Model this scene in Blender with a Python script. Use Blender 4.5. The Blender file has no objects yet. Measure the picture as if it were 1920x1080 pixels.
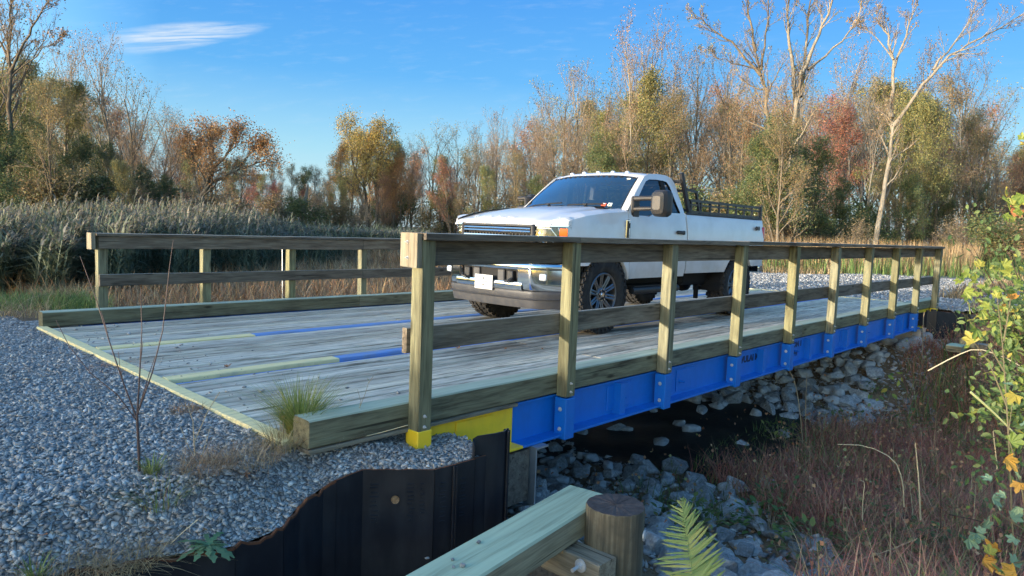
import bpy, math, random
import numpy as np
from mathutils import Vector, Matrix, noise as mnoise
SC = bpy.context.scene
COL = SC.collection
R = math.radians
PI = math.pi

# ------------------------------------------------------------------ camera
cam_d = bpy.data.cameras.new('camera')
cam = bpy.data.objects.new('camera', cam_d); COL.objects.link(cam); SC.camera = cam
cam_d.sensor_width = 36.0
cam_d.lens = 1310.155 / 1920.0 * 36.0
cam_d.clip_start = 0.05; cam_d.clip_end = 3000
RI = Vector((0.68538517, -0.72721756, 0.03744052)); UP = Vector((0.0367691, 0.08591331, 0.99562389)); FW = Vector((0.72725181, 0.6810092, -0.08562285))
EYE = Vector((-2.55431, -3.09861, 1.19140))
cam.matrix_world = Matrix(((RI.x, UP.x, -FW.x, EYE.x), (RI.y, UP.y, -FW.y, EYE.y), (RI.z, UP.z, -FW.z, EYE.z), (0, 0, 0, 1)))

# ------------------------------------------------------------------ sky, sun, exposure
SUN_AZ = math.atan2(1.0, -5.0)      # direction towards the sun, low and ahead of the truck's nose
SUN_EL = R(5.0)
world = bpy.data.worlds.new('World'); SC.world = world; world.use_nodes = True
wn = world.node_tree; wn.nodes.clear()
def N(nt, typ, **kw):
    n = nt.nodes.new(typ)
    for k, v in kw.items():
        if k in n.inputs.keys() if isinstance(k, str) else False: n.inputs[k].default_value = v
        else: setattr(n, k, v)
    return n
wout = wn.nodes.new('ShaderNodeOutputWorld'); wbg = wn.nodes.new('ShaderNodeBackground')
sky = wn.nodes.new('ShaderNodeTexSky'); sky.sky_type = 'NISHITA'; sky.sun_disc = False
sky.sun_elevation = SUN_EL; sky.sun_rotation = PI/2 - SUN_AZ
sky.air_density = 1.0; sky.dust_density = 1.2; sky.ozone_density = 2.0; sky.altitude = 50
hsv = wn.nodes.new('ShaderNodeHueSaturation'); hsv.inputs['Saturation'].default_value = 1.15; hsv.inputs['Value'].default_value = 1.0
wn.links.new(sky.outputs[0], hsv.inputs['Color'])
# one thin cirrus cloud, placed by direction
tc = wn.nodes.new('ShaderNodeTexCoord')
def raydir(u, v):
    d = FW + RI*((u-960)/1310.155) - UP*((v-540)/1310.155); return d.normalized()
c0 = raydir(352, 66); cr_ = (raydir(480, 60) - raydir(225, 72)).normalized(); cu_ = cr_.cross(c0).normalized(); cu_ = -cu_ if cu_.z < 0 else cu_
def dot(vec):
    n = wn.nodes.new('ShaderNodeVectorMath'); n.operation = 'DOT_PRODUCT'; wn.links.new(tc.outputs['Generated'], n.inputs[0]); n.inputs[1].default_value = vec; return n.outputs['Value']
def mth(op, a, b=None, c=None, clamp=False, nt=None):
    nt = nt or wn
    n = nt.nodes.new('ShaderNodeMath'); n.operation = op; n.use_clamp = clamp
    for i, x in enumerate((a, b, c)):
        if x is None: continue
        if isinstance(x, (int, float)): n.inputs[i].default_value = x
        else: nt.links.new(x, n.inputs[i])
    return n.outputs[0]
cx = mth('SUBTRACT', dot(cr_), cr_.dot(c0)); cy = mth('SUBTRACT', dot(cu_), cu_.dot(c0))
cx = mth('DIVIDE', cx, 0.105); 
cy = mth('DIVIDE', mth('SUBTRACT', cy, mth('MULTIPLY', mth('MULTIPLY', cx, cx), 0.0)), 0.0235)
comb = wn.nodes.new('ShaderNodeCombineXYZ'); wn.links.new(cx, comb.inputs[0]); wn.links.new(cy, comb.inputs[1])
nz = wn.nodes.new('ShaderNodeTexNoise'); nz.inputs['Scale'].default_value = 1.0; nz.inputs['Detail'].default_value = 7; nz.inputs['Roughness'].default_value = .6; nz.inputs['Distortion'].default_value = 1.1
mp = wn.nodes.new('ShaderNodeMapping'); mp.inputs['Scale'].default_value = (.62, 2.1, 1); mp.inputs['Rotation'].default_value = (0, 0, .10); mp.inputs['Location'].default_value = (5.3, 2.7, 0)
wn.links.new(comb.outputs[0], mp.inputs[0]); wn.links.new(mp.outputs[0], nz.inputs[0])
taper = mth('MULTIPLY_ADD', cx, -0.28, 0.72)     # blunt on the left, drawn out on the right
cyt = mth('DIVIDE', mth('SUBTRACT', cy, mth('MULTIPLY', cx, 0.30)), mth('MAXIMUM', taper, 0.15))
r2 = mth('ADD', mth('MULTIPLY', cx, cx), mth('MULTIPLY', cyt, cyt))
mask = mth('SUBTRACT', 1.0, r2, clamp=True)
nzb = wn.nodes.new('ShaderNodeTexNoise'); nzb.inputs['Scale'].default_value = 2.2; nzb.inputs['Detail'].default_value = 6; nzb.inputs['Roughness'].default_value = .65; wn.links.new(comb.outputs[0], nzb.inputs[0])
edge = mth('MULTIPLY_ADD', mth('SUBTRACT', nzb.outputs['Fac'], 0.5), 1.3, 0.0)
mk = mth('POWER', mth('ADD', mask, mth('MULTIPLY', edge, 0.6), clamp=True), 1.25)
cl = mth('MULTIPLY', mth('MULTIPLY', mk, 1.5), mth('MULTIPLY_ADD', mth('SUBTRACT', nz.outputs['Fac'], 0.42), 3.0, 0.45, clamp=True), clamp=True)
# faint veils low in the sky
sep = wn.nodes.new('ShaderNodeSeparateXYZ'); wn.links.new(tc.outputs['Generated'], sep.inputs[0])
hz = mth('POWER', mth('SUBTRACT', 1.0, mth('MULTIPLY', mth('ABSOLUTE', sep.outputs[2]), 2.9, clamp=True), clamp=True), 2.0)
sunh = dot(Vector((math.cos(SUN_AZ), math.sin(SUN_AZ), 0.0))); away = mth('SUBTRACT', 1.0, mth('DIVIDE', mth('ADD', sunh, 0.15), 0.5, clamp=True))
hz = mth('MULTIPLY', hz, away)
mixc = wn.nodes.new('ShaderNodeMix'); mixc.data_type = 'RGBA'
EXPO = 2.8
gr = wn.nodes.new('ShaderNodeValToRGB'); el = gr.color_ramp.elements; kx = 1.0/(0.15*2**EXPO)
for i, (pz, c) in enumerate([(0.0, (.62, .84, .95)), (.10, (.33, .66, .88)), (.20, (.085, .40, .87)), (.34, (.035, .27, .82)), (.7, (.08, .28, .66)), (1.0, (.09, .28, .60))]):
    e = el[i] if i < 2 else el.new(pz); e.position = pz; e.color = (*[q*.25 for q in c], 1)
wn.links.new(mth('ABSOLUTE', sep.outputs[2]), gr.inputs[0])
sc_ = wn.nodes.new('ShaderNodeVectorMath'); sc_.operation = 'SCALE'; sc_.inputs['Scale'].default_value = 4*kx; wn.links.new(gr.outputs[0], sc_.inputs[0])
mixh = wn.nodes.new('ShaderNodeMix'); mixh.data_type = 'RGBA'; wn.links.new(mth('MULTIPLY', away, 0.92), mixh.inputs['Factor']); wn.links.new(hsv.outputs[0], mixh.inputs[6]); wn.links.new(sc_.outputs[0], mixh.inputs[7])
wn.links.new(mth('MULTIPLY', cl, 0.8), mixc.inputs['Factor']); wn.links.new(mixh.outputs[2], mixc.inputs[6]); mixc.inputs[7].default_value = (.80*kx, .90*kx, 1.0*kx, 1)
wn.links.new(mixc.outputs[2], wbg.inputs['Color']); wbg.inputs['Strength'].default_value = 0.15
wn.links.new(wbg.outputs[0], wout.inputs[0])

sun_d = bpy.data.lights.new('sun', 'SUN'); sun_d.energy = 1.3; sun_d.angle = R(0.6); sun_d.color = (1.0, 0.90, 0.74)
sun = bpy.data.objects.new('sun', sun_d); COL.objects.link(sun)
sdir = Vector((math.cos(SUN_AZ)*math.cos(SUN_EL), math.sin(SUN_AZ)*math.cos(SUN_EL), math.sin(SUN_EL)))
sun.rotation_euler = (-sdir).to_track_quat('-Z', 'Y').to_euler(); sun.location = (-20, 10, 20)
SC.view_settings.view_transform = 'Standard'; SC.view_settings.look = 'None'; SC.view_settings.gamma = 1.0
SC.view_settings.exposure = EXPO
SC.view_settings.use_curve_mapping = False
SC.render.engine = 'CYCLES'

# ------------------------------------------------------------------ object helpers
def tag(o, label=None, cat=None, group=None, kind=None):
    if label: o['label'] = label
    if cat: o['category'] = cat
    if group: o['group'] = group
    if kind: o['kind'] = kind
    return o
def thing(name, label, cat, loc=(0, 0, 0), rz=0.0, group=None):
    o = bpy.data.objects.new(name, None); COL.objects.link(o); o.location = loc; o.rotation_euler = (0, 0, rz); o.empty_display_size = .2
    return tag(o, label, cat, group)
def link(name, me, parent=None, loc=None, rot=None, scale=None):
    o = bpy.data.objects.new(name, me); COL.objects.link(o)
    if parent: o.parent = parent
    if loc is not None: o.location = loc
    if rot is not None: o.rotation_euler = rot
    if scale is not None: o.scale = scale
    return o
def fast_mesh(name, V, F, mat=None, smooth=False, mats=None, midx=None):
    """V (n,3) array, F (m,k) array of equal-size faces, or a list of such arrays"""
    me = bpy.data.meshes.new(name)
    V = np.ascontiguousarray(V, dtype=np.float32)
    Fs = F if isinstance(F, list) else [F]
    Fs = [np.asarray(f, dtype=np.int32) for f in Fs if len(f)]
    loops = np.concatenate([f.ravel() for f in Fs]); sizes = np.concatenate([np.full(len(f), f.shape[1], dtype=np.int32) for f in Fs])
    starts = np.concatenate([[0], np.cumsum(sizes)[:-1]]).astype(np.int32)
    me.vertices.add(len(V)); me.vertices.foreach_set('co', V.ravel())
    me.loops.add(len(loops)); me.loops.foreach_set('vertex_index', loops)
    me.polygons.add(len(sizes)); me.polygons.foreach_set('loop_start', starts)
    try: me.polygons.foreach_set('loop_total', sizes)
    except Exception: pass
    if smooth: me.polygons.foreach_set('use_smooth', np.ones(len(sizes), dtype=bool))
    if midx is not None: me.polygons.foreach_set('material_index', np.asarray(midx, dtype=np.int32))
    me.update(calc_edges=True); me.validate()
    for m in (mats or ([mat] if mat else [])): me.materials.append(m)
    return me
class MB:
    """collects simple shapes into one mesh"""
    def __init__(s): s.v = []; s.f = []; s.m = []; s.cur = 0
    def add(s, vs, fs):
        o = len(s.v); s.v += [tuple(v) for v in vs]; s.f += [tuple(i+o for i in f) for f in fs]; s.m += [s.cur]*len(fs)
    def box(s, c, d, rot=None, bev=0.0):
        x, y, z = (d[0]/2, d[1]/2, d[2]/2)
        if bev <= 0:
            vs = [Vector((sx*x, sy*y, sz*z)) for sx in (-1, 1) for sy in (-1, 1) for sz in (-1, 1)]
            fs = [(0, 1, 3, 2), (4, 6, 7, 5), (0, 4, 5, 1), (2, 3, 7, 6), (0, 2, 6, 4), (1, 5, 7, 3)]
        else:
            b = min(bev, x*.9, y*.9, z*.9); vs = []; idx = {}
            for sx in (-1, 1):
                for sy in (-1, 1):
                    for sz in (-1, 1):
                        for ax in range(3):
                            p = [sx*(x-b), sy*(y-b), sz*(z-b)]; p[ax] = (sx*x, sy*y, sz*z)[ax]
                            idx[(sx, sy, sz, ax)] = len(vs); vs.append(Vector(p))
            fs = []
            for ax in range(3):
                a1, a2 = [a for a in range(3) if a != ax]
                for sg in (-1, 1):
                    q = []
                    for (p1, p2) in ((-1, -1), (1, -1), (1, 1), (-1, 1)):
                        k = [0, 0, 0]; k[ax] = sg; k[a1] = p1; k[a2] = p2; q.append(idx[(k[0], k[1], k[2], ax)])
                    if (sg > 0) == (ax == 1): q.reverse()
                    fs.append(tuple(q))
            for ax in range(3):      # edge strips running along ax
                a1, a2 = [a for a in range(3) if a != ax]
                for p1 in (-1, 1):
                    for p2 in (-1, 1):
                        def K(e, w):
                            k = [0, 0, 0]; k[ax] = e; k[a1] = p1; k[a2] = p2; return idx[(k[0], k[1], k[2], w)]
                        fs.append((K(-1, a1), K(1, a1), K(1, a2), K(-1, a2)))
            for sx in (-1, 1):
                for sy in (-1, 1):
                    for sz in (-1, 1): fs.append(tuple(idx[(sx, sy, sz, a)] for a in range(3)))
        if rot is not None: vs = [rot @ v for v in vs]
        c = Vector(c); s.add([v+c for v in vs], fs)
    def tube(s, pts, rad, n=8, caps=True):
        pts = [Vector(p) for p in pts]; rad = rad if isinstance(rad, (list, tuple)) else [rad]*len(pts)
        base = len(s.v); prev = None; vs = []
        for i, p in enumerate(pts):
            t = (pts[min(i+1, len(pts)-1)]-pts[max(i-1, 0)]).normalized()
            a = prev if prev is not None else (Vector((0, 0, 1)) if abs(t.z) < .9 else Vector((1, 0, 0)))
            a = (a - t*a.dot(t)).normalized(); prev = a; b = t.cross(a)
            for k in range(n):
                th = 2*PI*k/n; vs.append(p+(a*math.cos(th)+b*math.sin(th))*rad[i])
        fs = [(i*n+k, i*n+(k+1) % n, (i+1)*n+(k+1) % n, (i+1)*n+k) for i in range(len(pts)-1) for k in range(n)]
        if caps: fs += [tuple(range(n-1, -1, -1)), tuple(range((len(pts)-1)*n, len(pts)*n))]
        s.add(vs, fs)
    def cyl(s, a, b, r, n=16, r2=None): s.tube([a, b], [r, r if r2 is None else r2], n)
    def lathe(s, prof, c, axis='y', n=32, a0=0, a1=2*PI):
        """prof list of (r, h) ; axis direction"""
        c = Vector(c); vs = []; full = abs(a1-a0-2*PI) < 1e-6; m = n if full else n+1
        for (r, h) in prof:
            for k in range(m):
                th = a0+(a1-a0)*k/n; u, v = r*math.cos(th), r*math.sin(th)
                vs.append(c+Vector({'y': (u, h, v), 'z': (u, v, h), 'x': (h, u, v)}[axis]))
        fs = []
        for i in range(len(prof)-1):
            for k in range(n):
                k2 = (k+1) % m if full else k+1
                fs.append((i*m+k, i*m+k2, (i+1)*m+k2, (i+1)*m+k))
        s.add(vs, fs)
    def grid(s, P):
        """P rows of points"""
        nr, nc = len(P), len(P[0]); s.add([p for r in P for p in r], [(i*nc+j, i*nc+j+1, (i+1)*nc+j+1, (i+1)*nc+j) for i in range(nr-1) for j in range(nc-1)])
    def ring(s, A, B):
        n = len(A); s.add(list(A)+list(B), [(i, (i+1) % n, n+(i+1) % n, n+i) for i in range(n)])
    def poly(s, P): s.add(P, [tuple(range(len(P)))])
    def mesh(s, name, mats, smooth=False, origin=(0, 0, 0)):
        me = bpy.data.meshes.new(name); o = Vector(origin)
        me.from_pydata([Vector(v)-o for v in s.v], [], s.f)
        mats = mats if isinstance(mats, (list, tuple)) else [mats]
        for m in mats: me.materials.append(m)
        if len(mats) > 1: me.polygons.foreach_set('material_index', s.m)
        import bmesh
        bm = bmesh.new(); bm.from_mesh(me); bmesh.ops.recalc_face_normals(bm, faces=bm.faces[:]); bm.to_mesh(me); bm.free()
        if smooth:
            me.polygons.foreach_set('use_smooth', [True]*len(me.polygons))
            try: me.set_sharp_from_angle(angle=R(smooth if smooth > 1 else 38))
            except Exception: pass
        me.update(); return me
    def build(s, name, mats, parent=None, smooth=False, origin=None, label=None):
        """part whose vertices were given in world coordinates; origin = the parent's location"""
        o = Vector(origin) if origin is not None else (Vector(parent.location) if parent else Vector((0, 0, 0)))
        ob = link(name, s.mesh(name, mats, smooth, o), parent)
        if label: ob['label'] = label
        return ob

# ------------------------------------------------------------------ material helpers
def newmat(name):
    m = bpy.data.materials.new(name); m.use_nodes = True; nt = m.node_tree; nt.nodes.clear()
    out = nt.nodes.new('ShaderNodeOutputMaterial'); b = nt.nodes.new('ShaderNodeBsdfPrincipled'); nt.links.new(b.outputs[0], out.inputs[0])
    return m, nt, b
def lk(nt, a, b): nt.links.new(a, b)
def noise(nt, vec, scale, detail=4, rough=.55, dist=0.0):
    n = nt.nodes.new('ShaderNodeTexNoise'); n.inputs['Scale'].default_value = scale; n.inputs['Detail'].default_value = detail; n.inputs['Roughness'].default_value = rough; n.inputs['Distortion'].default_value = dist
    if vec is not None: nt.links.new(vec, n.inputs['Vector'])
    return n.outputs['Fac']
def ramp(nt, fac, stops, interp='LINEAR'):
    n = nt.nodes.new('ShaderNodeValToRGB'); n.color_ramp.interpolation = interp; e = n.color_ramp.elements
    while len(e) > 1: e.remove(e[-1])
    e[0].position = stops[0][0]; e[0].color = (*stops[0][1], 1)
    for p, c in stops[1:]:
        k = e.new(p); k.color = (*c, 1)
    nt.links.new(fac, n.inputs[0]); return n.outputs[0]
def mixc3(nt, fac, a, b, mode='MIX'):
    n = nt.nodes.new('ShaderNodeMix'); n.data_type = 'RGBA'; n.blend_type = mode
    for s_, x in ((n.inputs['Factor'], fac), (n.inputs[6], a), (n.inputs[7], b)):
        if isinstance(x, (int, float)): s_.default_value = x
        elif isinstance(x, tuple): s_.default_value = (*x, 1)
        else: nt.links.new(x, s_)
    return n.outputs[2]
def mapping(nt, vec, scale=(1, 1, 1), loc=(0, 0, 0)):
    n = nt.nodes.new('ShaderNodeMapping'); n.inputs['Scale'].default_value = scale; n.inputs['Location'].default_value = loc; nt.links.new(vec, n.inputs[0]); return n.outputs[0]
def bump(nt, b, height, strength=.3, dist=.01):
    n = nt.nodes.new('ShaderNodeBump'); n.inputs['Strength'].default_value = strength; n.inputs['Distance'].default_value = dist
    nt.links.new(height, n.inputs['Height']); nt.links.new(n.outputs[0], b.inputs['Normal'])
def texco(nt, which='Object'): return nt.nodes.new('ShaderNodeTexCoord').outputs[which]
def objrand(nt): return nt.nodes.new('ShaderNodeObjectInfo').outputs['Random']
def geopos(nt): return nt.nodes.new('ShaderNodeNewGeometry').outputs['Position']

def wood(name, pale, mid, dark, grain=1.0, rough=.85, knots=.5, topgreen=None, rnd=.35):
    """timber with the grain along local X; paler and darker streaks, knots, checks"""
    m, nt, b = newmat(name)
    co = texco(nt, 'Object'); r = objrand(nt)
    off = nt.nodes.new('ShaderNodeCombineXYZ'); lk(nt, mth('MULTIPLY', r, 37.0, nt=nt), off.inputs[0]); lk(nt, mth('MULTIPLY', r, 91.0, nt=nt), off.inputs[1]); lk(nt, mth('MULTIPLY', r, 53.0, nt=nt), off.inputs[2])
    add = nt.nodes.new('ShaderNodeVectorMath'); lk(nt, co, add.inputs[0]); lk(nt, off.outputs[0], add.inputs[1]); p = add.outputs[0]
    g1 = noise(nt, mapping(nt, p, (2.6*grain, 24*grain, 24*grain)), 1.0, 5, .6, .35)
    g2 = noise(nt, mapping(nt, p, (7*grain, 140*grain, 140*grain)), 1.0, 2, .5)
    blot = noise(nt, mapping(nt, p, (1.3, 5, 5)), 1.0, 3, .55)
    col = ramp(nt, g1, [(.28, dark), (.46, mid), (.62, pale), (.8, pale)])
    col = mixc3(nt, mth('MULTIPLY', mth('SUBTRACT', blot, .38, nt=nt), 1.6, nt=nt, clamp=True), col, mixc3(nt, .5, col, mid), 'MIX')
    fine = ramp(nt, g2, [(.3, (.55, .55, .55)), (.6, (1.08, 1.08, 1.08))])
    col = mixc3(nt, .55, col, fine, 'MULTIPLY')
    # knots
    vor = nt.nodes.new('ShaderNodeTexVoronoi'); vor.inputs['Scale'].default_value = 1.0; lk(nt, mapping(nt, p, (2.2, 7.5, 7.5)), vor.inputs['Vector'])
    kn = ramp(nt, vor.outputs['Distance'], [(0, (1, 1, 1)), (.07, (.8, .8, .8)), (.15, (0, 0, 0))])
    col = mixc3(nt, mth('MULTIPLY', kn, min(1, knots*1.5), nt=nt), col, tuple(c*.5 for c in dark), 'MIX')
    # long checks
    ck = noise(nt, mapping(nt, p, (.8, 60, 60)), 1.0, 1, .4)
    ckm = ramp(nt, ck, [(.0, (1, 1, 1)), (.27, (1, 1, 1)), (.31, (0, 0, 0))])
    col = mixc3(nt, mth('MULTIPLY', ckm, .75, nt=nt), col, tuple(c*.25 for c in dark), 'MIX')
    tint = nt.nodes.new('ShaderNodeHueSaturation'); lk(nt, col, tint.inputs['Color']); lk(nt, mth('MULTIPLY_ADD', r, rnd, 1-rnd/2, nt=nt), tint.inputs['Value'])
    r2 = mth('FRACT', mth('MULTIPLY', r, 17.3, nt=nt), nt=nt); lk(nt, mth('MULTIPLY_ADD', r2, .3, .85, nt=nt), tint.inputs['Saturation'])
    lk(nt, tint.outputs[0], b.inputs['Base Color']); b.inputs['Roughness'].default_value = rough
    b.inputs['Specular IOR Level'].default_value = .25
    h = mth('ADD', mth('MULTIPLY', g1, .5, nt=nt), mth('SUBTRACT', mth('MULTIPLY', g2, .4, nt=nt), ckm, nt=nt), nt=nt)
    bump(nt, b, h, .55, .006)
    return m
def paint(name, col, rough=.4, metal=0, dirt=.25, scale=9.0, coat=0.0, bumpy=.12, spec=.5, dirtcol=(.08, .07, .055)):
    m, nt, b = newmat(name); p = texco(nt, 'Object')
    n1 = noise(nt, p, scale, 6, .65); n2 = noise(nt, mapping(nt, p, (3, 3, .6)), 4.0, 4, .6)
    f = mth('MULTIPLY', ramp(nt, mth('MULTIPLY', n1, n2, nt=nt), [(.2, (0, 0, 0)), (.42, (1, 1, 1))]), dirt, nt=nt)
    c = mixc3(nt, f, col, dirtcol); lk(nt, c, b.inputs['Base Color'])
    lk(nt, mth('MULTIPLY_ADD', n1, .3, rough-.12, nt=nt), b.inputs['Roughness']); b.inputs['Metallic'].default_value = metal
    b.inputs['Coat Weight'].default_value = coat; b.inputs['Coat Roughness'].default_value = .04; b.inputs['Specular IOR Level'].default_value = spec
    if bumpy: bump(nt, b, noise(nt, p, scale*5, 3), bumpy, .004)
    return m
def flat(name, col, rough=.5, metal=0, coat=0.0, emis=0, spec=.5, trans=0):
    m, nt, b = newmat(name); b.inputs['Base Color'].default_value = (*col, 1); b.inputs['Roughness'].default_value = rough; b.inputs['Metallic'].default_value = metal
    b.inputs['Coat Weight'].default_value = coat; b.inputs['Specular IOR Level'].default_value = spec; b.inputs['Transmission Weight'].default_value = trans
    return m
def leafy(name, stops, rough=.6, transl=.35, vary=.25, big=None):
    """leaf or blade material: every island gets its own hue from the ramp"""
    m, nt, b = newmat(name); g = nt.nodes.new('ShaderNodeNewGeometry')
    ri = g.outputs['Random Per Island']
    fac = ri
    if big:
        nn = noise(nt, g.outputs['Position'], big, 3, .5)
        fac = mth('ADD', mth('MULTIPLY', ri, .55, nt=nt), mth('MULTIPLY', mth('SUBTRACT', nn, .25, nt=nt), .95, nt=nt), nt=nt, clamp=True)
    col = ramp(nt, fac, stops)
    fr = mth('FRACT', mth('MULTIPLY', ri, 53.7, nt=nt), nt=nt)
    hs = nt.nodes.new('ShaderNodeHueSaturation'); lk(nt, col, hs.inputs['Color']); lk(nt, mth('MULTIPLY_ADD', fr, vary*2, 1-vary, nt=nt), hs.inputs['Value'])
    orr = objrand(nt); lk(nt, mth('MULTIPLY_ADD', orr, .05, .475, nt=nt), hs.inputs['Hue'])
    lk(nt, hs.outputs[0], b.inputs['Base Color']); b.inputs['Roughness'].default_value = rough; b.inputs['Specular IOR Level'].default_value = .3
    if transl:
        t = nt.nodes.new('ShaderNodeBsdfTranslucent'); lk(nt, hs.outputs[0], t.inputs[0]); mx = nt.nodes.new('ShaderNodeMixShader'); mx.inputs[0].default_value = transl
        out = [n for n in nt.nodes if n.type == 'OUTPUT_MATERIAL'][0]
        lk(nt, b.outputs[0], mx.inputs[1]); lk(nt, t.outputs[0], mx.inputs[2]); lk(nt, mx.outputs[0], out.inputs[0])
    return m
def smooth(a, b, x):
    t = np.clip((x-a)/(b-a), 0, 1); return t*t*(3-2*t)
# ================================================================== GROUND
WALL = [(-5.5, .10, -.19), (-3.0, .02, -.19), (-2.069, -.007, -.20), (-1.921, -.09, -.20), (-1.763, -.095, -.205), (-1.491, -.167, -.22), (-1.207, -.237, -.24), (-.961, -.202, -.24), (-.83, -.115, -.20), (-.656, -.047, -.17), (-.588, -.063, -.14), (-.426, -.066, -.12), (-.137, -.314, -.12), (.107, -.37, -.10), (.40, -.34, -.10)]
WX = np.array([w[0] for w in WALL]); WY = np.array([w[1] for w in WALL]); WZ = np.array([w[2] for w in WALL])
def nz2(x, y, s, seed=0.0):
    """cheap smooth noise, vectorised"""
    return (np.sin(x*s*1.13+seed)*np.cos(y*s*.97-seed*1.7)+np.sin(x*s*2.31+y*s*1.71+seed*2.3)*.5+np.cos(y*s*4.1-x*s*2.9+seed)*.25)/1.75
def G(x, y):
    """top of the gravel on the near bank"""
    x = np.asarray(x, float); y = np.asarray(y, float)
    wy = np.interp(x, WX, WY); wz = np.interp(x, WX, WZ)
    t = smooth(0, .36, y-wy); base = -.016-.03*smooth(-1.2, -4, x) + .008*nz2(x, y, 1.6)
    corner = -.11*smooth(-.5, .1, x)*smooth(.5, .1, y)
    z = (wz-.005)*(1-t)+(base+corner)*t
    return z + .006*nz2(x, y, 9.0, 3.)
def H(x, y):
    """terrain"""
    x = np.asarray(x, float); y = np.asarray(y, float)
    wy = np.interp(x, WX, WY)
    # channel along Y between the abutments
    fl = -1.50 + .10*nz2(x, y, .8, 1.) + .04*nz2(x, y, 3., 4.)
    near = smooth(3.1, .95, x); bankz = -.82 + .35*smooth(-1.2, -3.4, y)
    far = smooth(8.3, 11.9, x)
    z = fl*(1-near)*(1-far) + bankz*near + (-.50)*far
    # stream beyond the bridge opens into the marsh
    marsh = smooth(5.0, 7.2, y); z = z*(1-marsh) + (-.62+.05*nz2(x, y, .7, 2.))*marsh
    # near plateau (behind abutment and wing wall)
    pl = smooth(.52, .36, x)*smooth(.06, .22, y-wy)*(1-smooth(7.0, 11.0, y+.45*np.minimum(x, 0)*0))
    z = z*(1-pl) + (np.where((x < .4) & (y < 6.2), G(x, y)-.07, -.06))*pl
    # far plateau
    pf = smooth(12.0, 12.5, x)*smooth(-1.6, -.2, y) ; pf = np.maximum(pf, smooth(13.0, 17.0, x))
    zf = -.09 - .10*smooth(9., 16., y)
    z = z*(1-pf)+zf*pf
    r = np.hypot(x-6, y-4); z = z + smooth(40, 140, r)*1.0*(.5+.5*nz2(x, y, .02))
    return z
def Hf(x, y): return float(H(x, y))

def ground_mat():
    m, nt, b = newmat('soil_and_litter'); p = geopos(nt)
    n1 = noise(nt, p, .35, 5, .6); n2 = noise(nt, p, 6.0, 6, .7); n3 = noise(nt, p, 34.0, 4, .7)
    base = ramp(nt, n2, [(.3, (.06, .045, .03)), (.5, (.14, .10, .065)), (.66, (.22, .16, .10)), (.8, (.10, .11, .05))])
    dry = ramp(nt, n3, [(.3, (.12, .075, .04)), (.55, (.26, .175, .10)), (.75, (.33, .24, .14))])
    c = mixc3(nt, ramp(nt, n1, [(.42, (0, 0, 0)), (.58, (1, 1, 1))]), base, dry)
    lk(nt, c, b.inputs['Base Color']); b.inputs['Roughness'].default_value = .95; bump(nt, b, mth('ADD', n2, n3, nt=nt), .8, .04)
    return m
def gravel_mat(scale=42.0):
    m, nt, b = newmat('gravel_bed'); p = geopos(nt)
    v = nt.nodes.new('ShaderNodeTexVoronoi'); v.inputs['Scale'].default_value = scale; v.inputs['Randomness'].default_value = 1; lk(nt, mapping(nt, p, (1, 1, .5)), v.inputs['Vector'])
    v2 = nt.nodes.new('ShaderNodeTexVoronoi'); v2.feature = 'DISTANCE_TO_EDGE'; v2.inputs['Scale'].default_value = scale; lk(nt, mapping(nt, p, (1, 1, .5)), v2.inputs['Vector'])
    sp = nt.nodes.new('ShaderNodeSeparateColor'); lk(nt, v.outputs['Color'], sp.inputs[0])
    c = ramp(nt, sp.outputs[0], [(0, (.12, .12, .125)), (.4, (.26, .26, .26)), (.75, (.39, .385, .38)), (.93, (.54, .53, .52)), (1, (.70, .69, .66))])
    big = noise(nt, p, .8, 4, .6)
    c = mixc3(nt, mth('MULTIPLY', ramp(nt, big, [(.5, (0, 0, 0)), (.72, (1, 1, 1))]), .45, nt=nt), c, (.13, .10, .07))
    edge = ramp(nt, v2.outputs['Distance'], [(0, (.25, .25, .25)), (.12, (1, 1, 1))]); c = mixc3(nt, 1.0, c, edge, 'MULTIPLY')
    lk(nt, c, b.inputs['Base Color']); b.inputs['Roughness'].default_value = .75
    bump(nt, b, v2.outputs['Distance'], .9, .02)
    return m
M_GROUND = ground_mat(); M_GBED = gravel_mat()

def sheet(name, xs, ys, fn, mat, keep=None, kind='structure'):
    X, Y = np.meshgrid(xs, ys, indexing='ij'); Z = fn(X, Y)
    V = np.stack([X.ravel(), Y.ravel(), Z.ravel()], 1); nx, ny = len(xs), len(ys)
    i = np.arange(nx-1)[:, None]*ny+np.arange(ny-1)[None, :]; F = np.stack([i, i+ny, i+ny+1, i+1], -1).reshape(-1, 4)
    if keep is not None: F = F[keep(V[F].mean(1))]
    me = fast_mesh(name, V, F, mat, True); o = link(name, me); o['kind'] = kind; return o
def spaced(segs):
    out = []
    for a, b, s in segs: out += list(np.arange(a, b-1e-6, s))
    return np.array(out+[segs[-1][1]])
gx = spaced([(-60, -12, 3.0), (-12, -4, .5), (-4, 4.5, .09), (4.5, 14, .15), (14, 30, .5), (30, 160, 5)])
gy = spaced([(-40, -8, 2.0), (-8, -4, .4), (-4, 1.2, .09), (1.2, 8, .2), (8, 20, .5), (20, 170, 5)])
sheet('ground', gx, gy, H, M_GROUND)

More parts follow.
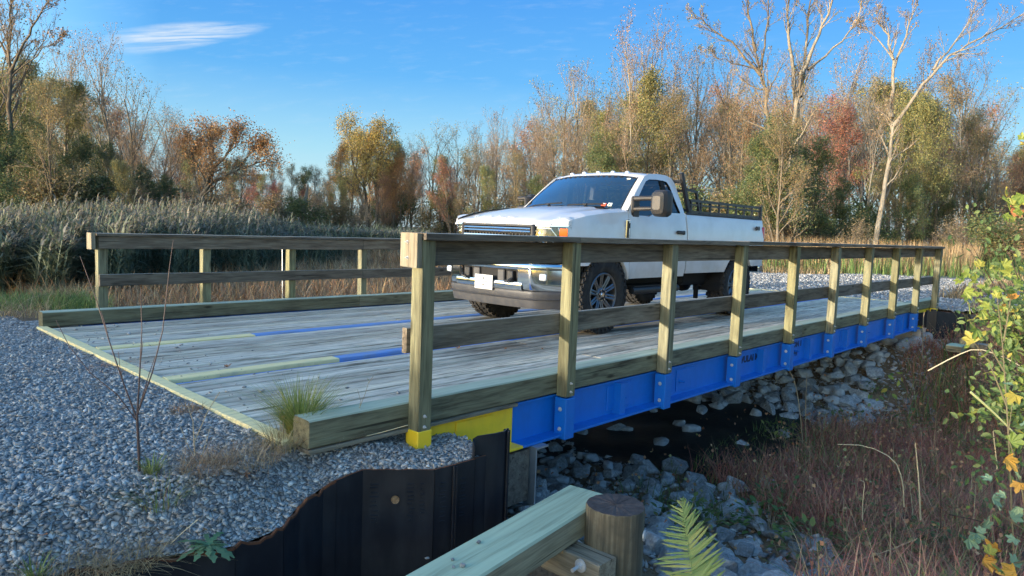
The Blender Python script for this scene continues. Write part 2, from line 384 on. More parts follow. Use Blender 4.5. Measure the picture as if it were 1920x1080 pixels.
# gravel beds: the near approach reaching the wing wall, and the track on the far bank
def near_gravel():
    V = []; F = []
    def band(xs, y0f, y1f, ny):
        base = len(V); nx = len(xs)
        for x in xs:
            a, b = y0f(x), y1f(x)
            for k in range(ny):
                t = (k/(ny-1))**1.5; y = a+(b-a)*t; V.append((x, y, float(G(x, y))))
        for i in range(nx-1):
            for k in range(ny-1): F.append((base+i*ny+k, base+(i+1)*ny+k, base+(i+1)*ny+k+1, base+i*ny+k+1))
    wy = lambda x: float(np.interp(x, WX, WY))+.012
    far = lambda x: 5.95-.55*(x+.1) if x > -9 else 10.8
    band([-.70-.08*i for i in range(60)]+[-5.6-.6*i for i in range(12)], wy, far, 46)
    band([-.70+.05*i for i in range(22)], wy, lambda x: .40, 10)
    band([-.70+.05*i for i in range(9)], lambda x: 5.30, lambda x: 5.86, 6)
    V2 = np.array(V); me = fast_mesh('gravel_approach', V2, np.array(F), M_GBED, True); o = link('gravel_approach', me); o['kind'] = 'structure'
near_gravel()
def farroad(x, y): return -.045 + .01*nz2(x, y, .9)
def far_keep(c):
    x, y = c[:, 0], c[:, 1]
    # edge swings away to the right with distance
    top = np.interp(x, [12.6, 15, 18, 21, 24, 30, 45, 80], [8.6, 8.8, 8.4, 7.3, 5.6, 5.0, 6.0, 9.0]) + .25*np.sin(x*1.3)
    bot = np.interp(x, [12.6, 13.5, 15, 18, 24, 30, 45, 80], [-.45, -1.0, -1.2, -.9, -.3, 0.2, 1.5, 3.5]) + .2*np.sin(x*2.1)
    strip = (np.abs(y-(.2+.02*x)) < .35+.1*np.sin(x*1.7)) & (x > 16)     # grassy middle
    return (y < top) & (y > bot) & ~strip
sheet('gravel_track', spaced([(12.62, 20, .2), (20, 80, .8)]), spaced([(-2, 10, .2)]), farroad, M_GBED, far_keep)

# loose stones on the gravel: real pieces, too many to count
def stones(name, pts, size, mat, seed, flatten=.6):
    rs = np.random.RandomState(seed); n = len(pts)
    base = np.array([[1, 0, 0], [-1, 0, 0], [0, 1, 0], [0, -1, 0], [0, 0, 1], [0, 0, -1]], float)
    F0 = np.array([[0, 2, 4], [2, 1, 4], [1, 3, 4], [3, 0, 4], [2, 0, 5], [1, 2, 5], [3, 1, 5], [0, 3, 5]])
    V = base[None]*(.75+.5*rs.rand(n, 6, 1)) + rs.randn(n, 6, 3)*.16
    sc = size*(.42+rs.rand(n, 1, 1)**3*1.7); V = V*sc*np.stack([np.ones(n)*1.25, .6+.4*rs.rand(n), flatten*(.5+.6*rs.rand(n))], -1)[:, None, :]
    a = rs.rand(n)*2*PI; ca, sa = np.cos(a), np.sin(a); tx = rs.randn(n)*.45
    x = V[..., 0]; y = V[..., 1]; z = V[..., 2]
    z2 = z*np.cos(tx)[:, None]+x*np.sin(tx)[:, None]; x = x*np.cos(tx)[:, None]-z*np.sin(tx)[:, None]; z = z2
    xr = x*ca[:, None]-y*sa[:, None]; yr = x*sa[:, None]+y*ca[:, None]
    W = np.stack([xr, yr, z], -1)+pts[:, None, :]
    F = (F0[None]+(np.arange(n)*6)[:, None, None]).reshape(-1, 3)
    o = link(name, fast_mesh(name, W.reshape(-1, 3), F, mat)); o['kind'] = 'stuff'; return o
def stone_mat():
    m, nt, b = newmat('gravel_stone'); g = nt.nodes.new('ShaderNodeNewGeometry'); r = g.outputs['Random Per Island']
    c = ramp(nt, r, [(0, (.16, .16, .165)), (.35, (.26, .26, .26)), (.75, (.36, .357, .35)), (.92, (.46, .455, .45)), (.98, (.62, .61, .59)), (1, (.33, .27, .20))])
    lk(nt, c, b.inputs['Base Color']); b.inputs['Roughness'].default_value = .55; return m
M_STONE = stone_mat()
rs = np.random.RandomState(5)
def near_pts(n, xr, yr, r0):
    x = rs.uniform(*xr, n); y = rs.uniform(*yr, n); d = np.hypot(x-EYE.x, y-EYE.y)
    keep = (rs.rand(n) < np.clip((r0/d)**2.2, 0, 1)) & (y > np.interp(x, WX, WY)+.02) & ~((x > -.72) & (y > .27)) & (y < 5.95-.55*(x+.1)) & ~((x > .36))
    # inside the picture only (with a margin)
    dx = x-EYE.x; dy = y-EYE.y; az = np.degrees(np.arctan2(dy, dx)); keep &= (az < 96)
    x, y = x[keep], y[keep]; return np.stack([x, y, G(x, y)+.004], 1)
P1 = near_pts(420000, (-5, .36), (-.4, 9), 3.0)
tag(stones('gravel_stones', P1, .0105, M_STONE, 11), 'blue grey crushed stone covering the near approach up to the wing wall', 'gravel')
ns_ = 260; sx_ = rs.uniform(-.6, -.6+1.3*1, ns_)-.0; sx_ = -.58+np.abs(rs.randn(ns_))*.45; sy_ = rs.uniform(.4, 5.1, ns_)
tag(stones('gravel_stones', np.stack([sx_, sy_, sx_*0+.006], 1), .009, M_STONE, 14), 'little stones spilled from the gravel onto the near end of the deck', 'gravel')
nf = 26000; fx_ = 12.65+rs.rand(nf)**1.6*14; fy_ = rs.uniform(-1.2, 8.6, nf); cc = np.stack([fx_, fy_, fx_*0], 1); kk = far_keep(cc); fx_, fy_ = fx_[kk], fy_[kk]
tag(stones('gravel_stones', np.stack([fx_, fy_, farroad(fx_, fy_)+.003], 1), .026, M_STONE, 12), 'crushed stone covering the track on the far bank', 'gravel')

print('STONES', len(P1))
# ================================================================== BRIDGE
M_DECK = wood('weathered_deck_wood', (.70, .63, .51), (.53, .47, .38), (.16, .125, .09), knots=.35, rnd=.5)
def deck_dirt(m):
    nt = m.node_tree; b = [n for n in nt.nodes if n.type == 'BSDF_PRINCIPLED'][0]; src = b.inputs['Base Color'].links[0].from_socket
    p = geopos(nt); sp = nt.nodes.new('ShaderNodeSeparateXYZ'); lk(nt, p, sp.inputs[0])
    n = noise(nt, mapping(nt, p, (.7, 2.4, 1)), 1.0, 6, .7)
    # trodden mud along the module joint and under where vehicles stand
    dy = mth('ABSOLUTE', mth('SUBTRACT', sp.outputs[1], 1.68, nt=nt), nt=nt); band = mth('SUBTRACT', 1.0, mth('DIVIDE', dy, .42, nt=nt), nt=nt, clamp=True)
    dx = mth('ABSOLUTE', mth('SUBTRACT', sp.outputs[0], 4.6, nt=nt), nt=nt); bx = mth('MULTIPLY', mth('SUBTRACT', 3.2, dx, nt=nt), 1.4, nt=nt, clamp=True)
    f = mth('MULTIPLY', mth('MULTIPLY', band, bx, nt=nt), mth('MULTIPLY', mth('SUBTRACT', n, .30, nt=nt), 4.0, nt=nt, clamp=True), nt=nt, clamp=True)
    n2 = noise(nt, p, 1.7, 6, .7); f2 = mth('MULTIPLY', mth('SUBTRACT', n2, .60, nt=nt), 2.4, nt=nt, clamp=True)
    c = mixc3(nt, mth('MULTIPLY', f, .9, nt=nt), src, (.05, .036, .024)); c = mixc3(nt, f2, c, (.16, .135, .10)); lk(nt, c, b.inputs['Base Color'])
deck_dirt(M_DECK)
M_POST = wood('post_wood', (.25, .235, .14), (.18, .168, .10), (.085, .075, .045), knots=.6, rnd=.3)
M_RAIL = wood('rail_wood', (.215, .18, .135), (.15, .12, .09), (.06, .048, .036), knots=.6, rnd=.4)
M_CURB = wood('curb_wood', (.24, .225, .145), (.175, .16, .105), (.07, .058, .038), knots=.7, rnd=.25)
M_FENDER = wood('treated_beam_wood', (.33, .29, .18), (.26, .225, .14), (.14, .11, .07), knots=.5, rnd=.1, grain=.7)
M_BLOCKW = wood('tan_block_wood', (.29, .25, .18), (.22, .185, .13), (.11, .085, .06), knots=.4, rnd=.2)
def pale_top(m, col, f0=.85):
    # paler streaky colour on the upward faces
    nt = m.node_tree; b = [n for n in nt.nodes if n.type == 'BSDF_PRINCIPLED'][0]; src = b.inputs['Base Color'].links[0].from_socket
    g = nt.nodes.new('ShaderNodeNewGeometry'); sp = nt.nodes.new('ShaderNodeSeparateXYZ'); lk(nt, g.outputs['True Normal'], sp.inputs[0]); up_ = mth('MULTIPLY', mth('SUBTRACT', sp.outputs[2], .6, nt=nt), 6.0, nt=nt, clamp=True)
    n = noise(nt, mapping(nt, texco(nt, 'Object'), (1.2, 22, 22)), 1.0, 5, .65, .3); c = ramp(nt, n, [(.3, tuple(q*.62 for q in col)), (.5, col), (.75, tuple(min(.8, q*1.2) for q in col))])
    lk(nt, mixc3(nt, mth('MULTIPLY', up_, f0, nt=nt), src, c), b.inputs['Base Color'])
pale_top(M_CURB, (.48, .54, .42)); pale_top(M_FENDER, (.46, .56, .40)); pale_top(M_RAIL, (.34, .32, .28), .8)
def worn(name, col, amt=.5):
    m = wood(name, (.40, .41, .36), (.28, .28, .24), (.10, .09, .07), knots=.2, rnd=.2); nt = m.node_tree
    b = [n for n in nt.nodes if n.type == 'BSDF_PRINCIPLED'][0]; src = b.inputs['Base Color'].links[0].from_socket
    p = geopos(nt); n = noise(nt, mapping(nt, p, (3, 26, 3)), 1.0, 6, .7)
    f = ramp(nt, n, [(amt-.12, (1, 1, 1)), (amt+.10, (.45, .45, .45))])
    lk(nt, mixc3(nt, f, src, col), b.inputs['Base Color']); return m
M_YEL = worn('worn_yellow_paint', (.86, .72, .38), .60); M_BLU = worn('worn_blue_paint', (.15, .31, .68), .53)
M_SBLUE = paint('blue_steel_paint', (.004, .15, .56), .38, dirt=.16, dirtcol=(.03, .05, .11), bumpy=.05)
M_SYEL = paint('yellow_steel_paint', (.95, .62, .03), .4, dirt=.2, dirtcol=(.30, .22, .05), bumpy=.05)
M_GALV = paint('galvanised_steel', (.48, .50, .52), .42, metal=.75, dirt=.3, dirtcol=(.25, .24, .22))
M_BOLT = paint('bolt_steel', (.55, .55, .56), .45, metal=.3, dirt=.2, dirtcol=(.25, .2, .16))
M_STENCIL = flat('navy_stencil_paint', (.003, .02, .085), .6)
M_TAR = paint('black_tar_coating', (.008, .010, .016), .42, dirt=.5, scale=3.0, dirtcol=(.035, .038, .045), bumpy=.25, spec=.35)
M_RUST = paint('rusty_cut_edge', (.10, .035, .015), .8, dirt=.6, scale=22, dirtcol=(.30, .11, .04), bumpy=.6)
M_PILE = None

_bc = {}
def board_mesh(L, W, Hh, mat, ch=.005, seed=0, wob=.0012):
    key = (round(L, 3), round(W, 3), round(Hh, 3), mat.name, seed)
    if key in _bc: return _bc[key]
    rr = random.Random(hash(key) & 0xffff); n = max(1, min(9, int(L/.55))); V = []; F = []
    for i in range(n+1):
        x = -L/2+L*i/n; oy, oz = (rr.uniform(-wob, wob), rr.uniform(-wob, wob)) if 0 < i < n else (0, 0)
        w, h = W/2, Hh/2
        for (y, z) in ((-w+ch, -h), (w-ch, -h), (w, -h+ch), (w, h-ch), (w-ch, h), (-w+ch, h), (-w, h-ch), (-w, -h+ch)):
            V.append((x+(rr.uniform(-.002, .002) if i in (0, n) else 0), y+oy, z+oz))
    for i in range(n):
        for k in range(8): F.append((i*8+k, i*8+(k+1) % 8, (i+1)*8+(k+1) % 8, (i+1)*8+k))
    F.append(tuple(range(8))); F.append(tuple(range(n*8+7, n*8-1, -1)))
    me = bpy.data.meshes.new('board'); me.from_pydata(V, [], [tuple(reversed(f)) for f in F]); me.materials.append(mat); _bc[key] = me; return me
ROT = {'x': (0, 0, 0), 'y': (0, 0, PI/2), 'z': (0, -PI/2, 0)}
def board(name, x0, x1, y0, y1, z0, z1, mat, parent, ax='x', label=None, ch=.005, seed=0, rot=None):
    c = Vector(((x0+x1)/2, (y0+y1)/2, (z0+z1)/2)); dx, dy, dz = x1-x0, y1-y0, z1-z0
    L, W, Hh = {'x': (dx, dy, dz), 'y': (dy, dx, dz), 'z': (dz, dy, dx)}[ax]
    o = link(name, board_mesh(L, W, Hh, mat, ch, seed), parent, c-Vector(parent.location) if parent else c, rot or ROT[ax])
    if label: o['label'] = label
    return o

BR = thing('timber_bridge', 'plank decked steel bridge with timber railings and blue and yellow painted side girder', 'bridge', (6.19, 2.75, 0))
rr = random.Random(3)
X0, X1 = -.609, 12.98
# deck planks: long narrow timbers laid along the bridge
pitch = .1394; y = .266; rows = []
while y+pitch < 5.26: rows.append(y); y += pitch
lens = [2.9, 3.6, 4.2, 4.8, 5.4]
for k, y0 in enumerate(rows):
    yc = y0+pitch/2
    stripe = abs(yc-2.08) < pitch/2 or abs(yc-3.74) < pitch/2
    sunk = abs(yc-1.94) < pitch/2 and not stripe
    x = X0; cuts = []
    if stripe: cuts = [X0, .82, 4.4, 8.1, 11.6, X1]
    elif sunk: cuts = [X0, 4.0, 8.3, X1]
    else:
        cuts = [X0]; x = X0+rr.choice([3.4, 4.6, 5.8, 6.8])
        while x < X1-2.5: cuts.append(x); x += rr.choice([4.6, 5.4, 6.2])
        cuts.append(X1)
    for j in range(len(cuts)-1):
        a, b_ = cuts[j]+.002, cuts[j+1]-.002
        dz = rr.uniform(-.008, .004); w = rr.choice([.0, .0015, .003])
        mat = M_DECK; lab = None
        if stripe:
            dz = .006; mat = M_YEL if j in (0, 4) else M_BLU
            lab = 'worn yellow painted plank over the module joint' if j in (0, 4) else 'worn blue painted plank over the module joint'
        if sunk: dz = -.024; mat = M_BLU; lab = 'sunken blue stained plank beside the joint'
        board('deck_plank', a, b_, y0+.0065+w, y0+pitch-.0065, -.075+dz, dz, mat, BR, seed=rr.randint(0, 3), label=lab, ch=.006 if rr.random() < .6 else .012)
for (a, b_, y0, y1) in ((-.705, -.613, .27, 2.8), (-.705, -.613, 2.803, 5.27)):
    board('end_plank', a, b_, y0, y1, -.10, .004, M_YEL, BR, 'y', 'worn yellow painted plank closing the near end of the deck')
board('end_plank', 12.985, 13.08, .16, 5.27, -.10, .004, M_YEL, BR, 'y', 'worn pale painted plank closing the far end of the deck')
# kerbs
for cuts, y0, y1 in (([-.653, 2.9, 6.1, 9.4, 13.03], .100, .262), ([-.653, 3.2, 6.9, 10.0, 13.03], 5.262, 5.422)):
    for j in range(4): board('kerb_timber', cuts[j]+.002, cuts[j+1]-.002, y0, y1, -.008, .147+rr.uniform(-.003, .002), M_CURB, BR, ch=.008, seed=j)
board('ledger_strip', -.655, .95, .085, .2, -.034, -.012, M_BLOCKW, BR, ch=.003)

def bolts(parent, pts, axis, r=.011):
    for p in pts:
        mb = MB(); p = Vector(p); a = {'x': Vector((-1, 0, 0)), 'y': Vector((0, -1, 0))}[axis]
        mb.tube([p+a*.0, p+a*.003], r*1.5, 10); mb.tube([p+a*.003, p+a*.011], r, 6); mb.tube([p+a*.011, p+a*.019], r*.55, 6)
        o = mb.build('bolt', M_BOLT, None, origin=(BR.location if parent is BR else Vector(parent.location)+BR.location)); o.parent = parent
# near railing
S = 1.375
for i in range(10):
    x = i*S; dx = rr.uniform(-.004, .004)
    po = board('rail_post', x, x+.099, .0, .0965, -.02, 1.103, M_POST, BR, 'z', seed=i % 4, ch=.004)
    yel = i in (0, 9); mb = MB(); e = .006; zb = -.338; zt = -.014 if yel else -.032
    # steel socket: box with open top, slightly larger than the post
    mb.box((x+.0495, .05, (zt+zb)/2), (.099+2*e, .0965+2*e, zt-zb), bev=.006)
    so = mb.build('post_socket', M_SYEL if yel else M_SBLUE, BR, label='yellow painted steel post socket' if yel else 'blue painted steel post socket')
    if not yel: bolts(BR, [(x-e, .048, -.115), (x-e, .046, -.262)], 'x')
    bolts(BR, [(x+.045, 0, .075+dx), (x+.045, 0, .012+dx)], 'y', .007)
def rails(name, cuts, y0, y1, z0, z1, mat, ch=.004, jit=.004, **k):
    for j in range(len(cuts)-1):
        d = rr.uniform(-jit, jit)
        board(name, cuts[j]+.0015, cuts[j+1]-.0015, y0, y1, z0+d, z1+d, mat, BR, ch=ch, seed=j % 3, **k)
rails('top_rail', [.0, 2*S+.05, 4*S+.05, 7*S+.05, 9*S+.12], .099, .139, .948, 1.098, M_RAIL)
rails('middle_rail', [-.025, 2*S+.05, 5*S+.05, 7*S+.05, 9*S+.12], .099, .139, .434, .583, M_RAIL)
rails('cap_board', [-.002, 1.42, 3*S+.05, 5*S+.4, 7*S+.05, 9*S+.13], -.03, .165, 1.106, 1.144, M_RAIL, .003, .0035)
board('rail_end_block', -.043, -.003, .0, .152, .946, 1.141, M_BLOCKW, BR, 'z', 'tan board closing the near end of the rail', ch=.003)
bolts(BR, [(-.043, .085, 1.09), (-.043, .08, 1.0)], 'x', .006)
board('rail_end_block', 12.50, 12.54, .0, .152, .946, 1.141, M_BLOCKW, BR, 'z', ch=.003)
# far railing
FS = 1.142; FX = -.09
for i in range(12):
    x = FX+i*FS; board('rail_post', x, x+.099, 5.428, 5.524, -.3, .945, M_POST, BR, 'z', seed=i % 4, ch=.004)
rails('top_rail', [FX, FX+3*FS, FX+6*FS, FX+9*FS, FX+11*FS+.12], 5.387, 5.426, .799, .938, M_RAIL)
rails('middle_rail', [FX+.005, FX+3*FS, FX+6*FS, FX+9*FS, FX+11*FS+.12], 5.387, 5.426, .382, .512, M_RAIL)
rails('cap_board', [FX-.03, FX+2*FS, FX+5*FS, FX+8*FS, FX+11*FS+.12], 5.36, 5.55, .941, .968, M_RAIL, .003, .002)
board('rail_end_block', FX-.075, FX-.032, 5.387, 5.54, .79, .968, M_BLOCKW, BR, 'z', ch=.003)

# steel girders; the near fascia girder in detail
def girder(yw, xa, xb, mat, detail, sgn=-1):
    mb = MB(); mb.box(((xa+xb)/2, yw, -.17), (xb-xa, .012, .26)); mb.box(((xa+xb)/2, yw+.022*detail, -.031), (xb-xa, .09+.06*(not detail), .018)); mb.box(((xa+xb)/2, yw+sgn*.045*detail, -.308), (xb-xa, .15, .018), bev=.002)
    g = mb.build('side_girder' if detail else 'girder', mat, BR); return g
for (xa, xb, m) in ((.03, .955, M_SYEL), (.957, 11.42, M_SBLUE), (11.422, 12.85, M_SYEL)):
    girder(.145, xa, xb, m, True)
for yw in (1.1, 1.98, 2.9, 3.7, 4.5, 5.3):
    girder(yw, -.3, 12.7, M_SBLUE, False)
for i in range(9):
    x = i*S
    for k, (dx, w) in enumerate(((.42, .30), (.98, .0))):
        xm = x+dx
        mat = M_SYEL if (xm < .955 or xm > 11.42) else M_SBLUE
        if k == 0:
            xx = xm if i % 2 == 0 else xm+.28
            if i == 0: xx = .42
            
            if i not in (3, 4): mb = MB(); mb.box((xx+.17, .134, -.165), (.34, .010, .20), bev=.003); mb.build('web_plate', mat, BR)
            mb = MB(); q = xx+(.20 if i % 2 else .06); mb.cyl((q, .14, -.17), (q, .075, -.175), .009, 8); mb.cyl((q, .13, -.17), (q, .12, -.17), .018, 8); mb.build('tie_rod', mat if i else M_SYEL, BR)
        else:
            if i % 2 == 1 or i in (4,): mb = MB(); mb.box((xm-.18, .103, -.17), (.012, .075, .258)); mb.box((xm-.15, .070, -.17), (.075, .010, .258)); mb.build('stiffener', M_SBLUE if xm < 11.2 else mat, BR)
def text_mesh(name, body, size, mat, mtx, parent, extrude=.001, bold=.0, sx=1.0):
    cu = bpy.data.curves.new(name, 'FONT'); cu.body = body; cu.size = size; cu.extrude = extrude; cu.offset = bold; cu.align_x = 'LEFT'; cu.resolution_u = 2
    t = bpy.data.objects.new(name, cu); COL.objects.link(t); dg = bpy.context.evaluated_depsgraph_get(); me = bpy.data.meshes.new_from_object(t.evaluated_get(dg)); bpy.data.objects.remove(t)
    me.transform(mtx @ Matrix.Diagonal((sx, 1, 1, 1))); me.materials.clear(); me.materials.append(mat); o = link(name, me, parent); return o
def face_minus_y(x, y, z): return Matrix.Translation((x, y, z)) @ Matrix.Rotation(PI/2, 4, 'X')
bl = Vector(BR.location)
text_mesh('stencil_text', 'RAVULAI MAX', .092, M_STENCIL, Matrix.Translation(-bl) @ face_minus_y(4.36, .1375, -.155), BR, bold=.006, sx=1.28)
text_mesh('stencil_text', 'SECTION 1', .085, M_STENCIL, Matrix.Translation(-bl) @ face_minus_y(5.66, .1375, -.125), BR, bold=.006, sx=1.3)
text_mesh('stencil_text', '- 50 MPH', .085, M_STENCIL, Matrix.Translation(-bl) @ face_minus_y(5.68, .1375, -.235), BR, bold=.004, sx=1.2)

# ------------------------------------------------------------------ abutment sills (steel H beams packed with timber)
def sill(name, xa, xb, label):
    t = thing(name, label, 'beam', ((xa+xb)/2, 2.6, -.5))
    board('timber_infill', xa+.018, xb-.018, .03, 5.3, -.70, -.335, wood('sill_wood_'+str(len(bpy.data.materials)), (.24, .19, .14), (.17, .13, .10), (.07, .05, .035), knots=.3), t, 'y')
    mb = MB(); mb.box((xa, 2.66, -.52), (.014, 5.36, .40)); mb.box((xb, 2.66, -.52), (.014, 5.36, .40)); mb.build('steel_web', M_GALV, t)
    mb = MB()
    for sx, sg in ((xb, 1), (xa, -1)):
        for z in (-.325, -.725): mb.box((sx+sg*.055, 2.66, z), (.12, 5.38, .012))
    mb.build('steel_flange', M_GALV, t); return t
sill('bearing_beam', .745, 1.045, 'timber packed galvanised steel beam carrying the near end of the bridge')
sill('bearing_beam', 11.335, 11.64, 'galvanised steel beam carrying the far end of the bridge')

# ------------------------------------------------------------------ sheet piling
def sheet_wall(name, label, path, zb, notch=True, seed=1):
    t = thing(name, label, 'retaining wall', (path[0][0], path[0][1], zb)); r_ = random.Random(seed)
    for j in range(len(path)-1):
        (xa, ya, za), (xb, yb, zc) = path[j], path[j+1]; L = math.hypot(xb-xa, yb-ya); n = max(2, int(L/.03)); nx, ny = (yb-ya)/L, -(xb-xa)/L
        mb = MB(); A = []; B = []; C = []; D = []
        for i in range(n+1):
            s = i/n; x = xa+(xb-xa)*s; y = ya+(yb-ya)*s; z = za+(zc-za)*s
            jag = (r_.uniform(-.012, .010)+.012*math.sin(x*31)) if (notch and xb < -.5) else r_.uniform(-.0015, .0015)
            z += jag if 0 < i < n else 0
            A.append((x+nx*.006, y+ny*.006, z)); B.append((x-nx*.006, y-ny*.006, z)); C.append((x+nx*.006, y+ny*.006, zb)); D.append((x-nx*.006, y-ny*.006, zb))
        mb.cur = 0; mb.grid([C, [(a[0], a[1], a[2]-.011*(1 if notch and xb < -.5 else .0)-.001) for a in A]])
        mb.cur = 1; mb.grid([[(a[0], a[1], a[2]-.011*(1 if notch and xb < -.5 else .0)-.001) for a in A], A, B]); mb.cur = 0; mb.grid([B, D])
        mb.build('pile_sheet', [M_TAR, M_RUST], t)
    for j in range(1, len(path)-1):       # interlock knuckles
        if notch and path[j][0] < -2.6: continue
    return t
SW = sheet_wall('sheet_pile_wall', 'black corrugated sheet pile wall holding the gravel with a torn rusty top edge', WALL, -1.7)
# interlock seam, raised rolling marks and the burnt hole
mb = MB(); mb.tube([(-.03, -.355, -.118), (-.03, -.355, -1.7)], .008, 8); mb.tube([(-.018, -.362, -.118), (-.018, -.362, -1.7)], .006, 8); mb.build('interlock', M_TAR, SW)
def seg_pt(xa, ya, xb, yb, s, z, off): L = math.hypot(xb-xa, yb-ya); nx, ny = (yb-ya)/L, -(xb-xa)/L; return Vector((xa+(xb-xa)*s+nx*off, ya+(yb-ya)*s+ny*off, z))
mb = MB(); r_ = random.Random(4)
for (a, b_, s0, s1) in (((-.426, -.066), (-.137, -.314), .10, .24), ((-.426, -.066), (-.137, -.314), .62, .74), ((-.426, -.066), (-.137, -.314), .80, .88), ((-.137, -.314), (.107, -.37), .12, .3), ((-.137, -.314), (.107, -.37), .62, .78)):
    z = -.20
    while z > -.42:
        e0, e1 = s0+r_.uniform(0, .03), s1-r_.uniform(0, .05); mb.tube([seg_pt(*a, *b_, e0, z, .007), seg_pt(*a, *b_, e1, z+r_.uniform(-.004, .004), .007)], .0035, 5); z -= r_.uniform(.018, .03)
mb.build('rolling_mark', M_TAR, SW)
hc = seg_pt(-.426, -.066, -.137, -.314, .46, -.285, .007); tn = Vector((-.248, .289, 0)).normalized(); nn = Vector(((-.314+.066), -(-.137+.426), 0)).normalized()
tn = Vector((.289, -.248, 0)).normalized(); mb = MB(); mb2 = MB(); ring = []
for k in range(20):
    th = 2*PI*k/20; ring.append(hc+tn*math.cos(th)*.024+Vector((0, 0, 1))*math.sin(th)*.026)
mb.ring([p+nn*.004 for p in ring], [hc+(p-hc)*.86-nn*.0 for p in ring]); mb.build('hole_rim', M_TAR, SW)
mb2.poly([hc+(p-hc)*.93+nn*.001 for p in ring]); mb2.build('soil_plug', M_GROUND, SW)
# corner pile standing proud of the wall
CP = thing('corner_pile', 'tall black steel pile rising beside the yellow girder end', 'pile', (.26, -.34, -1.7))
mb = MB(); path = [(.10, -.375), (.125, -.330), (.155, -.335), (.20, -.365), (.26, -.390), (.32, -.392), (.365, -.372), (.385, -.33)]
top = [-.03, .0, .012, .018, .02, .02, .018, .01]
A = [(x, y, z) for (x, y), z in zip(path, top)]; Cc = [(x, y, -1.7) for x, y in path]; A2 = [(.255+(x-.255)*.93, -.33+(y+.33)*.82, z) for (x, y, z) in A]; C2 = [(.255+(x-.255)*.93, -.33+(y+.33)*.82, -1.7) for x, y in path]
mb.grid([Cc, A, A2, C2]); mb.build('pile_shell', M_TAR, CP, smooth=True)
mb = MB()
for (x, y) in ((.352, -.392), (.372, -.378), (.39, -.35)): mb.tube([(x, y, .015), (x, y, -1.7)], .008, 6)
mb.build('interlock', M_TAR, CP)
AW = sheet_wall('abutment_wall', 'dark steel sheet wall under the near end of the deck', [(.40, -.33, -.345), (.42, .6, -.345), (.50, 1.2, -.345), (.40, 1.9, -.345), (.50, 2.6, -.345), (.40, 3.3, -.345), (.50, 4.0, -.345), (.40, 4.8, -.345), (.45, 5.9, -.15), (.3, 8.0, -.15)], -1.9, notch=False)
# far bank piling and posts
FW_ = sheet_wall('sheet_pile_wall', 'black sheet pile panel beside the far end of the bridge', [(11.72, .9, -.33), (11.66, -.02, -.02), (11.70, -.16, .0), (12.02, -.50, -.03), (12.30, -.52, -.05), (12.55, -.85, -.08), (13.4, -.9, -.1), (15, -.9, -.1)], -1.3, notch=False, seed=5)
mb = MB(); mb.tube([(11.72, -.10, .02), (11.72, -.10, -1.3)], .045, 10); mb.tube([(11.68, -.02, .0), (11.68, -.02, -1.3)], .03, 8); mb.build('corner_post', M_TAR, FW_)

# ------------------------------------------------------------------ timber fender in front of the wing wall
def post_wood():
    m, nt, b = newmat('round_pile_wood'); p = texco(nt, 'Object'); q = mapping(nt, p, (34, 34, 1.6)); n1 = noise(nt, q, 1.0, 5, .65, .2); n2 = noise(nt, p, 7.0, 5, .65)
    c = ramp(nt, n1, [(.25, (.030, .026, .018)), (.5, (.10, .085, .055)), (.68, (.19, .165, .11)), (.85, (.26, .235, .17))]); c = mixc3(nt, ramp(nt, n2, [(.4, (0, 0, 0)), (.65, (.7, .7, .7))]), c, (.05, .045, .032))
    lk(nt, c, b.inputs['Base Color']); b.inputs['Roughness'].default_value = .85; bump(nt, b, n1, .5, .006); return m
def top_wood():
    m, nt, b = newmat('pile_end_grain'); p = texco(nt, 'Object'); n1 = noise(nt, p, 22.0, 5, .7); n2 = noise(nt, p, 120.0, 3, .6)
    c = ramp(nt, n1, [(.3, (.035, .026, .026)), (.6, (.085, .065, .06)), (.8, (.15, .125, .12))]); lk(nt, c, b.inputs['Base Color']); b.inputs['Roughness'].default_value = .8; bump(nt, b, mth('ADD', n1, n2, nt=nt), .5, .004); return m
M_PILE = post_wood(); M_PTOP = top_wood()
def pile(name, label, x, y, zt, r, bz, wash=None):
    t = thing(name, label, 'pile', (x, y, bz)); mb = MB(); prof = []
    n = 40; rows_ = []
    rs_ = random.Random(8); jr = [1+.012*math.sin(3*2*PI*k/n+1)+.006*rs_.uniform(-1, 1) for k in range(n)]
    def row(rad, z): return [(x+rad*jr[k % n]*math.cos(2*PI*k/n), y+rad*jr[k % n]*math.sin(2*PI*k/n), z+(.0015*math.sin(k*2.3) if z > zt-.03 else 0)) for k in range(n+1)]
    mb.grid([row(r*1.03, bz), row(r*1.01, (bz+zt)/2), row(r, zt-.01), row(r*.97, zt)]); mb.build('pile_shaft', M_PILE, t, smooth=True)
    mb = MB(); mb.grid([row(r*.97, zt), row(r*.5, zt), row(.001, zt)]); mb.build('pile_top', M_PTOP, t)
    if wash:
        d = Vector(wash).normalized(); p = Vector((x, y, wash[2] if len(wash) > 2 else 0)); d.z = 0; d.normalize(); p = Vector((x, y, wash[2]))+d*r*1.0
        mb = MB(); mb.tube([p-d*.01, p+d*.006], .030, 20); mb.tube([p+d*.006, p+d*.010], [.028, .016], 20); mb.build('bolt_washer', M_BOLT, t)
    return t
pile('timber_pile', 'thick round timber pile with dark sawn top beside the green timber', .505, -1.055, -.262, .158, -1.7, (.35, -.94, -.40))
FT = thing('fender_timber', 'long pale green squared timber running from the foreground to the round pile', 'timber', (-.62, -.95, -.375), 0)
o = link('beam', board_mesh(2.62, .262, .150, M_FENDER, .010, 1, .002), FT, (-.035, -.007, 0), (0, 0, R(8.2)))
CB = thing('cross_timber', 'short sawn timber block with a protruding bolt under the long green timber', 'timber', (.285, -.9, -.535))
o = board('block', .212, .358, -1.172, -.80, -.61, -.462, M_BLOCKW, CB, 'y', ch=.006)
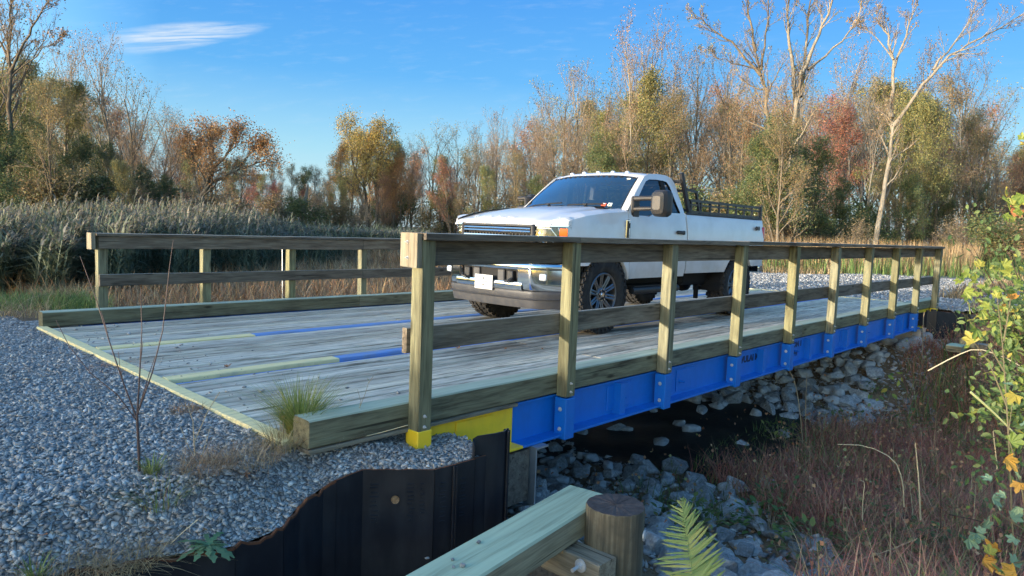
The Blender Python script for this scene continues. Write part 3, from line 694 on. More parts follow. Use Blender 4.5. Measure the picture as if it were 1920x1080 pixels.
mb = MB(); c = Vector((.21, -1.06, -.50)); mb.tube([c, c-Vector((.006, 0, 0))], .034, 20); mb.tube([c-Vector((.006, 0, 0)), c-Vector((.022, 0, 0))], .019, 6); mb.tube([c-Vector((.02, 0, 0)), c-Vector((.075, .004, 0))], .010, 10); mb.build('bolt', M_BOLT, CB)
# far bank: stub timbers
t = thing('fender_timber', 'short pale timber lying beside the far sheet piling', 'timber', (11.2, -.62, -.42))
board('beam', 10.35, 10.75, -.82, -.60, -.52, -.42, M_FENDER, t, 'y'); board('beam', 10.72, 12.2, -.93, -.72, -.46, -.33, M_FENDER, t)
t = thing('bolted_post', 'squat weathered post with two bright bolts on the far bank', 'post', (11.0, -.95, -1.0))
board('post', 10.78, 11.02, -1.10, -.86, -1.1, -.40, M_PILE if False else M_RAIL, t, 'z'); mb = MB()
for z in (-.55, -.72): mb.tube([(10.77, -1.0, z), (10.755, -1.0, z)], .03, 12)
mb.build('bolt', M_BOLT, t)
t = thing('rail_marker', 'small white marker on a thin stake beyond the far railing', 'marker', (2.75, 6.6, -.6))
mb = MB(); mb.cyl((2.75, 6.6, -.6), (2.73, 6.6, .79), .006, 6); mb.build('stake', M_GALV, t); mb = MB(); mb.box((2.73, 6.59, .83), (.05, .006, .07), bev=.002); mb.build('marker_plate', flat('white_plastic', (.75, .76, .78), .5), t)
# ================================================================== PICKUP TRUCK (nose towards -X, driver's side towards -Y)
YC = 2.60; TL = Vector((5.8, YC, 0))
def white_paint():
    m, nt, b = newmat('white_car_paint'); p = texco(nt, 'Object'); n1 = noise(nt, p, 3.0, 5, .6); sp = nt.nodes.new('ShaderNodeSeparateXYZ'); lk(nt, p, sp.inputs[0])
    low = mth('MULTIPLY', mth('SUBTRACT', .95, sp.outputs[2], nt=nt), 1.6, nt=nt, clamp=True); f = mth('ADD', mth('MULTIPLY', low, n1, nt=nt), mth('MULTIPLY', mth('SUBTRACT', n1, .42, nt=nt), .9, nt=nt, clamp=True), nt=nt, clamp=True)
    c = mixc3(nt, f, (.66, .665, .68), (.34, .30, .25)); lk(nt, c, b.inputs['Base Color']); b.inputs['Roughness'].default_value = .32; b.inputs['Coat Weight'].default_value = .8; b.inputs['Coat Roughness'].default_value = .05
    return m
M_WHITE = white_paint(); M_CHROME = flat('chrome', (.80, .82, .84), .12, 1.0)
M_BLACKP = paint('black_plastic', (.018, .018, .02), .45, dirt=.3, dirtcol=(.07, .06, .05)); M_GREYP = paint('grey_plastic', (.045, .045, .05), .48, dirt=.3, dirtcol=(.12, .11, .095))
M_MIRR = paint('mirror_black_plastic', (.022, .022, .024), .45, dirt=.15)
M_TYRE = paint('tyre_rubber', (.022, .022, .023), .75, dirt=.5, dirtcol=(.09, .08, .07), scale=14, spec=.25)
M_RIM = flat('machined_rim', (.20, .20, .21), .32, .9); M_RIMD = flat('dark_rim_pocket', (.02, .02, .022), .4, .3)
M_STEELB = paint('black_rack_steel', (.02, .02, .022), .4, dirt=.2); M_SEAM = flat('seam_black', (.004, .004, .005), .8)
M_AMBER = flat('amber_lens', (.62, .10, .01), .2, coat=1); M_RED = flat('red_lens', (.42, .012, .014), .2, coat=1); M_CLEAR = flat('clear_lens', (.75, .8, .85), .06, .35, coat=1)
M_SEAT = flat('grey_cloth', (.16, .155, .15), .9); M_HEADR = flat('beige_cloth', (.42, .40, .36), .9); M_INT = flat('dark_interior', (.02, .02, .022), .7)
def glass(name, tint, refl=1.0):
    m = bpy.data.materials.new(name); m.use_nodes = True; nt = m.node_tree; nt.nodes.clear(); out = nt.nodes.new('ShaderNodeOutputMaterial')
    t = nt.nodes.new('ShaderNodeBsdfTransparent'); t.inputs[0].default_value = (*tint, 1); g = nt.nodes.new('ShaderNodeBsdfGlossy'); g.inputs['Roughness'].default_value = .02
    f = nt.nodes.new('ShaderNodeFresnel'); f.inputs[0].default_value = 1.52; mx = nt.nodes.new('ShaderNodeMixShader'); lk(nt, mth('MULTIPLY_ADD', f.outputs[0], 1.0*refl, .03, nt=nt, clamp=True), mx.inputs[0])
    lk(nt, t.outputs[0], mx.inputs[1]); lk(nt, g.outputs[0], mx.inputs[2]); lk(nt, mx.outputs[0], out.inputs[0]); return m
M_GLASS = glass('windscreen_glass', (.50, .55, .57), 4.5); M_GLASSD = glass('side_glass', (.26, .28, .29), .12)

TK = thing('pickup_truck', 'white pickup truck with chrome bumper and black bed rack parked on the bridge', 'truck', TL); TK.scale = (1, .94, 1); TK.location.y = 2.565
def tb(mb, name, mats, smooth=False, parent=None, label=None):
    o = mb.build(name, mats, None, smooth, Vector((5.8, YC, 0)) + (Vector(parent.location) if parent else Vector((0, 0, 0)))); o.parent = parent or TK
    if label: o['label'] = label
    return o
FAX, RAX, AZ = 4.07, 7.47, .455
ZP = [(.55, .925), (.62, .955), (.72, .975), (.85, .982), (1.02, .985), (1.18, .980), (1.28, .968), (1.36, .952), (1.44, .935), (1.50, .92)]
def sidey(x, z, flare=True):
    y = np.interp(z, [a for a, _ in ZP], [b for _, b in ZP])
    if x < 3.75: y -= .075*((3.75-x)/.55)**2
    for ax in (FAX, RAX):
        d = math.hypot(x-ax, z-AZ); y += .032*math.exp(-((d-.51)/.045)**2) + .014*math.exp(-((d-.60)/.06)**2)
    return y
ZTX = [3.2, 3.26, 3.4, 3.7, 4.1, 4.5, 4.6]; ZTZ = [1.225, 1.255, 1.30, 1.365, 1.415, 1.445, 1.45]
def fender_top(x): return float(np.interp(x, ZTX, ZTZ))
def panel(name, xs, zb, zt, side, extra=None, nz=16, label=None):
    rows_ = []
    for x in xs:
        a, b_ = zb(x), zt(x); col = []
        for k in range(nz+1):
            z = a+(b_-a)*k/nz; col.append((x, YC+side*sidey(x, z), z))
        if extra: col += [(x+dx, YC+side*(yy), zz) for dx, yy, zz in extra(x)]
        # turned-in lower lip
        col = [(x, YC+side*(sidey(x, a)-.05), a+.0)] + col
        rows_.append(col)
    mb = MB(); mb.grid(rows_)
    # closed front and rear edges
    for r_ in (rows_[0], rows_[-1]): mb.grid([r_, [(p[0], p[1]-side*.03, p[2]) for p in r_]])
    return tb(mb, name, M_WHITE, 35, label=label)
def archz(ax, r, base):
    def f(x):
        d = abs(x-ax); return max(base, AZ+math.sqrt(r*r-d*d)) if d < r else base
    return f
def xs_arch(x0, x1, ax, r, base):
    xs = set([x0, x1]); n = int((x1-x0)/.06)
    for i in range(n+1): xs.add(x0+(x1-x0)*i/n)
    zmin = (base-AZ)/r; a0 = math.asin(min(1, max(-1, zmin)))
    for k in range(29):
        th = a0+(PI-2*a0)*k/28; x = ax+r*math.cos(th); xs.add(x)
    for e in (-.004, .004): xs.add(ax-r*math.cos(a0)+e); xs.add(ax+r*math.cos(a0)+e)
    return sorted(x for x in xs if x0 <= x <= x1)
for side in (-1, 1):
    def fz(x):
        a = archz(FAX, .495, .62)(x)
        return max(a, .80) if x < FAX-.2 else a
    def ftop(x): zt = fender_top(x); return [(0, .900, zt+.012), (0, .86, zt+.022), (0, .815, zt+.028)]
    panel('front_wing', xs_arch(3.40, 4.54, FAX, .495, .62), lambda x: min(fz(x), fender_top(x)-.1), lambda x: fender_top(x)-.012, side, ftop)
    # door skin
    def sill(x): return float(np.interp(x, [4.55, 4.62, 5.0, 5.18, 5.3, 5.92], [1.43, 1.395, 1.395, 1.450, 1.458, 1.462]))
    d = panel('door', [4.553+.045*i for i in range(31)], lambda x: .63, sill, side, lambda x: [(0, .905, sill(x)+.004)])
    # shallow body crease along the door bottom is in the profile; handle and lower scuff strip
    mb = MB(); ys = YC+side*(.985); mb.box((5.70, ys+side*.014, 1.215), (.17, .035, .045), bev=.012); mb.box((5.795, ys+side*.012, 1.212), (.05, .03, .055), bev=.010); tb(mb, 'door_handle', M_BLACKP, 40)
    def bz(x):
        a = archz(RAX, .50, .665)(x); return max(a, .74) if x > RAX+.3 else a
    panel('bed_side', xs_arch(5.94, 8.34, RAX, .50, .665), bz, lambda x: 1.44, side, lambda x: [(0, .925, 1.457), (0, .89, 1.462), (0, .84, 1.462), (0, .835, 1.0)])
    mb = MB(); mb.box((7.14, YC+side*.886, 1.474), (2.38, .105, .022), bev=.006); tb(mb, 'bed_rail_cap', M_BLACKP)
    # tail lamp wrapping the corner
    mb = MB(); mb.box((8.345, YC+side*.905, 1.155), (.09, .15, .40), bev=.02); tb(mb, 'tail_lamp', M_RED, 40)
    # rear wheel arch trim and liner, front liner
    for ax, r in ((FAX, .49), (RAX, .495)):
        mb = MB(); rows_ = []
        for yy in (.95, .60):
            rows_.append([(ax+r*math.cos(a), YC+side*yy, AZ+r*math.sin(a)) for a in [(-.05+1.1*k/24)*PI for k in range(25)]])
        mb.grid(rows_); mb.poly([(ax+r*math.cos(a), YC+side*.60, AZ+r*math.sin(a)) for a in [PI*k/16 for k in range(17)]]); tb(mb, 'wheel_arch_liner', M_SEAM)
    # wing vent badge
    mb = MB(); mb.box((4.475, YC+side*.993, 1.225), (.075, .02, .235), bev=.008); tb(mb, 'side_vent', M_CHROME)
    mb = MB(); mb.box((4.468, YC+side*1.004, 1.225), (.045, .008, .20), bev=.003); mb.box((4.50, YC+side*1.006, 1.27), (.012, .008, .06)); tb(mb, 'vent_grid', M_BLACKP)
    # dark seams
    for xx, za, zb_ in ((4.546, .64, 1.43), (5.931, .66, 1.46)):
        mb = MB(); mb.grid([[(xx-.016, YC+side*(sidey(xx, z)-.030), z) for z in np.linspace(za, zb_, 10)], [(xx+.016, YC+side*(sidey(xx, z)-.030), z) for z in np.linspace(za, zb_, 10)]]); tb(mb, 'panel_gap', M_SEAM)
    # --- cab side frame
    def fy(z): return .925-(z-1.44)*.30
    outer = [(4.50, 1.445), (4.57, 1.445), (4.66, 1.55), (4.80, 1.68), (4.96, 1.815), (5.06, 1.895), (5.18, 1.945), (5.40, 1.96), (5.60, 1.958), (5.73, 1.935), (5.80, 1.87), (5.845, 1.73), (5.885, 1.58), (5.915, 1.46), (5.915, 1.445), (5.4, 1.445), (5.18, 1.44), (4.9, 1.385), (4.7, 1.385), (4.56, 1.42)]
    inner = [(4.66, 1.435), (4.70, 1.47), (4.77, 1.55), (4.88, 1.66), (4.99, 1.762), (5.085, 1.842), (5.17, 1.872), (5.35, 1.882), (5.52, 1.880), (5.60, 1.868), (5.655, 1.81), (5.70, 1.70), (5.75, 1.58), (5.80, 1.48), (5.79, 1.466), (5.4, 1.462), (5.20, 1.455), (5.0, 1.402), (4.76, 1.402), (4.68, 1.41)]
    A = [(x, YC+side*fy(z), z) for x, z in outer]; B = [(x, YC+side*(fy(z)+.002), z) for x, z in inner]; B2 = [(x, YC+side*(fy(z)-.035), z) for x, z in inner]
    mb = MB(); mb.ring(A, B); tb(mb, 'door_frame', M_WHITE, 35)
    mb = MB(); mb.ring(B, B2); 
    b3 = [(5.43, 1.881), (5.53, 1.880), (5.60, 1.462), (5.49, 1.462)]; mb.poly([(x, YC+side*(fy(z)-.006), z) for x, z in b3]); tb(mb, 'window_seal', M_SEAM)
    mb = MB(); mb.poly([(x, YC+side*(fy(z)-.018), z) for x, z in inner]); tb(mb, 'side_window', M_GLASSD)
    # --- tow mirror
    s_ = side; y0 = YC+s_*.93; ym = YC+s_*(1.34 if s_ < 0 else 1.0)
    mb = MB(); mb.tube([(4.66, y0, 1.60), (4.66, y0+s_*.16, 1.605), (4.66, (ym-s_*.09), 1.605)], .030, 10); mb.tube([(4.66, y0, 1.475), (4.66, y0+s_*.16, 1.48), (4.66, (ym-s_*.09), 1.485)], .026, 10); mb.box((4.70, y0-s_*.0, 1.50), (.16, .05, .26), bev=.02); tb(mb, 'mirror_arm', M_BLACKP, 40)
    mb = MB(); rows_ = []
    prof = [(.0, .90), (.05, 1.0), (.13, .97), (.19, .80), (.215, .5)]
    shape = []
    for k in range(28):
        th = 2*PI*k/28; ex = .42; cx_ = math.copysign(abs(math.cos(th))**ex, math.cos(th)); sx_ = math.copysign(abs(math.sin(th))**ex, math.sin(th)); shape.append((cx_*.112, sx_*.16))
    for (dx, k) in prof: rows_.append([((4.76 if s_ < 0 else 4.90)-dx*(1 if s_ < 0 else .7), ym+a*k*(1 if s_ < 0 else .55), 1.545+b_*k*(1 if s_ < 0 else .8)) for a, b_ in shape])
    for r0_, r1_ in zip(rows_[:-1], rows_[1:]): mb.ring(r0_, r1_)
    mb.poly(rows_[-1]); tb(mb, 'mirror_shell', M_MIRR, 50)
    mb = MB(); mb.poly([(p[0]-.004, ym+(p[1]-ym)*.93, 1.545+(p[2]-1.545)*.93) for p in rows_[0]]); tb(mb, 'mirror_glass', M_CHROME)

# --- hood
def hood_z(x, yy):
    z0 = float(np.interp(x, [3.19, 3.205, 3.235, 3.29, 3.4, 3.7, 4.1, 4.5, 4.6], [1.225, 1.25, 1.278, 1.297, 1.322, 1.388, 1.44, 1.472, 1.476]))
    a = abs(yy); z = z0+.022*(1-(a/.81)**2) - .012
    t = smooth(.54, .47, np.array(a)); z += .020*float(t)*min(1, (x-3.19)/.3)
    return z
mb = MB(); mb.grid([[(x+.05*(yy/.81)**2*max(0, (3.9-x)/.7)+.12*(1-(yy/.81)**2)*0, YC+yy, hood_z(x, yy)) for yy in [(-.81+1.62*k/40) for k in range(41)]] for x in [3.19, 3.197, 3.205, 3.22, 3.235, 3.26, 3.29, 3.34, 3.4, 3.5, 3.6, 3.75, 3.9, 4.05, 4.2, 4.35, 4.42]])
tb(mb, 'bonnet', M_WHITE, 60)
mb = MB(); mb.grid([[(x, YC+yy, hood_z(4.42, yy)-.012-.0*(x-4.4)) for yy in [(-.88+1.76*k/20) for k in range(21)]] for x in (4.40, 4.56)]); tb(mb, 'cowl_panel', M_BLACKP)
for side in (-1, 1):
    mb = MB(); mb.tube([(x, YC+side*(.812), hood_z(x, .81)-.003) for x in (3.30, 3.5, 3.8, 4.1, 4.4)], .0035, 5); tb(mb, 'bonnet_seam', M_SEAM)
for k, ch in enumerate('SUPER DUTY'):
    if ch == ' ': continue
mt = Matrix.Translation(-TL) @ Matrix.Translation((3.262, YC+.50, 1.304)) @ Matrix(((0, math.cos(R(28)), math.sin(R(-28))*1.0, 0), (-1, 0, 0, 0), (0, math.sin(R(28)), math.cos(R(28)), 0), (0, 0, 0, 1)))
text_mesh('bonnet_lettering', 'SUPER  DUTY', .062, M_WHITE, mt, TK, extrude=.0015, bold=.0, sx=1.95)
# --- front fascia
def fx(yy):         # plan curve of the nose
    a = abs(yy); return 3.175+.03*(a/.6)**2+.15*max(0, (a-.66)/.30)**1.7
def strip(name, y0, y1, zs, mat, off=0, n=30, sm=50, parent=None, fxn=fx):
    mb = MB(); mb.grid([[(fxn(yy)+dx+off, YC+yy, z) for (dx, z) in zs] for yy in [y0+(y1-y0)*k/n for k in range(n+1)]]); return tb(mb, name, mat, sm, parent)
strip('grille_back', -.62, .62, [(.05, 1.235), (.05, .80)], M_SEAM)
gr = strip('grille_frame', -.60, .60, [(.03, 1.238), (-.012, 1.232), (-.016, 1.214), (.01, 1.207)], M_BLACKP)
for zc, h_ in ((1.188, .012), (1.156, .012), (1.090, .027), (1.0, .013)):
    strip('grille_bar', -.565, .565, [(.01, zc+h_), (-.018, zc+h_*.8), (-.024, zc), (-.018, zc-h_*.8), (.01, zc-h_)], M_CHROME, .0)
strip('grille_frame', -.66, .66, [(.02, .86), (-.02, .85), (-.028, .83), (-.02, .81), (.02, .80)], M_CHROME)
mb = MB()
for yy in np.linspace(-.55, .55, 21):
    for z in (.90, 1.105, 1.035): mb.box((fx(yy)+.02, YC+yy, z), (.02, .012, .05))
for z in (.93, .96, 1.105, 1.037): mb.box((3.215, YC, z), (.012, 1.12, .006))
tb(mb, 'grille_mesh', M_BLACKP)
for side in (-1, 1):
    mb = MB(); mb.box((3.205, YC+side*.595, 1.03), (.06, .06, .42), bev=.02); tb(mb, 'grille_frame', M_BLACKP if True else M_CHROME, 40)
    ya, yb = (.63, .955); f = lambda a, b_: (min(a, b_), max(a, b_))
    lo, hi = f(side*ya, side*yb)
    strip('headlamp_bezel', lo, hi, [(.03, 1.242), (-.004, 1.236), (-.006, 1.222), (.03, 1.218)], M_CHROME, 0)
    strip('headlamp_housing', lo, hi, [(.045, 1.225), (.06, 1.0), (.045, .92)], M_BLACKP)
    lo2, hi2 = f(side*.63, side*.90)
    hl = strip('headlamp', lo, hi, [(.008, 1.222), (.0, 1.15), (.0, 1.0), (.008, .925)], M_GLASS if False else glass('lamp_cover', (.92, .93, .94), 1.0), 0)
    mb = MB()
    for (yy, z, r) in ((.715, 1.165, .042), (.725, 1.06, .05)):
        mb.lathe([(r, -.0), (r*.8, .02), (r*.3, .035), (.001, .04)], (fx(yy)+.02, YC+side*yy, z), 'x', 16)
    for (y1_, z1, y2_, z2) in ((.64, 1.20, .80, 1.20), (.64, 1.115, .79, 1.115), (.79, 1.20, .86, 1.10), (.79, 1.115, .84, 1.0), (.86, 1.21, .90, 1.12)):
        mb.tube([(fx(y1_)+.016, YC+side*y1_, z1), (fx(y2_)+.016, YC+side*y2_, z2)], .014, 8)
    tb(mb, 'lamp_reflector', M_CHROME, 50)
    lo, hi = f(side*.885, side*.95); strip('turn_lamp', lo, hi, [(-.003, 1.205), (-.006, 1.16), (-.003, 1.06)], M_AMBER)
    # painted corner between headlamp and wheel arch
    lo, hi = f(side*.935, side*.955)
for side in (-1, 1):
    mb = MB(); rows_ = []
    for k in range(9):
        yy = .795+.165*k/8; x0_ = fx(yy); e = min(1, max(0, (yy-.90)/.06)); row_ = [(x0_+.02, YC+side*yy, 1.235), (x0_-.002, YC+side*yy, 1.243), (x0_+.004, YC+side*yy, 1.255)]
        for x_ in (3.27, 3.32, 3.37, 3.41, 3.45):
            x_ = max(x_, x0_+.012+(x_-3.27)*.3); row_.append((x_, YC+side*min(yy, .955), fender_top(x_)+.028*(1-e)-.012*e))
        rows_.append(row_)
    mb.grid(rows_); mb.grid([[(x_, YC+side*.957, z_) for z_ in (1.243, 1.27, fender_top(x_)-.012)] for x_ in (3.385, 3.40, 3.45)]); tb(mb, 'wing_nose', M_WHITE, 60)
# --- bumper
def bx(yy): a = abs(yy); return 3.055+.045*(a/.7)**2+.32*max(0, (a-.66)/.27)**1.8
strip('bumper', -.93, .93, [(.10, .815), (.015, .812), (-.004, .80), (-.010, .765), (-.002, .738), (.03, .730)], M_CHROME, fxn=bx, n=60)
for side in (-1, 1):
    lo, hi = sorted((side*.50, side*.94)); strip('bumper_corner', lo, hi, [(.0, .770), (-.003, .74), (-.002, .60), (.012, .53), (.05, .505)], M_CHROME, fxn=bx)
strip('bumper', -.56, .56, [(.05, .605), (.0, .598), (-.008, .575), (-.004, .53), (.012, .505), (.04, .498)], M_CHROME, fxn=bx)
strip('bumper_intake', -.52, .52, [(.055, .78), (.06, .58)], M_SEAM, fxn=bx)
for side in (-1, 1):
    mb = MB(); mb.box((3.10, YC+side*.37, .655), (.05, .09, .13), bev=.01); mb.tube([(3.10, YC+side*.33, .61), (3.035, YC+side*.34, .60), (3.03, YC+side*.40, .615), (3.06, YC+side*.42, .64)], .014, 8); tb(mb, 'tow_hook', M_BLACKP, 40)
    mb = MB(); mb.box((3.10, YC+side*.21, .66), (.03, .11, .13), bev=.01); tb(mb, 'intake_block', M_GREYP)
    mb = MB(); mb.box((3.075+.10, YC+side*.80, .67), (.04, .10, .07), bev=.012); tb(mb, 'fog_lamp', M_CLEAR, 40)
strip('air_dam', -.93, .93, [(.03, .508), (.012, .50), (.008, .47), (.03, .43), (.032, .42), (.045, .36), (.065, .315), (.12, .31)], M_GREYP, fxn=bx, n=60)
strip('air_dam_lip', -.89, .89, [(.012, .432), (-.004, .425), (.02, .41)], M_GREYP, fxn=bx, n=60)
mb = MB(); mb.box((3.035, YC+.02, .568), (.008, .305, .165), bev=.004); pl = tb(mb, 'number_plate', flat('plate_white', (.52, .52, .51), .4, coat=.3))
M_PLG = flat('plate_grey_print', (.09, .10, .11), .6); mm = lambda y_, z_: Matrix.Translation(-TL) @ Matrix.Translation((3.0295, YC+.02+y_, z_)) @ Matrix(((0, 0, -1, 0), (-1, 0, 0, 0), (0, 1, 0, 0), (0, 0, 0, 1)))
text_mesh('plate_lettering', 'DELAWARE', .036, M_PLG, mm(.112, .560), TK, .0005, sx=1.1)
mb = MB(); mb.poly([(3.0292, YC+.02+.013*math.cos(a)*(1 if math.sin(a) < .3 else .7), .610+.021*math.sin(a)) for a in [2*PI*k/14 for k in range(14)]]); mb.poly([(3.0292, YC+.05, .530), (3.0292, YC-.01, .530), (3.0292, YC+.005, .545), (3.0292, YC+.035, .545)])
for (ya_, za_, yb_, zb_) in ((-.13, .634, .13, .634), (-.13, .502, .13, .502)): mb.poly([(3.0292, YC+.02+ya_, za_), (3.0292, YC+.02+yb_, za_), (3.0292, YC+.02+yb_, za_+.002), (3.0292, YC+.02+ya_, za_+.002)])
for yy in (-.13, .13): mb.poly([(3.0292, YC+.02+yy, .502), (3.0292, YC+.022+yy, .502), (3.0292, YC+.022+yy, .636), (3.0292, YC+.02+yy, .636)])
tb(mb, 'plate_crest', M_PLG)

# --- windscreen, roof, rear wall
def ws(u, v):       # u -1..1 across, v 0 bottom 1 top
    xb = 4.40+.13*u*u; xt = 4.985+.07*u*u; yb = .885*u; yt = .752*u
    return (xb+(xt-xb)*v, YC+yb+(yt-yb)*v, (1.475-.02*u*u)+(1.925-1.475-.0*u*u)*v-.012*u*u*v+.018*math.sin(PI*v))
mb = MB(); mb.grid([[ws(-.955+1.91*i/16, .02+.955*k/8) for i in range(17)] for k in range(9)]); tb(mb, 'windscreen', M_GLASS, 60)
mb = MB(); mb.grid([[ws(-1+2*i/16, v) for i in range(17)] for v in (.925, .985)]); tb(mb, 'windscreen_band', M_SEAM)
for side in (-1, 1):
    mb = MB(); mb.grid([[ws(side*u, v) for u in (.94, .97, 1.0)]+[(ws(side*1.0, v)[0]+.035, YC+side*(.925-(ws(side, v)[2]-1.44)*.30+.0), ws(side, v)[2]+.0)] + [(4.50+(5.10-4.50)*v+.03, YC+side*(.925-(1.445+.46*v-1.44)*.30), 1.445+.455*v)] for v in [k/12 for k in range(13)]]); tb(mb, 'windscreen_pillar', M_WHITE, 50)
    mb = MB(); mb.tube([ws(side*.945, v) for v in (0, .25, .5, .75, 1)], .007, 6); tb(mb, 'windscreen_trim', M_SEAM)
def roof(x, u):
    e = abs(u); yy = .778*u; 
    z = float(np.interp(x, [4.98, 5.03, 5.12, 5.3, 5.5, 5.68, 5.76, 5.80], [1.925, 1.950, 1.972, 1.988, 1.99, 1.978, 1.955, 1.92]))
    z -= .040*e**4 + .012*e*e; return (x+.06*u*u*max(0, (5.3-x)/.32), YC+yy, z)
mb = MB(); mb.grid([[roof(x, -1+2*k/24) for k in range(25)] for x in (4.98, 5.0, 5.03, 5.07, 5.12, 5.2, 5.3, 5.4, 5.5, 5.6, 5.68, 5.73, 5.76, 5.79, 5.80)]); tb(mb, 'roof', M_WHITE, 60)
for side in (-1, 1):
    xs = (5.05, 5.12, 5.2, 5.3, 5.4, 5.5, 5.6, 5.68, 5.73, 5.77); mb = MB(); mb.grid([[roof(x, side) for x in xs], [(x, YC+side*(.925-(float(np.interp(x, [5.06, 5.18, 5.4, 5.6, 5.73, 5.80], [1.895, 1.945, 1.96, 1.958, 1.935, 1.87]))-1.44)*.30), float(np.interp(x, [5.06, 5.18, 5.4, 5.6, 5.73, 5.80], [1.895, 1.945, 1.96, 1.958, 1.935, 1.87]))) for x in xs]]); tb(mb, 'roof_rail', M_WHITE, 60)
for u in (-.62, -.32, 0, .32, .62):
    mb = MB(); c = Vector(roof(5.10, u)); mb.lathe([(.034, -.004), (.032, .012), (.022, .022), (.001, .026)], c, 'z', 12); o = tb(mb, 'roof_marker_lamp', M_CLEAR, 60); 
mb = MB(); bw = lambda z, k: (5.80+(1.92-z)/.46*.115, YC+k*(.925-(z-1.44)*.30), z)
mb.ring([bw(z, k) for z, k in ((1.92, -.95), (1.92, .95), (1.46, 1), (1.46, -1))], [bw(z, k) for z, k in ((1.85, -.72), (1.85, .72), (1.56, .75), (1.56, -.75))]); tb(mb, 'cab_back', M_WHITE)
mb = MB(); mb.poly([(p[0]-.004, p[1], p[2]) for p in [bw(z, k) for z, k in ((1.85, -.72), (1.85, .72), (1.56, .75), (1.56, -.75))]]); tb(mb, 'rear_window', M_GLASSD)
mb = MB(); mb.box((5.918, YC, 1.05), (.012, 1.86, .84)); tb(mb, 'cab_back', M_WHITE)
# wipers
for (y0, y1) in ((.66, .12), (-.08, -.62)):
    mb = MB(); a = Vector(ws(y0, .03)); b_ = Vector(ws(y1-.05, .085)); up_ = Vector((-.02, 0, .018)); mb.tube([Vector((4.42, YC+y0+.02, 1.468)), a+up_, (a+b_)/2+up_*1.2, b_+up_], .0085, 6); mb.box(tuple((a+b_)/2+up_), (.03, .05, .02)); tb(mb, 'wiper', M_SEAM)
# windscreen stickers on the driver's side
M_STK1 = flat('orange_sticker', (.75, .12, .05), .5); M_STK2 = flat('white_sticker', (.8, .85, .8), .5); M_STK3 = flat('green_print', (.05, .35, .15), .5)
def sticker(u, v, du, dv, mat, off=-.004):
    mb = MB(); mb.grid([[tuple(Vector(ws(u+a*du, v+b_*dv))+Vector((off, 0, -off))) for a in (-1, 0, 1)] for b_ in (-1, 1)]); return tb(mb, 'windscreen_sticker', mat)
sticker(-.66, .10, .035, .035, M_STK1); sticker(-.755, .11, .03, .04, M_STK2); sticker(-.755, .11, .014, .02, M_STK3, -.006); sticker(-.66, .12, .02, .010, M_STK2, -.006)
sticker(-.80, .90, .035, .02, M_STK2)
# interior
mb = MB(); mb.box((4.78, YC, 1.33), (.42, 1.7, .24), bev=.05); tb(mb, 'dashboard', M_INT, 40)
mb = MB(); mb.box((5.3, YC, .85), (1.1, 1.66, .12)); mb.box((5.88, YC, 1.25), (.03, 1.7, .5)); tb(mb, 'cab_floor', M_INT)
for yy in (-.42, .42):
    mb = MB(); mb.box((5.42, YC+yy, 1.06), (.5, .56, .2), bev=.06); mb.box((5.66, YC+yy, 1.36), (.15, .52, .56), rot=Matrix.Rotation(R(8), 3, 'Y'), bev=.05); tb(mb, 'seat', M_SEAT, 50)
    mb = MB(); mb.box((5.70, YC+yy, 1.705), (.09, .24, .17), rot=Matrix.Rotation(R(8), 3, 'Y'), bev=.035); tb(mb, 'head_rest', M_HEADR if yy > 0 else M_INT, 60)
mb = MB(); c = Vector((5.08, YC-.42, 1.42)); tl = R(62)
pts = [c+Vector((math.sin(a)*.19*math.cos(tl)*1.0, math.cos(a)*.19, math.sin(a)*.19*math.sin(tl))) for a in [2*PI*k/24 for k in range(25)]]
mb.tube(pts, .014, 8, False); mb.box(tuple(c+Vector((-.03, 0, 0))), (.06, .14, .10), bev=.02); tb(mb, 'steering_wheel', M_INT, 60)

# --- bed inside, tailgate, rack
mb = MB(); mb.box((7.14, YC, .92), (2.38, 1.66, .03)); mb.box((8.33, YC, 1.18), (.06, 1.66, .52), bev=.01); mb.box((5.965, YC, 1.18), (.03, 1.66, .52)); tb(mb, 'tailgate', M_WHITE)
mb = MB(); mb.box((8.42, YC, .70), (.16, 1.86, .16), bev=.02); tb(mb, 'rear_bumper', M_CHROME, 40)
RK = MB(); 
def bar(a, b_, w=.036, mbx=None):
    a = Vector(a); b_ = Vector(b_); d = b_-a; L = d.length; q = d.to_track_quat('X', 'Z').to_matrix(); (mbx or RK).box(tuple((a+b_)/2), (L, w, w), rot=q)
for s_ in (-1, 1):
    bar((5.86, YC+s_*.86, 2.01), (6.06, YC+s_*.90, 1.48), .05)
    bar((5.95, YC+s_*.89, 1.80), (6.23, YC+s_*.90, 1.775), .03); bar((6.22, YC+s_*.90, 1.78), (6.34, YC+s_*.90, 1.49), .035)
bar((5.90, YC-.87, 1.90), (5.90, YC+.87, 1.90), .045); bar((5.95, YC-.88, 1.78), (5.95, YC+.88, 1.78), .035); bar((6.04, YC-.88, 1.52), (6.04, YC+.88, 1.52), .035)
for k in range(7): yy = -.66+.22*k; bar((5.90, YC+yy, 1.90), (6.03, YC+yy, 1.53), .022)
tb(RK, 'headache_rack', M_STEELB)
for s_ in (-1, 1):
    RK = MB(); y_ = YC+s_*.90
    bar((6.06, y_, 1.655), (8.31, y_, 1.655), .034); bar((6.06, y_, 1.60), (8.31, y_, 1.60), .022); bar((6.06, y_, 1.505), (8.31, y_, 1.505), .03)
    for k in range(9): xx = 6.10+.272*k; bar((xx, y_, 1.48), (xx, y_, 1.65), .028)
    bar((8.31, y_, 1.47), (8.31, y_, 1.70), .05); tb(RK, 'bed_side_rack', M_STEELB)
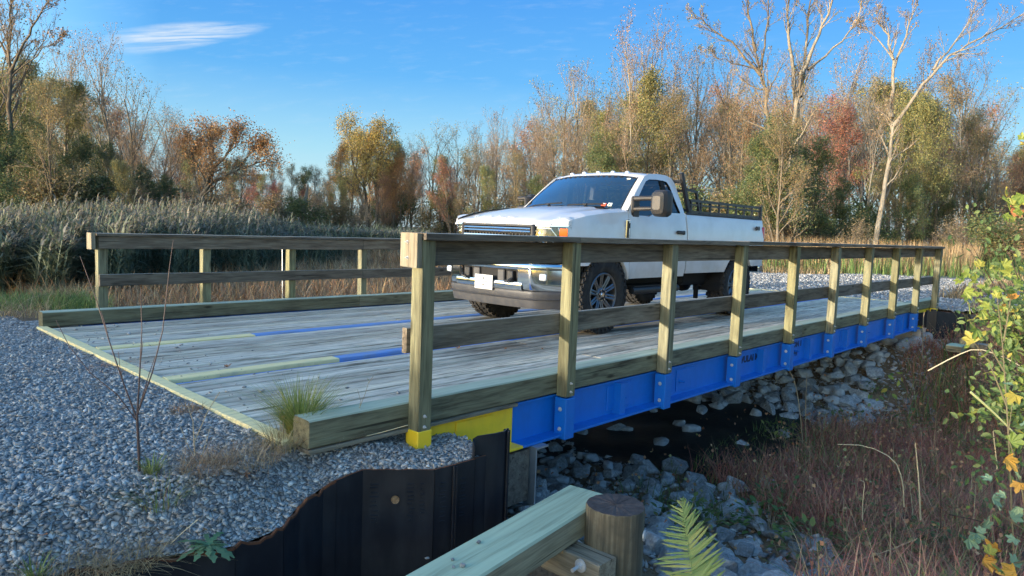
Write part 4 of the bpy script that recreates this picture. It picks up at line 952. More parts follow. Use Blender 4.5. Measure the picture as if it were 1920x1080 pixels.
# 4X4 badge
M_BADGE = flat('badge_black', (.03, .012, .014), .4); mt = Matrix.Translation(-TL) @ face_minus_y(8.00, YC-.983, 1.30)
text_mesh('badge_lettering', '4X4', .078, M_BADGE, mt, TK, .004, bold=.004, sx=1.25)

# --- chassis
mb = MB()
for s_ in (-1, 1): mb.box((5.85, YC+s_*.42, .62), (5.0, .09, .16))
mb.box((5.3, YC, .60), (1.5, 1.45, .22), bev=.05); mb.box((6.7, YC-.5, .60), (.9, .45, .26), bev=.05); mb.cyl((7.47, YC-.75, .455), (7.47, YC+.75, .455), .055, 10); mb.lathe([(.02, -.16), (.15, -.10), (.17, 0), (.15, .1), (.02, .16)], (7.47, YC, .455), 'y', 16)
mb.cyl((4.07, YC-.72, .455), (4.07, YC+.72, .455), .045, 10); mb.box((4.07, YC, .75), (1.5, 1.1, .5)); mb.cyl((6.95, YC-.62, .43), (6.95, YC-.62, .80), .04, 8); mb.box((7.05, YC-.56, .42), (.25, .06, .10)); mb.box((6.9, YC-.60, .36), (.06, .05, .22))
tb(mb, 'chassis', M_SEAM)
mb = MB(); mb.tube([(4.75, YC-.90, .47), (5.85, YC-.90, .47)], .045, 10); mb.box((5.3, YC-.78, .50), (.9, .2, .05)); tb(mb, 'side_step', M_BLACKP, 40)
mb = MB(); mb.tube([(4.75, YC+.90, .47), (5.85, YC+.90, .47)], .045, 10); tb(mb, 'side_step', M_BLACKP, 40)

# --- wheels
def make_wheel():
    """axis along +Y outward face at y=-w/2; returns meshes"""
    Rr, w = .452, .30; out = {}
    mb = MB(); mb.lathe([(.262, -.115), (.275, -.135), (.33, -.152), (.395, -.150), (.425, -.135), (.436, -.110), (.436, .110), (.425, .135), (.395, .150), (.33, .152), (.275, .135), (.262, .115)], (0, 0, 0), 'y', 56); out['tyre'] = mb.mesh('tyre', M_TYRE, 50)
    mb = MB(); nb = 34
    for k in range(nb):
        a = 2*PI*k/nb
        for (yy, ww, da) in ((-.118, .058, 0), (-.045, .05, .5), (.045, .05, 0), (.118, .058, .5)):
            aa = a+da*2*PI/nb; m3 = Matrix.Rotation(-aa, 3, 'Y'); c = m3 @ Vector((Rr-.012, 0, 0)); mb.box((c.x, yy, c.z), (.030, ww, 2*PI*Rr/nb*.66), rot=m3 @ Matrix.Rotation(.25 if yy < 0 else -.25, 3, 'X'))
        for sg in (-1, 1):
            m3 = Matrix.Rotation(-(a+.1), 3, 'Y'); c = m3 @ Vector((Rr-.045, 0, 0)); mb.box((c.x, sg*.148, c.z), (.05, .012, .04), rot=m3)
    out['tread'] = mb.mesh('tread', M_TYRE)
    mb = MB(); mb.lathe([(.262, .12), (.262, -.128), (.252, -.136), (.238, -.128), (.232, -.10), (.225, .1)], (0, 0, 0), 'y', 48); ns = 10
    for k in range(ns):
        a = 2*PI*k/ns; m3 = Matrix.Rotation(-a, 3, 'Y')
        for off in (-.017, .017):
            P = []
            for (r, yy, hw) in ((.075, -.088, .012), (.15, -.105, .013), (.238, -.118, .018)):
                P.append([m3 @ Vector((r, yy, off-hw*1.0)), m3 @ Vector((r, yy-.008, off)), m3 @ Vector((r, yy, off+hw)), m3 @ Vector((r, yy+.03, off+hw*.8)), m3 @ Vector((r, yy+.03, off-hw*.8)), m3 @ Vector((r, yy, off-hw))])
            mb.grid(P)
    mb.lathe([(.001, -.118), (.035, -.118), (.045, -.108), (.075, -.098), (.085, -.088), (.088, -.05)], (0, 0, 0), 'y', 28); out['rim'] = mb.mesh('rim', M_RIM, 40)
    mb = MB(); mb.lathe([(.001, -.04), (.23, -.05)], (0, 0, 0), 'y', 32); mb.lathe([(.048, -.119), (.052, -.122), (.056, -.105)], (0, 0, 0), 'y', 24); out['brake_disc'] = mb.mesh('brake_disc', M_RIMD)
    mb = MB()
    for k in range(8): a = 2*PI*k/8; mb.tube([(.064*math.cos(a), -.10, .064*math.sin(a)), (.064*math.cos(a), -.122, .064*math.sin(a))], .009, 6)
    mb.lathe([(.001, -.128), (.025, -.126), (.03, -.116)], (0, 0, 0), 'y', 16); out['wheel_nut'] = mb.mesh('wheel_nut', M_CHROME)
    return out
WM = make_wheel()
for ax in (FAX, RAX):
    for side in (-1, 1):
        e = bpy.data.objects.new('wheel', WM['tyre']); COL.objects.link(e); e.parent = TK; e.location = (ax-TL.x, side*.845, AZ); e.rotation_euler = (0, .2 if ax == FAX else .7, PI if side > 0 else 0)
        for k in ('tread', 'rim', 'brake_disc', 'wheel_nut'): link(k, WM[k], e)
# ================================================================== TREES
def bark(name, a, b_, c_):
    m, nt, b = newmat(name); p = texco(nt, 'Object'); n1 = noise(nt, mapping(nt, p, (5, 5, 1.1)), 1.6, 6, .7); n2 = noise(nt, p, .5, 3)
    c = ramp(nt, n1, [(.3, c_), (.5, b_), (.7, a)]); c = mixc3(nt, mth('MULTIPLY', n2, .3, nt=nt), c, (.07, .085, .05)); lk(nt, c, b.inputs['Base Color']); b.inputs['Roughness'].default_value = .9; b.inputs['Specular IOR Level'].default_value = .2
    bump(nt, b, n1, .6, .03); return m
M_BARK = bark('grey_brown_bark', (.24, .20, .155), (.14, .115, .09), (.06, .05, .04))
M_BARKP = bark('pale_bark', (.33, .30, .255), (.22, .20, .17), (.11, .098, .082))
M_TWIG = bark('twig_bark', (.33, .275, .225), (.23, .185, .145), (.12, .095, .075))
LEAF = {
 'brown': leafy('russet_leaves', [(0, (.17, .13, .09)), (.5, (.25, .185, .125)), (1, (.33, .25, .165))], transl=.3, vary=.15),
 'orange': leafy('orange_leaves', [(0, (.30, .20, .09)), (.5, (.44, .28, .11)), (1, (.50, .37, .14))], transl=.4, vary=.15),
 'red': leafy('rust_red_leaves', [(0, (.24, .12, .09)), (.5, (.34, .155, .115)), (1, (.38, .23, .14))], transl=.35, vary=.15),
 'olive': leafy('olive_leaves', [(0, (.11, .13, .06)), (.5, (.20, .205, .085)), (1, (.32, .30, .12))], transl=.35, vary=.15),
 'green': leafy('dark_green_leaves', [(0, (.055, .085, .04)), (.6, (.10, .14, .06)), (1, (.20, .21, .085))], transl=.3, vary=.15),
 'mixed': leafy('autumn_mixed_leaves', [(0, (.11, .13, .06)), (.4, (.18, .17, .085)), (.65, (.25, .19, .11)), (.85, (.31, .20, .12)), (1, (.34, .28, .13))], transl=.35, big=.25, vary=.15),
}
class Tubes:
    def __init__(s): s.V = []; s.F = []; s.n = 0
    def add(s, P, Rr, sides):
        P = np.asarray(P, float); n = len(P); T = np.gradient(P, axis=0); T /= np.linalg.norm(T, axis=1)[:, None]+1e-9
        ref = np.array([.31, .77, .55]); A = ref-T*(T@ref)[:, None]; A /= np.linalg.norm(A, axis=1)[:, None]+1e-9; B = np.cross(T, A)
        th = np.arange(sides)*2*PI/sides; V = P[:, None, :]+(A[:, None, :]*np.cos(th)[None, :, None]+B[:, None, :]*np.sin(th)[None, :, None])*np.asarray(Rr)[:, None, None]
        s.V.append(V.reshape(-1, 3)); i = np.arange(n-1)[:, None]*sides; k = np.arange(sides)[None, :]; k2 = (k+1) % sides
        s.F.append((np.stack([i+k, i+k2, i+sides+k2, i+sides+k], -1).reshape(-1, 4))+s.n); s.n += n*sides
    def mesh(s, name, mat, smooth=True): return fast_mesh(name, np.concatenate(s.V), np.concatenate(s.F), mat, smooth)
def leaf_quads(P, size, rs, droop=.3, aspect=.62):
    n = len(P); a = rs.randn(n, 3); a[:, 2] -= droop; a /= np.linalg.norm(a, axis=1)[:, None]; b_ = rs.randn(n, 3); b_ -= a*(a*b_).sum(1)[:, None]; b_ /= np.linalg.norm(b_, axis=1)[:, None]
    sz = size*(.6+.8*rs.rand(n))[:, None]; nrm = np.cross(a, b_)
    V = np.stack([P, P+a*sz*.5+b_*sz*.5*aspect+nrm*sz*.08, P+a*sz, P+a*sz*.5-b_*sz*.5*aspect+nrm*sz*.08], 1)
    F = (np.arange(n)*4)[:, None]+np.array([0, 1, 2, 3])[None, :]; return V.reshape(-1, 3), F
def grow(seed, h=12., r=.16, fork=.3, spread=.75, lean=(0, 0), dens=1.0, up=.25, levels=4, curl=.25, kids=(9, 7, 6, 5), trunk_clear=.25, lenf=(.55, .5, .5, .5), twig_r=.006, path=None, apical=.15, extra_stems=()):
    rs = np.random.RandomState(seed); T0 = Tubes(); T1 = Tubes(); tips = []
    def walk(p, d, L, r0, n, curl_, upk):
        P = [p]; dd = d.copy(); st = L/n
        for i in range(n):
            dd = dd+rs.randn(3)*curl_*.5; dd[2] += upk*.28; dd /= np.linalg.norm(dd); p = p+dd*st; P.append(p)
        return np.array(P)
    def branch(P, r0, lvl, L):
        n = len(P); t = np.linspace(0, 1, n); rad = r0*(1-t*(.80 if lvl == 0 else .75)); rad = np.maximum(rad, twig_r*.5)
        if lvl == 0: rad[0] *= 1.5; 
        if lvl <= 1: T0.add(P, rad, 8 if lvl == 0 else 6)
        else: T1.add(P, rad, 4 if lvl == 2 else 3)
        if lvl >= levels-1: tips.append(P[1:]); return
        nk = max(2, int(kids[lvl]*dens*(.8+.4*rs.rand()))); lo = trunk_clear if lvl == 0 else .22
        for k in range(nk):
            s_ = lo+(1-lo)*((k+rs.rand())/nk)**.85; s_ = min(s_, .985); f = s_*(n-1); i = min(int(f), n-2); p = P[i]+(P[i+1]-P[i])*(f-i); d = P[i+1]-P[i]; d /= np.linalg.norm(d)
            q = rs.randn(3); q -= d*(q@d); q /= np.linalg.norm(q)+1e-9; ang = spread*(.55+.6*rs.rand())*(1-.25*s_); nd = d*math.cos(ang)+q*math.sin(ang)
            if lvl >= 1: nd[2] += up*.5
            nd /= np.linalg.norm(nd); bl = L*lenf[lvl]*(1.15-.65*s_)*(.7+.5*rs.rand()); br = max(twig_r, rad[i]*(.42+.2*rs.rand())); br = min(br, bl*.03+twig_r)
            branch(walk(p, nd, bl, br, (7, 6, 5, 4)[min(lvl, 3)], curl*(1+.2*lvl), up), br, lvl+1, bl)
    if path is None:
        d0 = np.array([lean[0], lean[1], 1.0]); d0 /= np.linalg.norm(d0); P = walk(np.array([0, 0, -.3]), d0, h, r, 12, curl*.35, .25)
        branch(P, r, 0, h)
    else:
        for (pts, rr_) in path:
            pts = np.array(pts, float); t = np.linspace(0, len(pts)-1, len(pts)*3); P = np.stack([np.interp(t, range(len(pts)), pts[:, k]) for k in range(3)], 1); P[1:-1] += rs.randn(len(P)-2, 3)*.04
            L = np.linalg.norm(np.diff(P, axis=0), axis=1).sum(); branch(P, rr_, 0, L)
    return T0, T1, tips, rs
def tree_meshes(key, seed, leafk, nleaf, lsize, barkm=M_BARK, core=0, **kw):
    T0, T1, tips, rs_ = grow(seed, **kw)
    P = np.concatenate(tips); idx = rs_.randint(0, len(P), nleaf) if nleaf else np.zeros(0, int)
    Vt = np.concatenate(T1.V); Ft = np.concatenate(T1.F)
    if nleaf:
        Lp = P[idx]+rs_.randn(nleaf, 3)*.22; LV, LF = leaf_quads(Lp, lsize, rs_)
        V = np.concatenate([Vt, LV]); F = np.concatenate([Ft, LF+len(Vt)]); mi = np.concatenate([np.zeros(len(Ft)), np.ones(len(LF))])
        crown = fast_mesh('crown', V, F, smooth=False, mats=[M_TWIG, LEAF[leafk]], midx=mi)
    else: crown = fast_mesh('crown', Vt, Ft, mats=[M_TWIG])
    return (T0.mesh('trunk', barkm), crown)
TM = {}
K = dict
def mk(key, *a, **k): TM[key] = tree_meshes(key, *a, **k)
mk('bare_tall', 21, 'brown', 900, .10, h=13, r=.15, kids=(15, 7, 5, 4), spread=.62, trunk_clear=.30, lenf=(.42, .5, .5, .45), up=.35, twig_r=.008, barkm=M_BARKP)
mk('bare_slim', 22, 'brown', 700, .10, h=13, r=.10, kids=(18, 6, 5, 3), spread=.50, trunk_clear=.35, lenf=(.27, .5, .5, .45), up=.4, twig_r=.007, barkm=M_BARKP)
mk('bare_wide', 23, 'olive', 900, .11, h=11, r=.17, kids=(12, 8, 6, 4), spread=.85, trunk_clear=.22, lenf=(.55, .5, .5, .45), up=.3, twig_r=.008)
mk('brown', 24, 'brown', 5500, .085, h=11, r=.14, kids=(16, 7, 5, 3), spread=.75, trunk_clear=.18, lenf=(.42, .5, .5, .45), twig_r=.007)
mk('orange', 25, 'orange', 12000, .10, h=10, r=.14, kids=(15, 8, 5, 3), spread=.8, trunk_clear=.16, lenf=(.45, .5, .5, .45), twig_r=.007)
mk('red', 26, 'red', 9500, .09, h=9, r=.11, kids=(17, 7, 5, 3), spread=.65, trunk_clear=.12, lenf=(.38, .5, .5, .45), twig_r=.006)
mk('olive', 27, 'olive', 12500, .10, h=10, r=.13, kids=(17, 8, 5, 3), spread=.75, trunk_clear=.14, lenf=(.42, .5, .5, .45), twig_r=.007)
mk('mixed', 28, 'mixed', 9000, .09, h=11, r=.13, kids=(18, 8, 5, 3), spread=.7, trunk_clear=.14, lenf=(.40, .5, .5, .45), twig_r=.007)
mk('green', 29, 'green', 16000, .11, h=9, r=.13, kids=(20, 9, 6, 3), spread=.8, trunk_clear=.06, lenf=(.38, .5, .5, .45), twig_r=.007)
mk('bush', 30, 'mixed', 3600, .10, h=3.0, r=.04, kids=(16, 7, 5, 3), spread=.9, trunk_clear=.03, lenf=(.55, .55, .5, .5), twig_r=.005)
mk('bush_green', 31, 'green', 4200, .10, h=3.0, r=.04, kids=(16, 7, 5, 3), spread=.9, trunk_clear=.03, lenf=(.55, .55, .5, .5), twig_r=.005)
mk('small_shrub', 33, 'mixed', 5200, .030, h=1.4, r=.018, kids=(14, 8, 6, 4), spread=.9, trunk_clear=.05, lenf=(.6, .55, .5, .5), twig_r=.0018)
mk('brush', 32, 'brown', 1300, .07, h=3.2, r=.035, kids=(18, 8, 5, 3), spread=.8, trunk_clear=.03, lenf=(.6, .55, .5, .5), up=.3, twig_r=.004)
def ray_xy(u, depth):
    d = FW+RI*((u-960)/1310.155); d = Vector((d.x, d.y)); k = depth/((d.x*FW.x+d.y*FW.y)/math.hypot(FW.x, FW.y)); return EYE.x+d.x*k, EYE.y+d.y*k
def z_at(u, v, depth):   # height of a picture point at that depth
    d = FW+RI*((u-960)/1310.155)-UP*((v-540)/1310.155); k = depth/((d.x*FW.x+d.y*FW.y)/math.hypot(FW.x, FW.y)); return EYE.z+d.z*k
tr = random.Random(77); HM = {'bare_tall': 13, 'bare_slim': 13, 'bare_wide': 11, 'brown': 11, 'orange': 10, 'red': 9, 'olive': 10, 'mixed': 11, 'green': 9, 'bush': 3, 'bush_green': 3, 'brush': 3.2, 'small_shrub': 1.4}
# crowns reach past the nominal height: measured tops
for k_ in TM:
    co = np.empty(len(TM[k_][1].vertices)*3, dtype=np.float32); TM[k_][1].vertices.foreach_get('co', co); HM[k_] = float(np.percentile(co.reshape(-1, 3)[:, 2], 99.7))
REG = []
ZON = [(-999, 'off the left edge of the gravel'), (-20, 'at the left edge of the view'), (70, 'left of the far railing end'), (180, 'above the first bay of the far railing'), (290, 'above the second bay of the far railing'), (380, 'above the third bay of the far railing'), (460, 'above the far railing, left of the dead snag'), (560, 'beside the dead snag'), (630, 'just right of the dead snag'), (690, 'left of the near corner post'), (760, 'above the near corner post'), (820, 'just left of the truck nose'), (880, 'above the truck bonnet'), (960, 'above the far door mirror'), (1020, 'above the windscreen'), (1080, 'above the cab roof'), (1150, 'above the driver door'), (1210, 'above the near door mirror'), (1260, 'above the headache rack'), (1310, 'above the front of the truck bed'), (1370, 'above the rear of the truck bed'), (1430, 'just behind the tail lamp'), (1480, 'above the fifth near post'), (1530, 'above the sixth near post'), (1590, 'left of the leaning pale trunk'), (1650, 'right of the leaning pale trunk'), (1700, 'above the ninth near post'), (1745, 'above the last near post'), (1790, 'right of the last near post'), (1840, 'above the end of the gravel track'), (1890, 'at the right edge of the view'), (1960, 'beyond the right edge of the view')]
def zone(u): return [w for a, w in ZON if u >= a][-1]
def label_all():
    d = {}
    for (t, kd, u, dp) in REG: d.setdefault((kd, zone(u)), []).append((dp, u, t))
    for (kd, z), L in d.items():
        L.sort(key=lambda q: q[0]); n = len(L)
        W = {1: [''], 2: ['nearer ', 'farther '], 3: ['nearest ', 'middle ', 'farthest '], 4: ['nearest ', 'second nearest ', 'third nearest ', 'farthest ']}.get(n, ['nearest ', 'second nearest ', 'third nearest ']+['%s nearest ' % w for w in ('fourth', 'fifth', 'sixth', 'seventh', 'eighth', 'ninth', 'tenth')][:n-4]+['farthest '])
        for w, (dp, u, t) in zip(W, L): t['label'] = w+kd+' '+z
def plant(name, key, u, depth, top, label, cat='tree', group=None, wide=1.0, zb=None, rz=None):
    x, y = ray_xy(u, depth); z0 = Hf(x, y) if zb is None else zb; h = z_at(u, top, depth)-z0; s = h/HM[key]
    t = thing(name, label, cat, (x, y, z0), tr.uniform(0, 6.28) if rz is None else rz, group); t.scale = (s*wide*tr.uniform(.92, 1.08), s*wide*tr.uniform(.92, 1.08), s)
    REG.append((t, label, u, depth)); link('trunk' if cat == 'tree' else 'stems', TM[key][0], t); link('crown' if cat == 'tree' else 'foliage', TM[key][1], t); return t
KD = {'bare_tall': 'tall bare grey tree', 'bare_slim': 'slim pale leafless tree', 'bare_wide': 'spreading grey tree', 'brown': 'thin russet brown tree', 'orange': 'orange leaved tree', 'red': 'small rust red tree', 'olive': 'olive yellow tree', 'mixed': 'mottled olive brown tree', 'green': 'dense dark green tree'}
def where(u, depth):
    if u < 330: return 'behind the reeds on the left'
    if u < 640: return 'behind the reeds beyond the far railing'
    if u < 860: return 'beyond the marsh left of the truck'
    if u < 1280: return 'in the wood behind the truck'
    if u < 1450: return 'in the wood behind the truck bed'
    return 'in the wood beyond the far end of the railing'
# skyline trees: (kind, u, depth, top)
SKY = [('green', 60, 33, 215), ('olive', -10, 35, 160), ('green', 125, 32, 250), ('mixed', 215, 33, 285), ('green', 330, 37, 330), ('orange', 735, 47, 275), ('red', 705, 44, 320), ('green', 1130, 38, 250), ('green', 1000, 40, 330), ('bare_wide', 20, 34, -60), ('bare_tall', -60, 33, -20), ('olive', 50, 38, 105), ('green', -30, 30, 110), ('mixed', 95, 30, 130), ('olive', 140, 40, 150), ('green', 10, 27, 190),
 ('bare_tall', 160, 44, 60), ('bare_tall', 215, 42, 45), ('bare_wide', 262, 47, 120), ('bare_tall', 120, 48, 95), ('green', 180, 36, 265), ('brown', 240, 38, 230), ('brown', 300, 44, 200), ('bare_wide', 330, 50, 195), ('brown', 320, 40, 255), ('orange', 395, 42, 228), ('olive', 360, 46, 270), ('brown', 450, 46, 275), ('green', 290, 34, 310), ('olive', 230, 30, 300), ('brown', 350, 36, 330),
 ('mixed', 545, 70, 306), ('mixed', 590, 74, 310), ('brown', 530, 66, 320), ('green', 565, 72, 312), ('mixed', 615, 70, 318), ('brown', 575, 60, 345), ('mixed', 510, 74, 300), ('red', 500, 62, 335), ('red', 460, 56, 340), ('brown', 420, 50, 320), ('red', 560, 70, 350), ('bare_wide', 610, 78, 322), ('olive', 430, 60, 300), ('brown', 610, 66, 360), ('mixed', 640, 72, 330),
 ('orange', 655, 52, 238), ('orange', 690, 56, 240), ('orange', 720, 50, 300), ('olive', 640, 48, 330), ('olive', 735, 54, 262), ('red', 725, 48, 305), ('orange', 750, 46, 290), ('orange', 640, 50, 260), ('brown', 770, 52, 268), ('bare_wide', 800, 50, 222), ('olive', 820, 46, 290), ('bare_wide', 850, 48, 228), ('red', 845, 44, 295), ('bare_tall', 885, 47, 225), ('mixed', 870, 42, 270), ('bare_tall', 925, 46, 198), ('brown', 930, 44, 250), ('olive', 905, 40, 310), ('bare_tall', 965, 45, 205), ('mixed', 960, 40, 280),
 ('bare_tall', 1010, 45, 165), ('bare_wide', 1045, 46, 125), ('bare_tall', 1075, 44, 110), ('brown', 1030, 42, 215), ('bare_wide', 1110, 46, 120), ('brown', 1090, 42, 215), ('olive', 1130, 40, 235), ('bare_tall', 1150, 44, 70), ('bare_slim', 1185, 42, 25), ('bare_tall', 1215, 43, 15), ('olive', 1205, 41, 130), ('bare_slim', 1235, 44, 60), ('brown', 1170, 38, 190), ('mixed', 1240, 40, 165), ('olive', 1160, 39, 285), ('bare_slim', 1270, 45, 110), ('bare_tall', 1290, 46, 70), ('brown', 1300, 42, 190),
 ('bare_slim', 1330, 45, 120), ('bare_tall', 1360, 46, 60), ('bare_slim', 1400, 45, 105), ('mixed', 1380, 40, 190), ('bare_slim', 1440, 47, 85), ('brown', 1440, 42, 160), ('bare_tall', 1480, 46, 90), ('red', 1520, 41, 190), ('bare_slim', 1540, 44, 70), ('brown', 1560, 42, 180), ('bare_slim', 1590, 45, 85), ('bare_slim', 1605, 38, 190), ('bare_tall', 1620, 46, 95), ('bare_slim', 1665, 44, 70), ('olive', 1680, 39, 170), ('olive', 1720, 37, 190), ('bare_slim', 1720, 46, 85), ('mixed', 1750, 40, 140), ('bare_tall', 1760, 48, 90), ('bare_slim', 1800, 45, 100), ('bare_wide', 1810, 44, 150), ('mixed', 1800, 42, 200), ('bare_tall', 1840, 46, 165), ('brown', 1850, 46, 260), ('red', 1870, 50, 285), ('brown', 1900, 60, 300), ('bare_wide', 1925, 66, 290), ('mixed', 1960, 60, 280),
 ('green', 1420, 31, 250), ('green', 1465, 30, 215), ('green', 1385, 33, 300), ('green', 1500, 33, 260), ('mixed', 1455, 29, 200), ('green', 1560, 34, 330), ('green', 1700, 36, 330), ('mixed', 1650, 37, 300), ('green', 1760, 40, 320), ('green', 1830, 44, 330), ('green', 1880, 50, 340)]
for (k_, u, dp, top) in SKY:
    plant({'bare_tall': 'bare_tree', 'bare_slim': 'slim_tree', 'bare_wide': 'spreading_tree', 'brown': 'russet_tree', 'orange': 'orange_tree', 'red': 'red_tree', 'olive': 'olive_tree', 'mixed': 'autumn_tree', 'green': 'green_tree'}[k_], k_, u, dp, top, KD[k_], 'tree', KD[k_]+'s of the wood')
# backing wood, deeper in
for i in range(112):
    u = -60+i*18.5+tr.uniform(-12, 12); dp = tr.uniform(56, 78) if not 470 < u < 640 else tr.uniform(90, 110)
    top = np.interp(u, [-60, 60, 200, 300, 430, 520, 620, 700, 800, 930, 1050, 1200, 1400, 1700, 1850, 1980], [120, 140, 170, 220, 290, 330, 335, 300, 280, 250, 190, 150, 150, 160, 250, 310])+tr.uniform(-12, 45)
    k_ = tr.choice(['brown', 'mixed', 'bare_wide', 'bare_tall', 'olive', 'brown', 'red'])
    plant('distant_tree', k_, u, dp, top, 'distant wood tree', 'tree', 'distant trees deep in the wood', wide=1.25)
# understorey
for i in range(120):
    u = -60+i*17+tr.uniform(-8, 8); dp = tr.uniform(30, 44) if (u < 420 or u > 1000) else tr.uniform(42, 60)
    k_ = tr.choice(['bush', 'brush', 'bush', 'bush_green'] if u < 1350 else ['bush_green', 'brush', 'brush', 'bush'])
    top = tr.uniform(345, 405)+(25 if u > 1400 else 0)+(15 if u > 1650 else 0) - (30 if u < 330 else 0)
    plant('undergrowth_bush', k_, u, dp, top, {'bush': 'olive and brown bush', 'bush_green': 'dark green bush', 'brush': 'brown brushwood'}[k_], 'bush', 'undergrowth at the foot of the wood', wide=1.5)
label_all()
# unseen bush row added to keep low sun off the foreground
for i in range(44):
    x, y = -13.5+(i % 2)*1.4+tr.uniform(-.5, .5), -3.5+(i//2)*.95+tr.uniform(-.3, .3); z0 = Hf(x, y); t = thing('shade_bush', 'unseen olive brown bush added to shade the gravel', 'bush', (x, y, z0), tr.uniform(0, 6), 'unseen bushes added for shade')
    s = (1.55-z0)/HM['bush']*tr.uniform(.93, 1.06); t.scale = (s*2.2, s*2.2, s); link('stems', TM['bush'][0], t); link('foliage', TM['bush'][1], t)

# the individually recognisable trees, limbs set from the photograph's directions at their own depth
def hero(name, label, u0, depth, limbs, seed, leafk, nleaf, base_v, barkm=M_BARKP, **kw):
    """limbs: list of (list of (du px, v px, depth offset m), radius)"""
    x0, y0 = ray_xy(u0, depth); z0 = Hf(x0, y0); path = []
    for pts, r_ in limbs:
        Q = []
        for (u, v, dd) in pts:
            x, y = ray_xy(u, depth+dd); Q.append((x-x0, y-y0, z_at(u, v, depth+dd)-z0 if v is not None else -.3))
        path.append((Q, r_))
    T0, T1, tips, rs_ = grow(seed, path=path, **kw); P = np.concatenate(tips); LV, LF = leaf_quads(P[rs_.randint(0, len(P), nleaf)]+rs_.randn(nleaf, 3)*(.08 if nleaf < 2000 else .28), .10, rs_); Vt = np.concatenate(T1.V); Ft = np.concatenate(T1.F)
    cr = fast_mesh('crown', np.concatenate([Vt, LV]), np.concatenate([Ft, LF+len(Vt)]), mats=[M_TWIG, LEAF[leafk]], midx=np.concatenate([np.zeros(len(Ft)), np.ones(len(LF))]))
    t = thing(name, label, 'tree', (x0, y0, z0)); link('trunk', T0.mesh('trunk', barkm), t); link('crown', cr, t); return t
kwb = dict(kids=(15, 8, 5, 3), spread=.8, trunk_clear=.35, lenf=(.26, .5, .5, .5), up=.3, twig_r=.008, curl=.3)
hero('bare_tree', 'tall pale tree whose trunk leans right and forks into two high bare limbs', 1632, 32,
     [([(1632, None, 0), (1640, 395, 0), (1650, 245, 0), (1645, 215, 0)], 0.144), ([(1645, 220, 0), (1642, 120, .5), (1625, 60, 1), (1600, 30, 1)], 0.086), ([(1650, 235, 0), (1690, 170, -.5), (1740, 105, -1), (1800, 65, -1), (1880, 20, -1)], 0.079), ([(1715, 130, 0), (1760, 60, .3), (1790, -30, .5)], 0.050), ([(1642, 125, .5), (1665, 50, .5), (1680, -30, .5)], 0.058), ([(1640, 110, 0), (1600, 60, 1), (1560, 40, 1.2)], 0.036)], 41, 'brown', 500, 450, **kwb)
hero('bare_tree', 'big bare tree with many high curving limbs rising above the truck bed', 1460, 36,
     [([(1455, None, 0), (1462, 300, 0), (1468, 190, 0), (1472, 130, 0)], 0.187), ([(1470, 200, 0), (1450, 90, 0), (1440, 20, 0), (1450, -60, 0)], 0.101), ([(1472, 140, 0), (1500, 70, 0), (1520, 0, 0), (1530, -60, 0)], 0.094), ([(1475, 180, 0), (1480, 60, 1), (1482, -40, 1)], 0.086), ([(1486, 130, 0), (1540, 80, .4), (1570, 30, .4), (1575, -20, .4)], 0.058)], 42, 'olive', 700, 440, **kwb)
hero('bare_tree', 'dark bare tree with limbs arching left over the truck cab', 1425, 35,
     [([(1430, None, 0), (1425, 260, 0), (1410, 160, 0), (1385, 90, 0)], 0.144), ([(1400, 140, 0), (1350, 85, 0), (1300, 50, 0), (1268, 20, 0)], 0.065), ([(1388, 95, 0), (1370, 20, 0), (1360, -40, 0)], 0.065), ([(1400, 130, 0), (1408, 40, .6), (1400, -40, .6)], 0.058), ([(1395, 130, 0), (1330, 110, -.4), (1290, 100, -.4)], 0.036)], 43, 'olive', 500, 440, barkm=M_BARK, **kwb)
hero('bare_tree', 'tall twiggy tree at the top left corner of the wood', 25, 33,
     [([(20, None, 0), (25, 240, 0), (28, 130, 0), (25, 60, 0)], 0.144), ([(27, 140, 0), (60, 70, 0), (90, 20, 0), (110, -20, 0)], 0.065), ([(27, 120, 0), (0, 50, 0), (-20, -20, 0)], 0.065), ([(26, 90, 0), (35, 10, 0), (30, -50, 0)], 0.058), ([(27, 150, 0), (90, 90, 0), (125, 70, 0)], 0.036)], 44, 'brown', 900, 440, barkm=M_BARK, **kwb)
hero('orange_tree', 'broad orange brown tree leaning right on a dark forked trunk', 365, 40,
     [([(365, None, 0), (375, 375, 0), (392, 345, 0), (400, 310, 0)], .22), ([(385, 350, 0), (420, 330, 0), (450, 315, 0), (480, 305, 0), (505, 300, 0)], .09), ([(395, 330, 0), (400, 280, .5), (390, 240, .5)], .10), ([(398, 320, 0), (430, 280, 0), (445, 245, 0)], .08), ([(385, 345, 0), (365, 300, 0), (350, 260, 0)], .07), ([(440, 315, 0), (470, 285, 0), (490, 270, 0)], .05)], 45, 'orange', 9000, 440, barkm=M_BARK, kids=(15, 8, 6, 4), spread=.85, trunk_clear=.3, lenf=(.42, .5, .5, .5), up=.2, twig_r=.007, curl=.3)
hero('orange_tree', 'golden orange tree with three dark stems beyond the marsh', 695, 46,
     [([(692, None, 0), (685, 400, 0), (665, 350, 0), (655, 290, 0), (650, 245, 0)], .14), ([(690, 410, 0), (678, 350, 0), (690, 290, 0), (700, 250, 0)], .12), ([(702, None, 0), (705, 370, 0), (700, 320, 0), (715, 270, 0)], .12)], 46, 'orange', 12000, 440, barkm=M_BARK, kids=(15, 8, 5, 3), spread=.8, trunk_clear=.22, lenf=(.33, .5, .5, .5), up=.2, twig_r=.007)
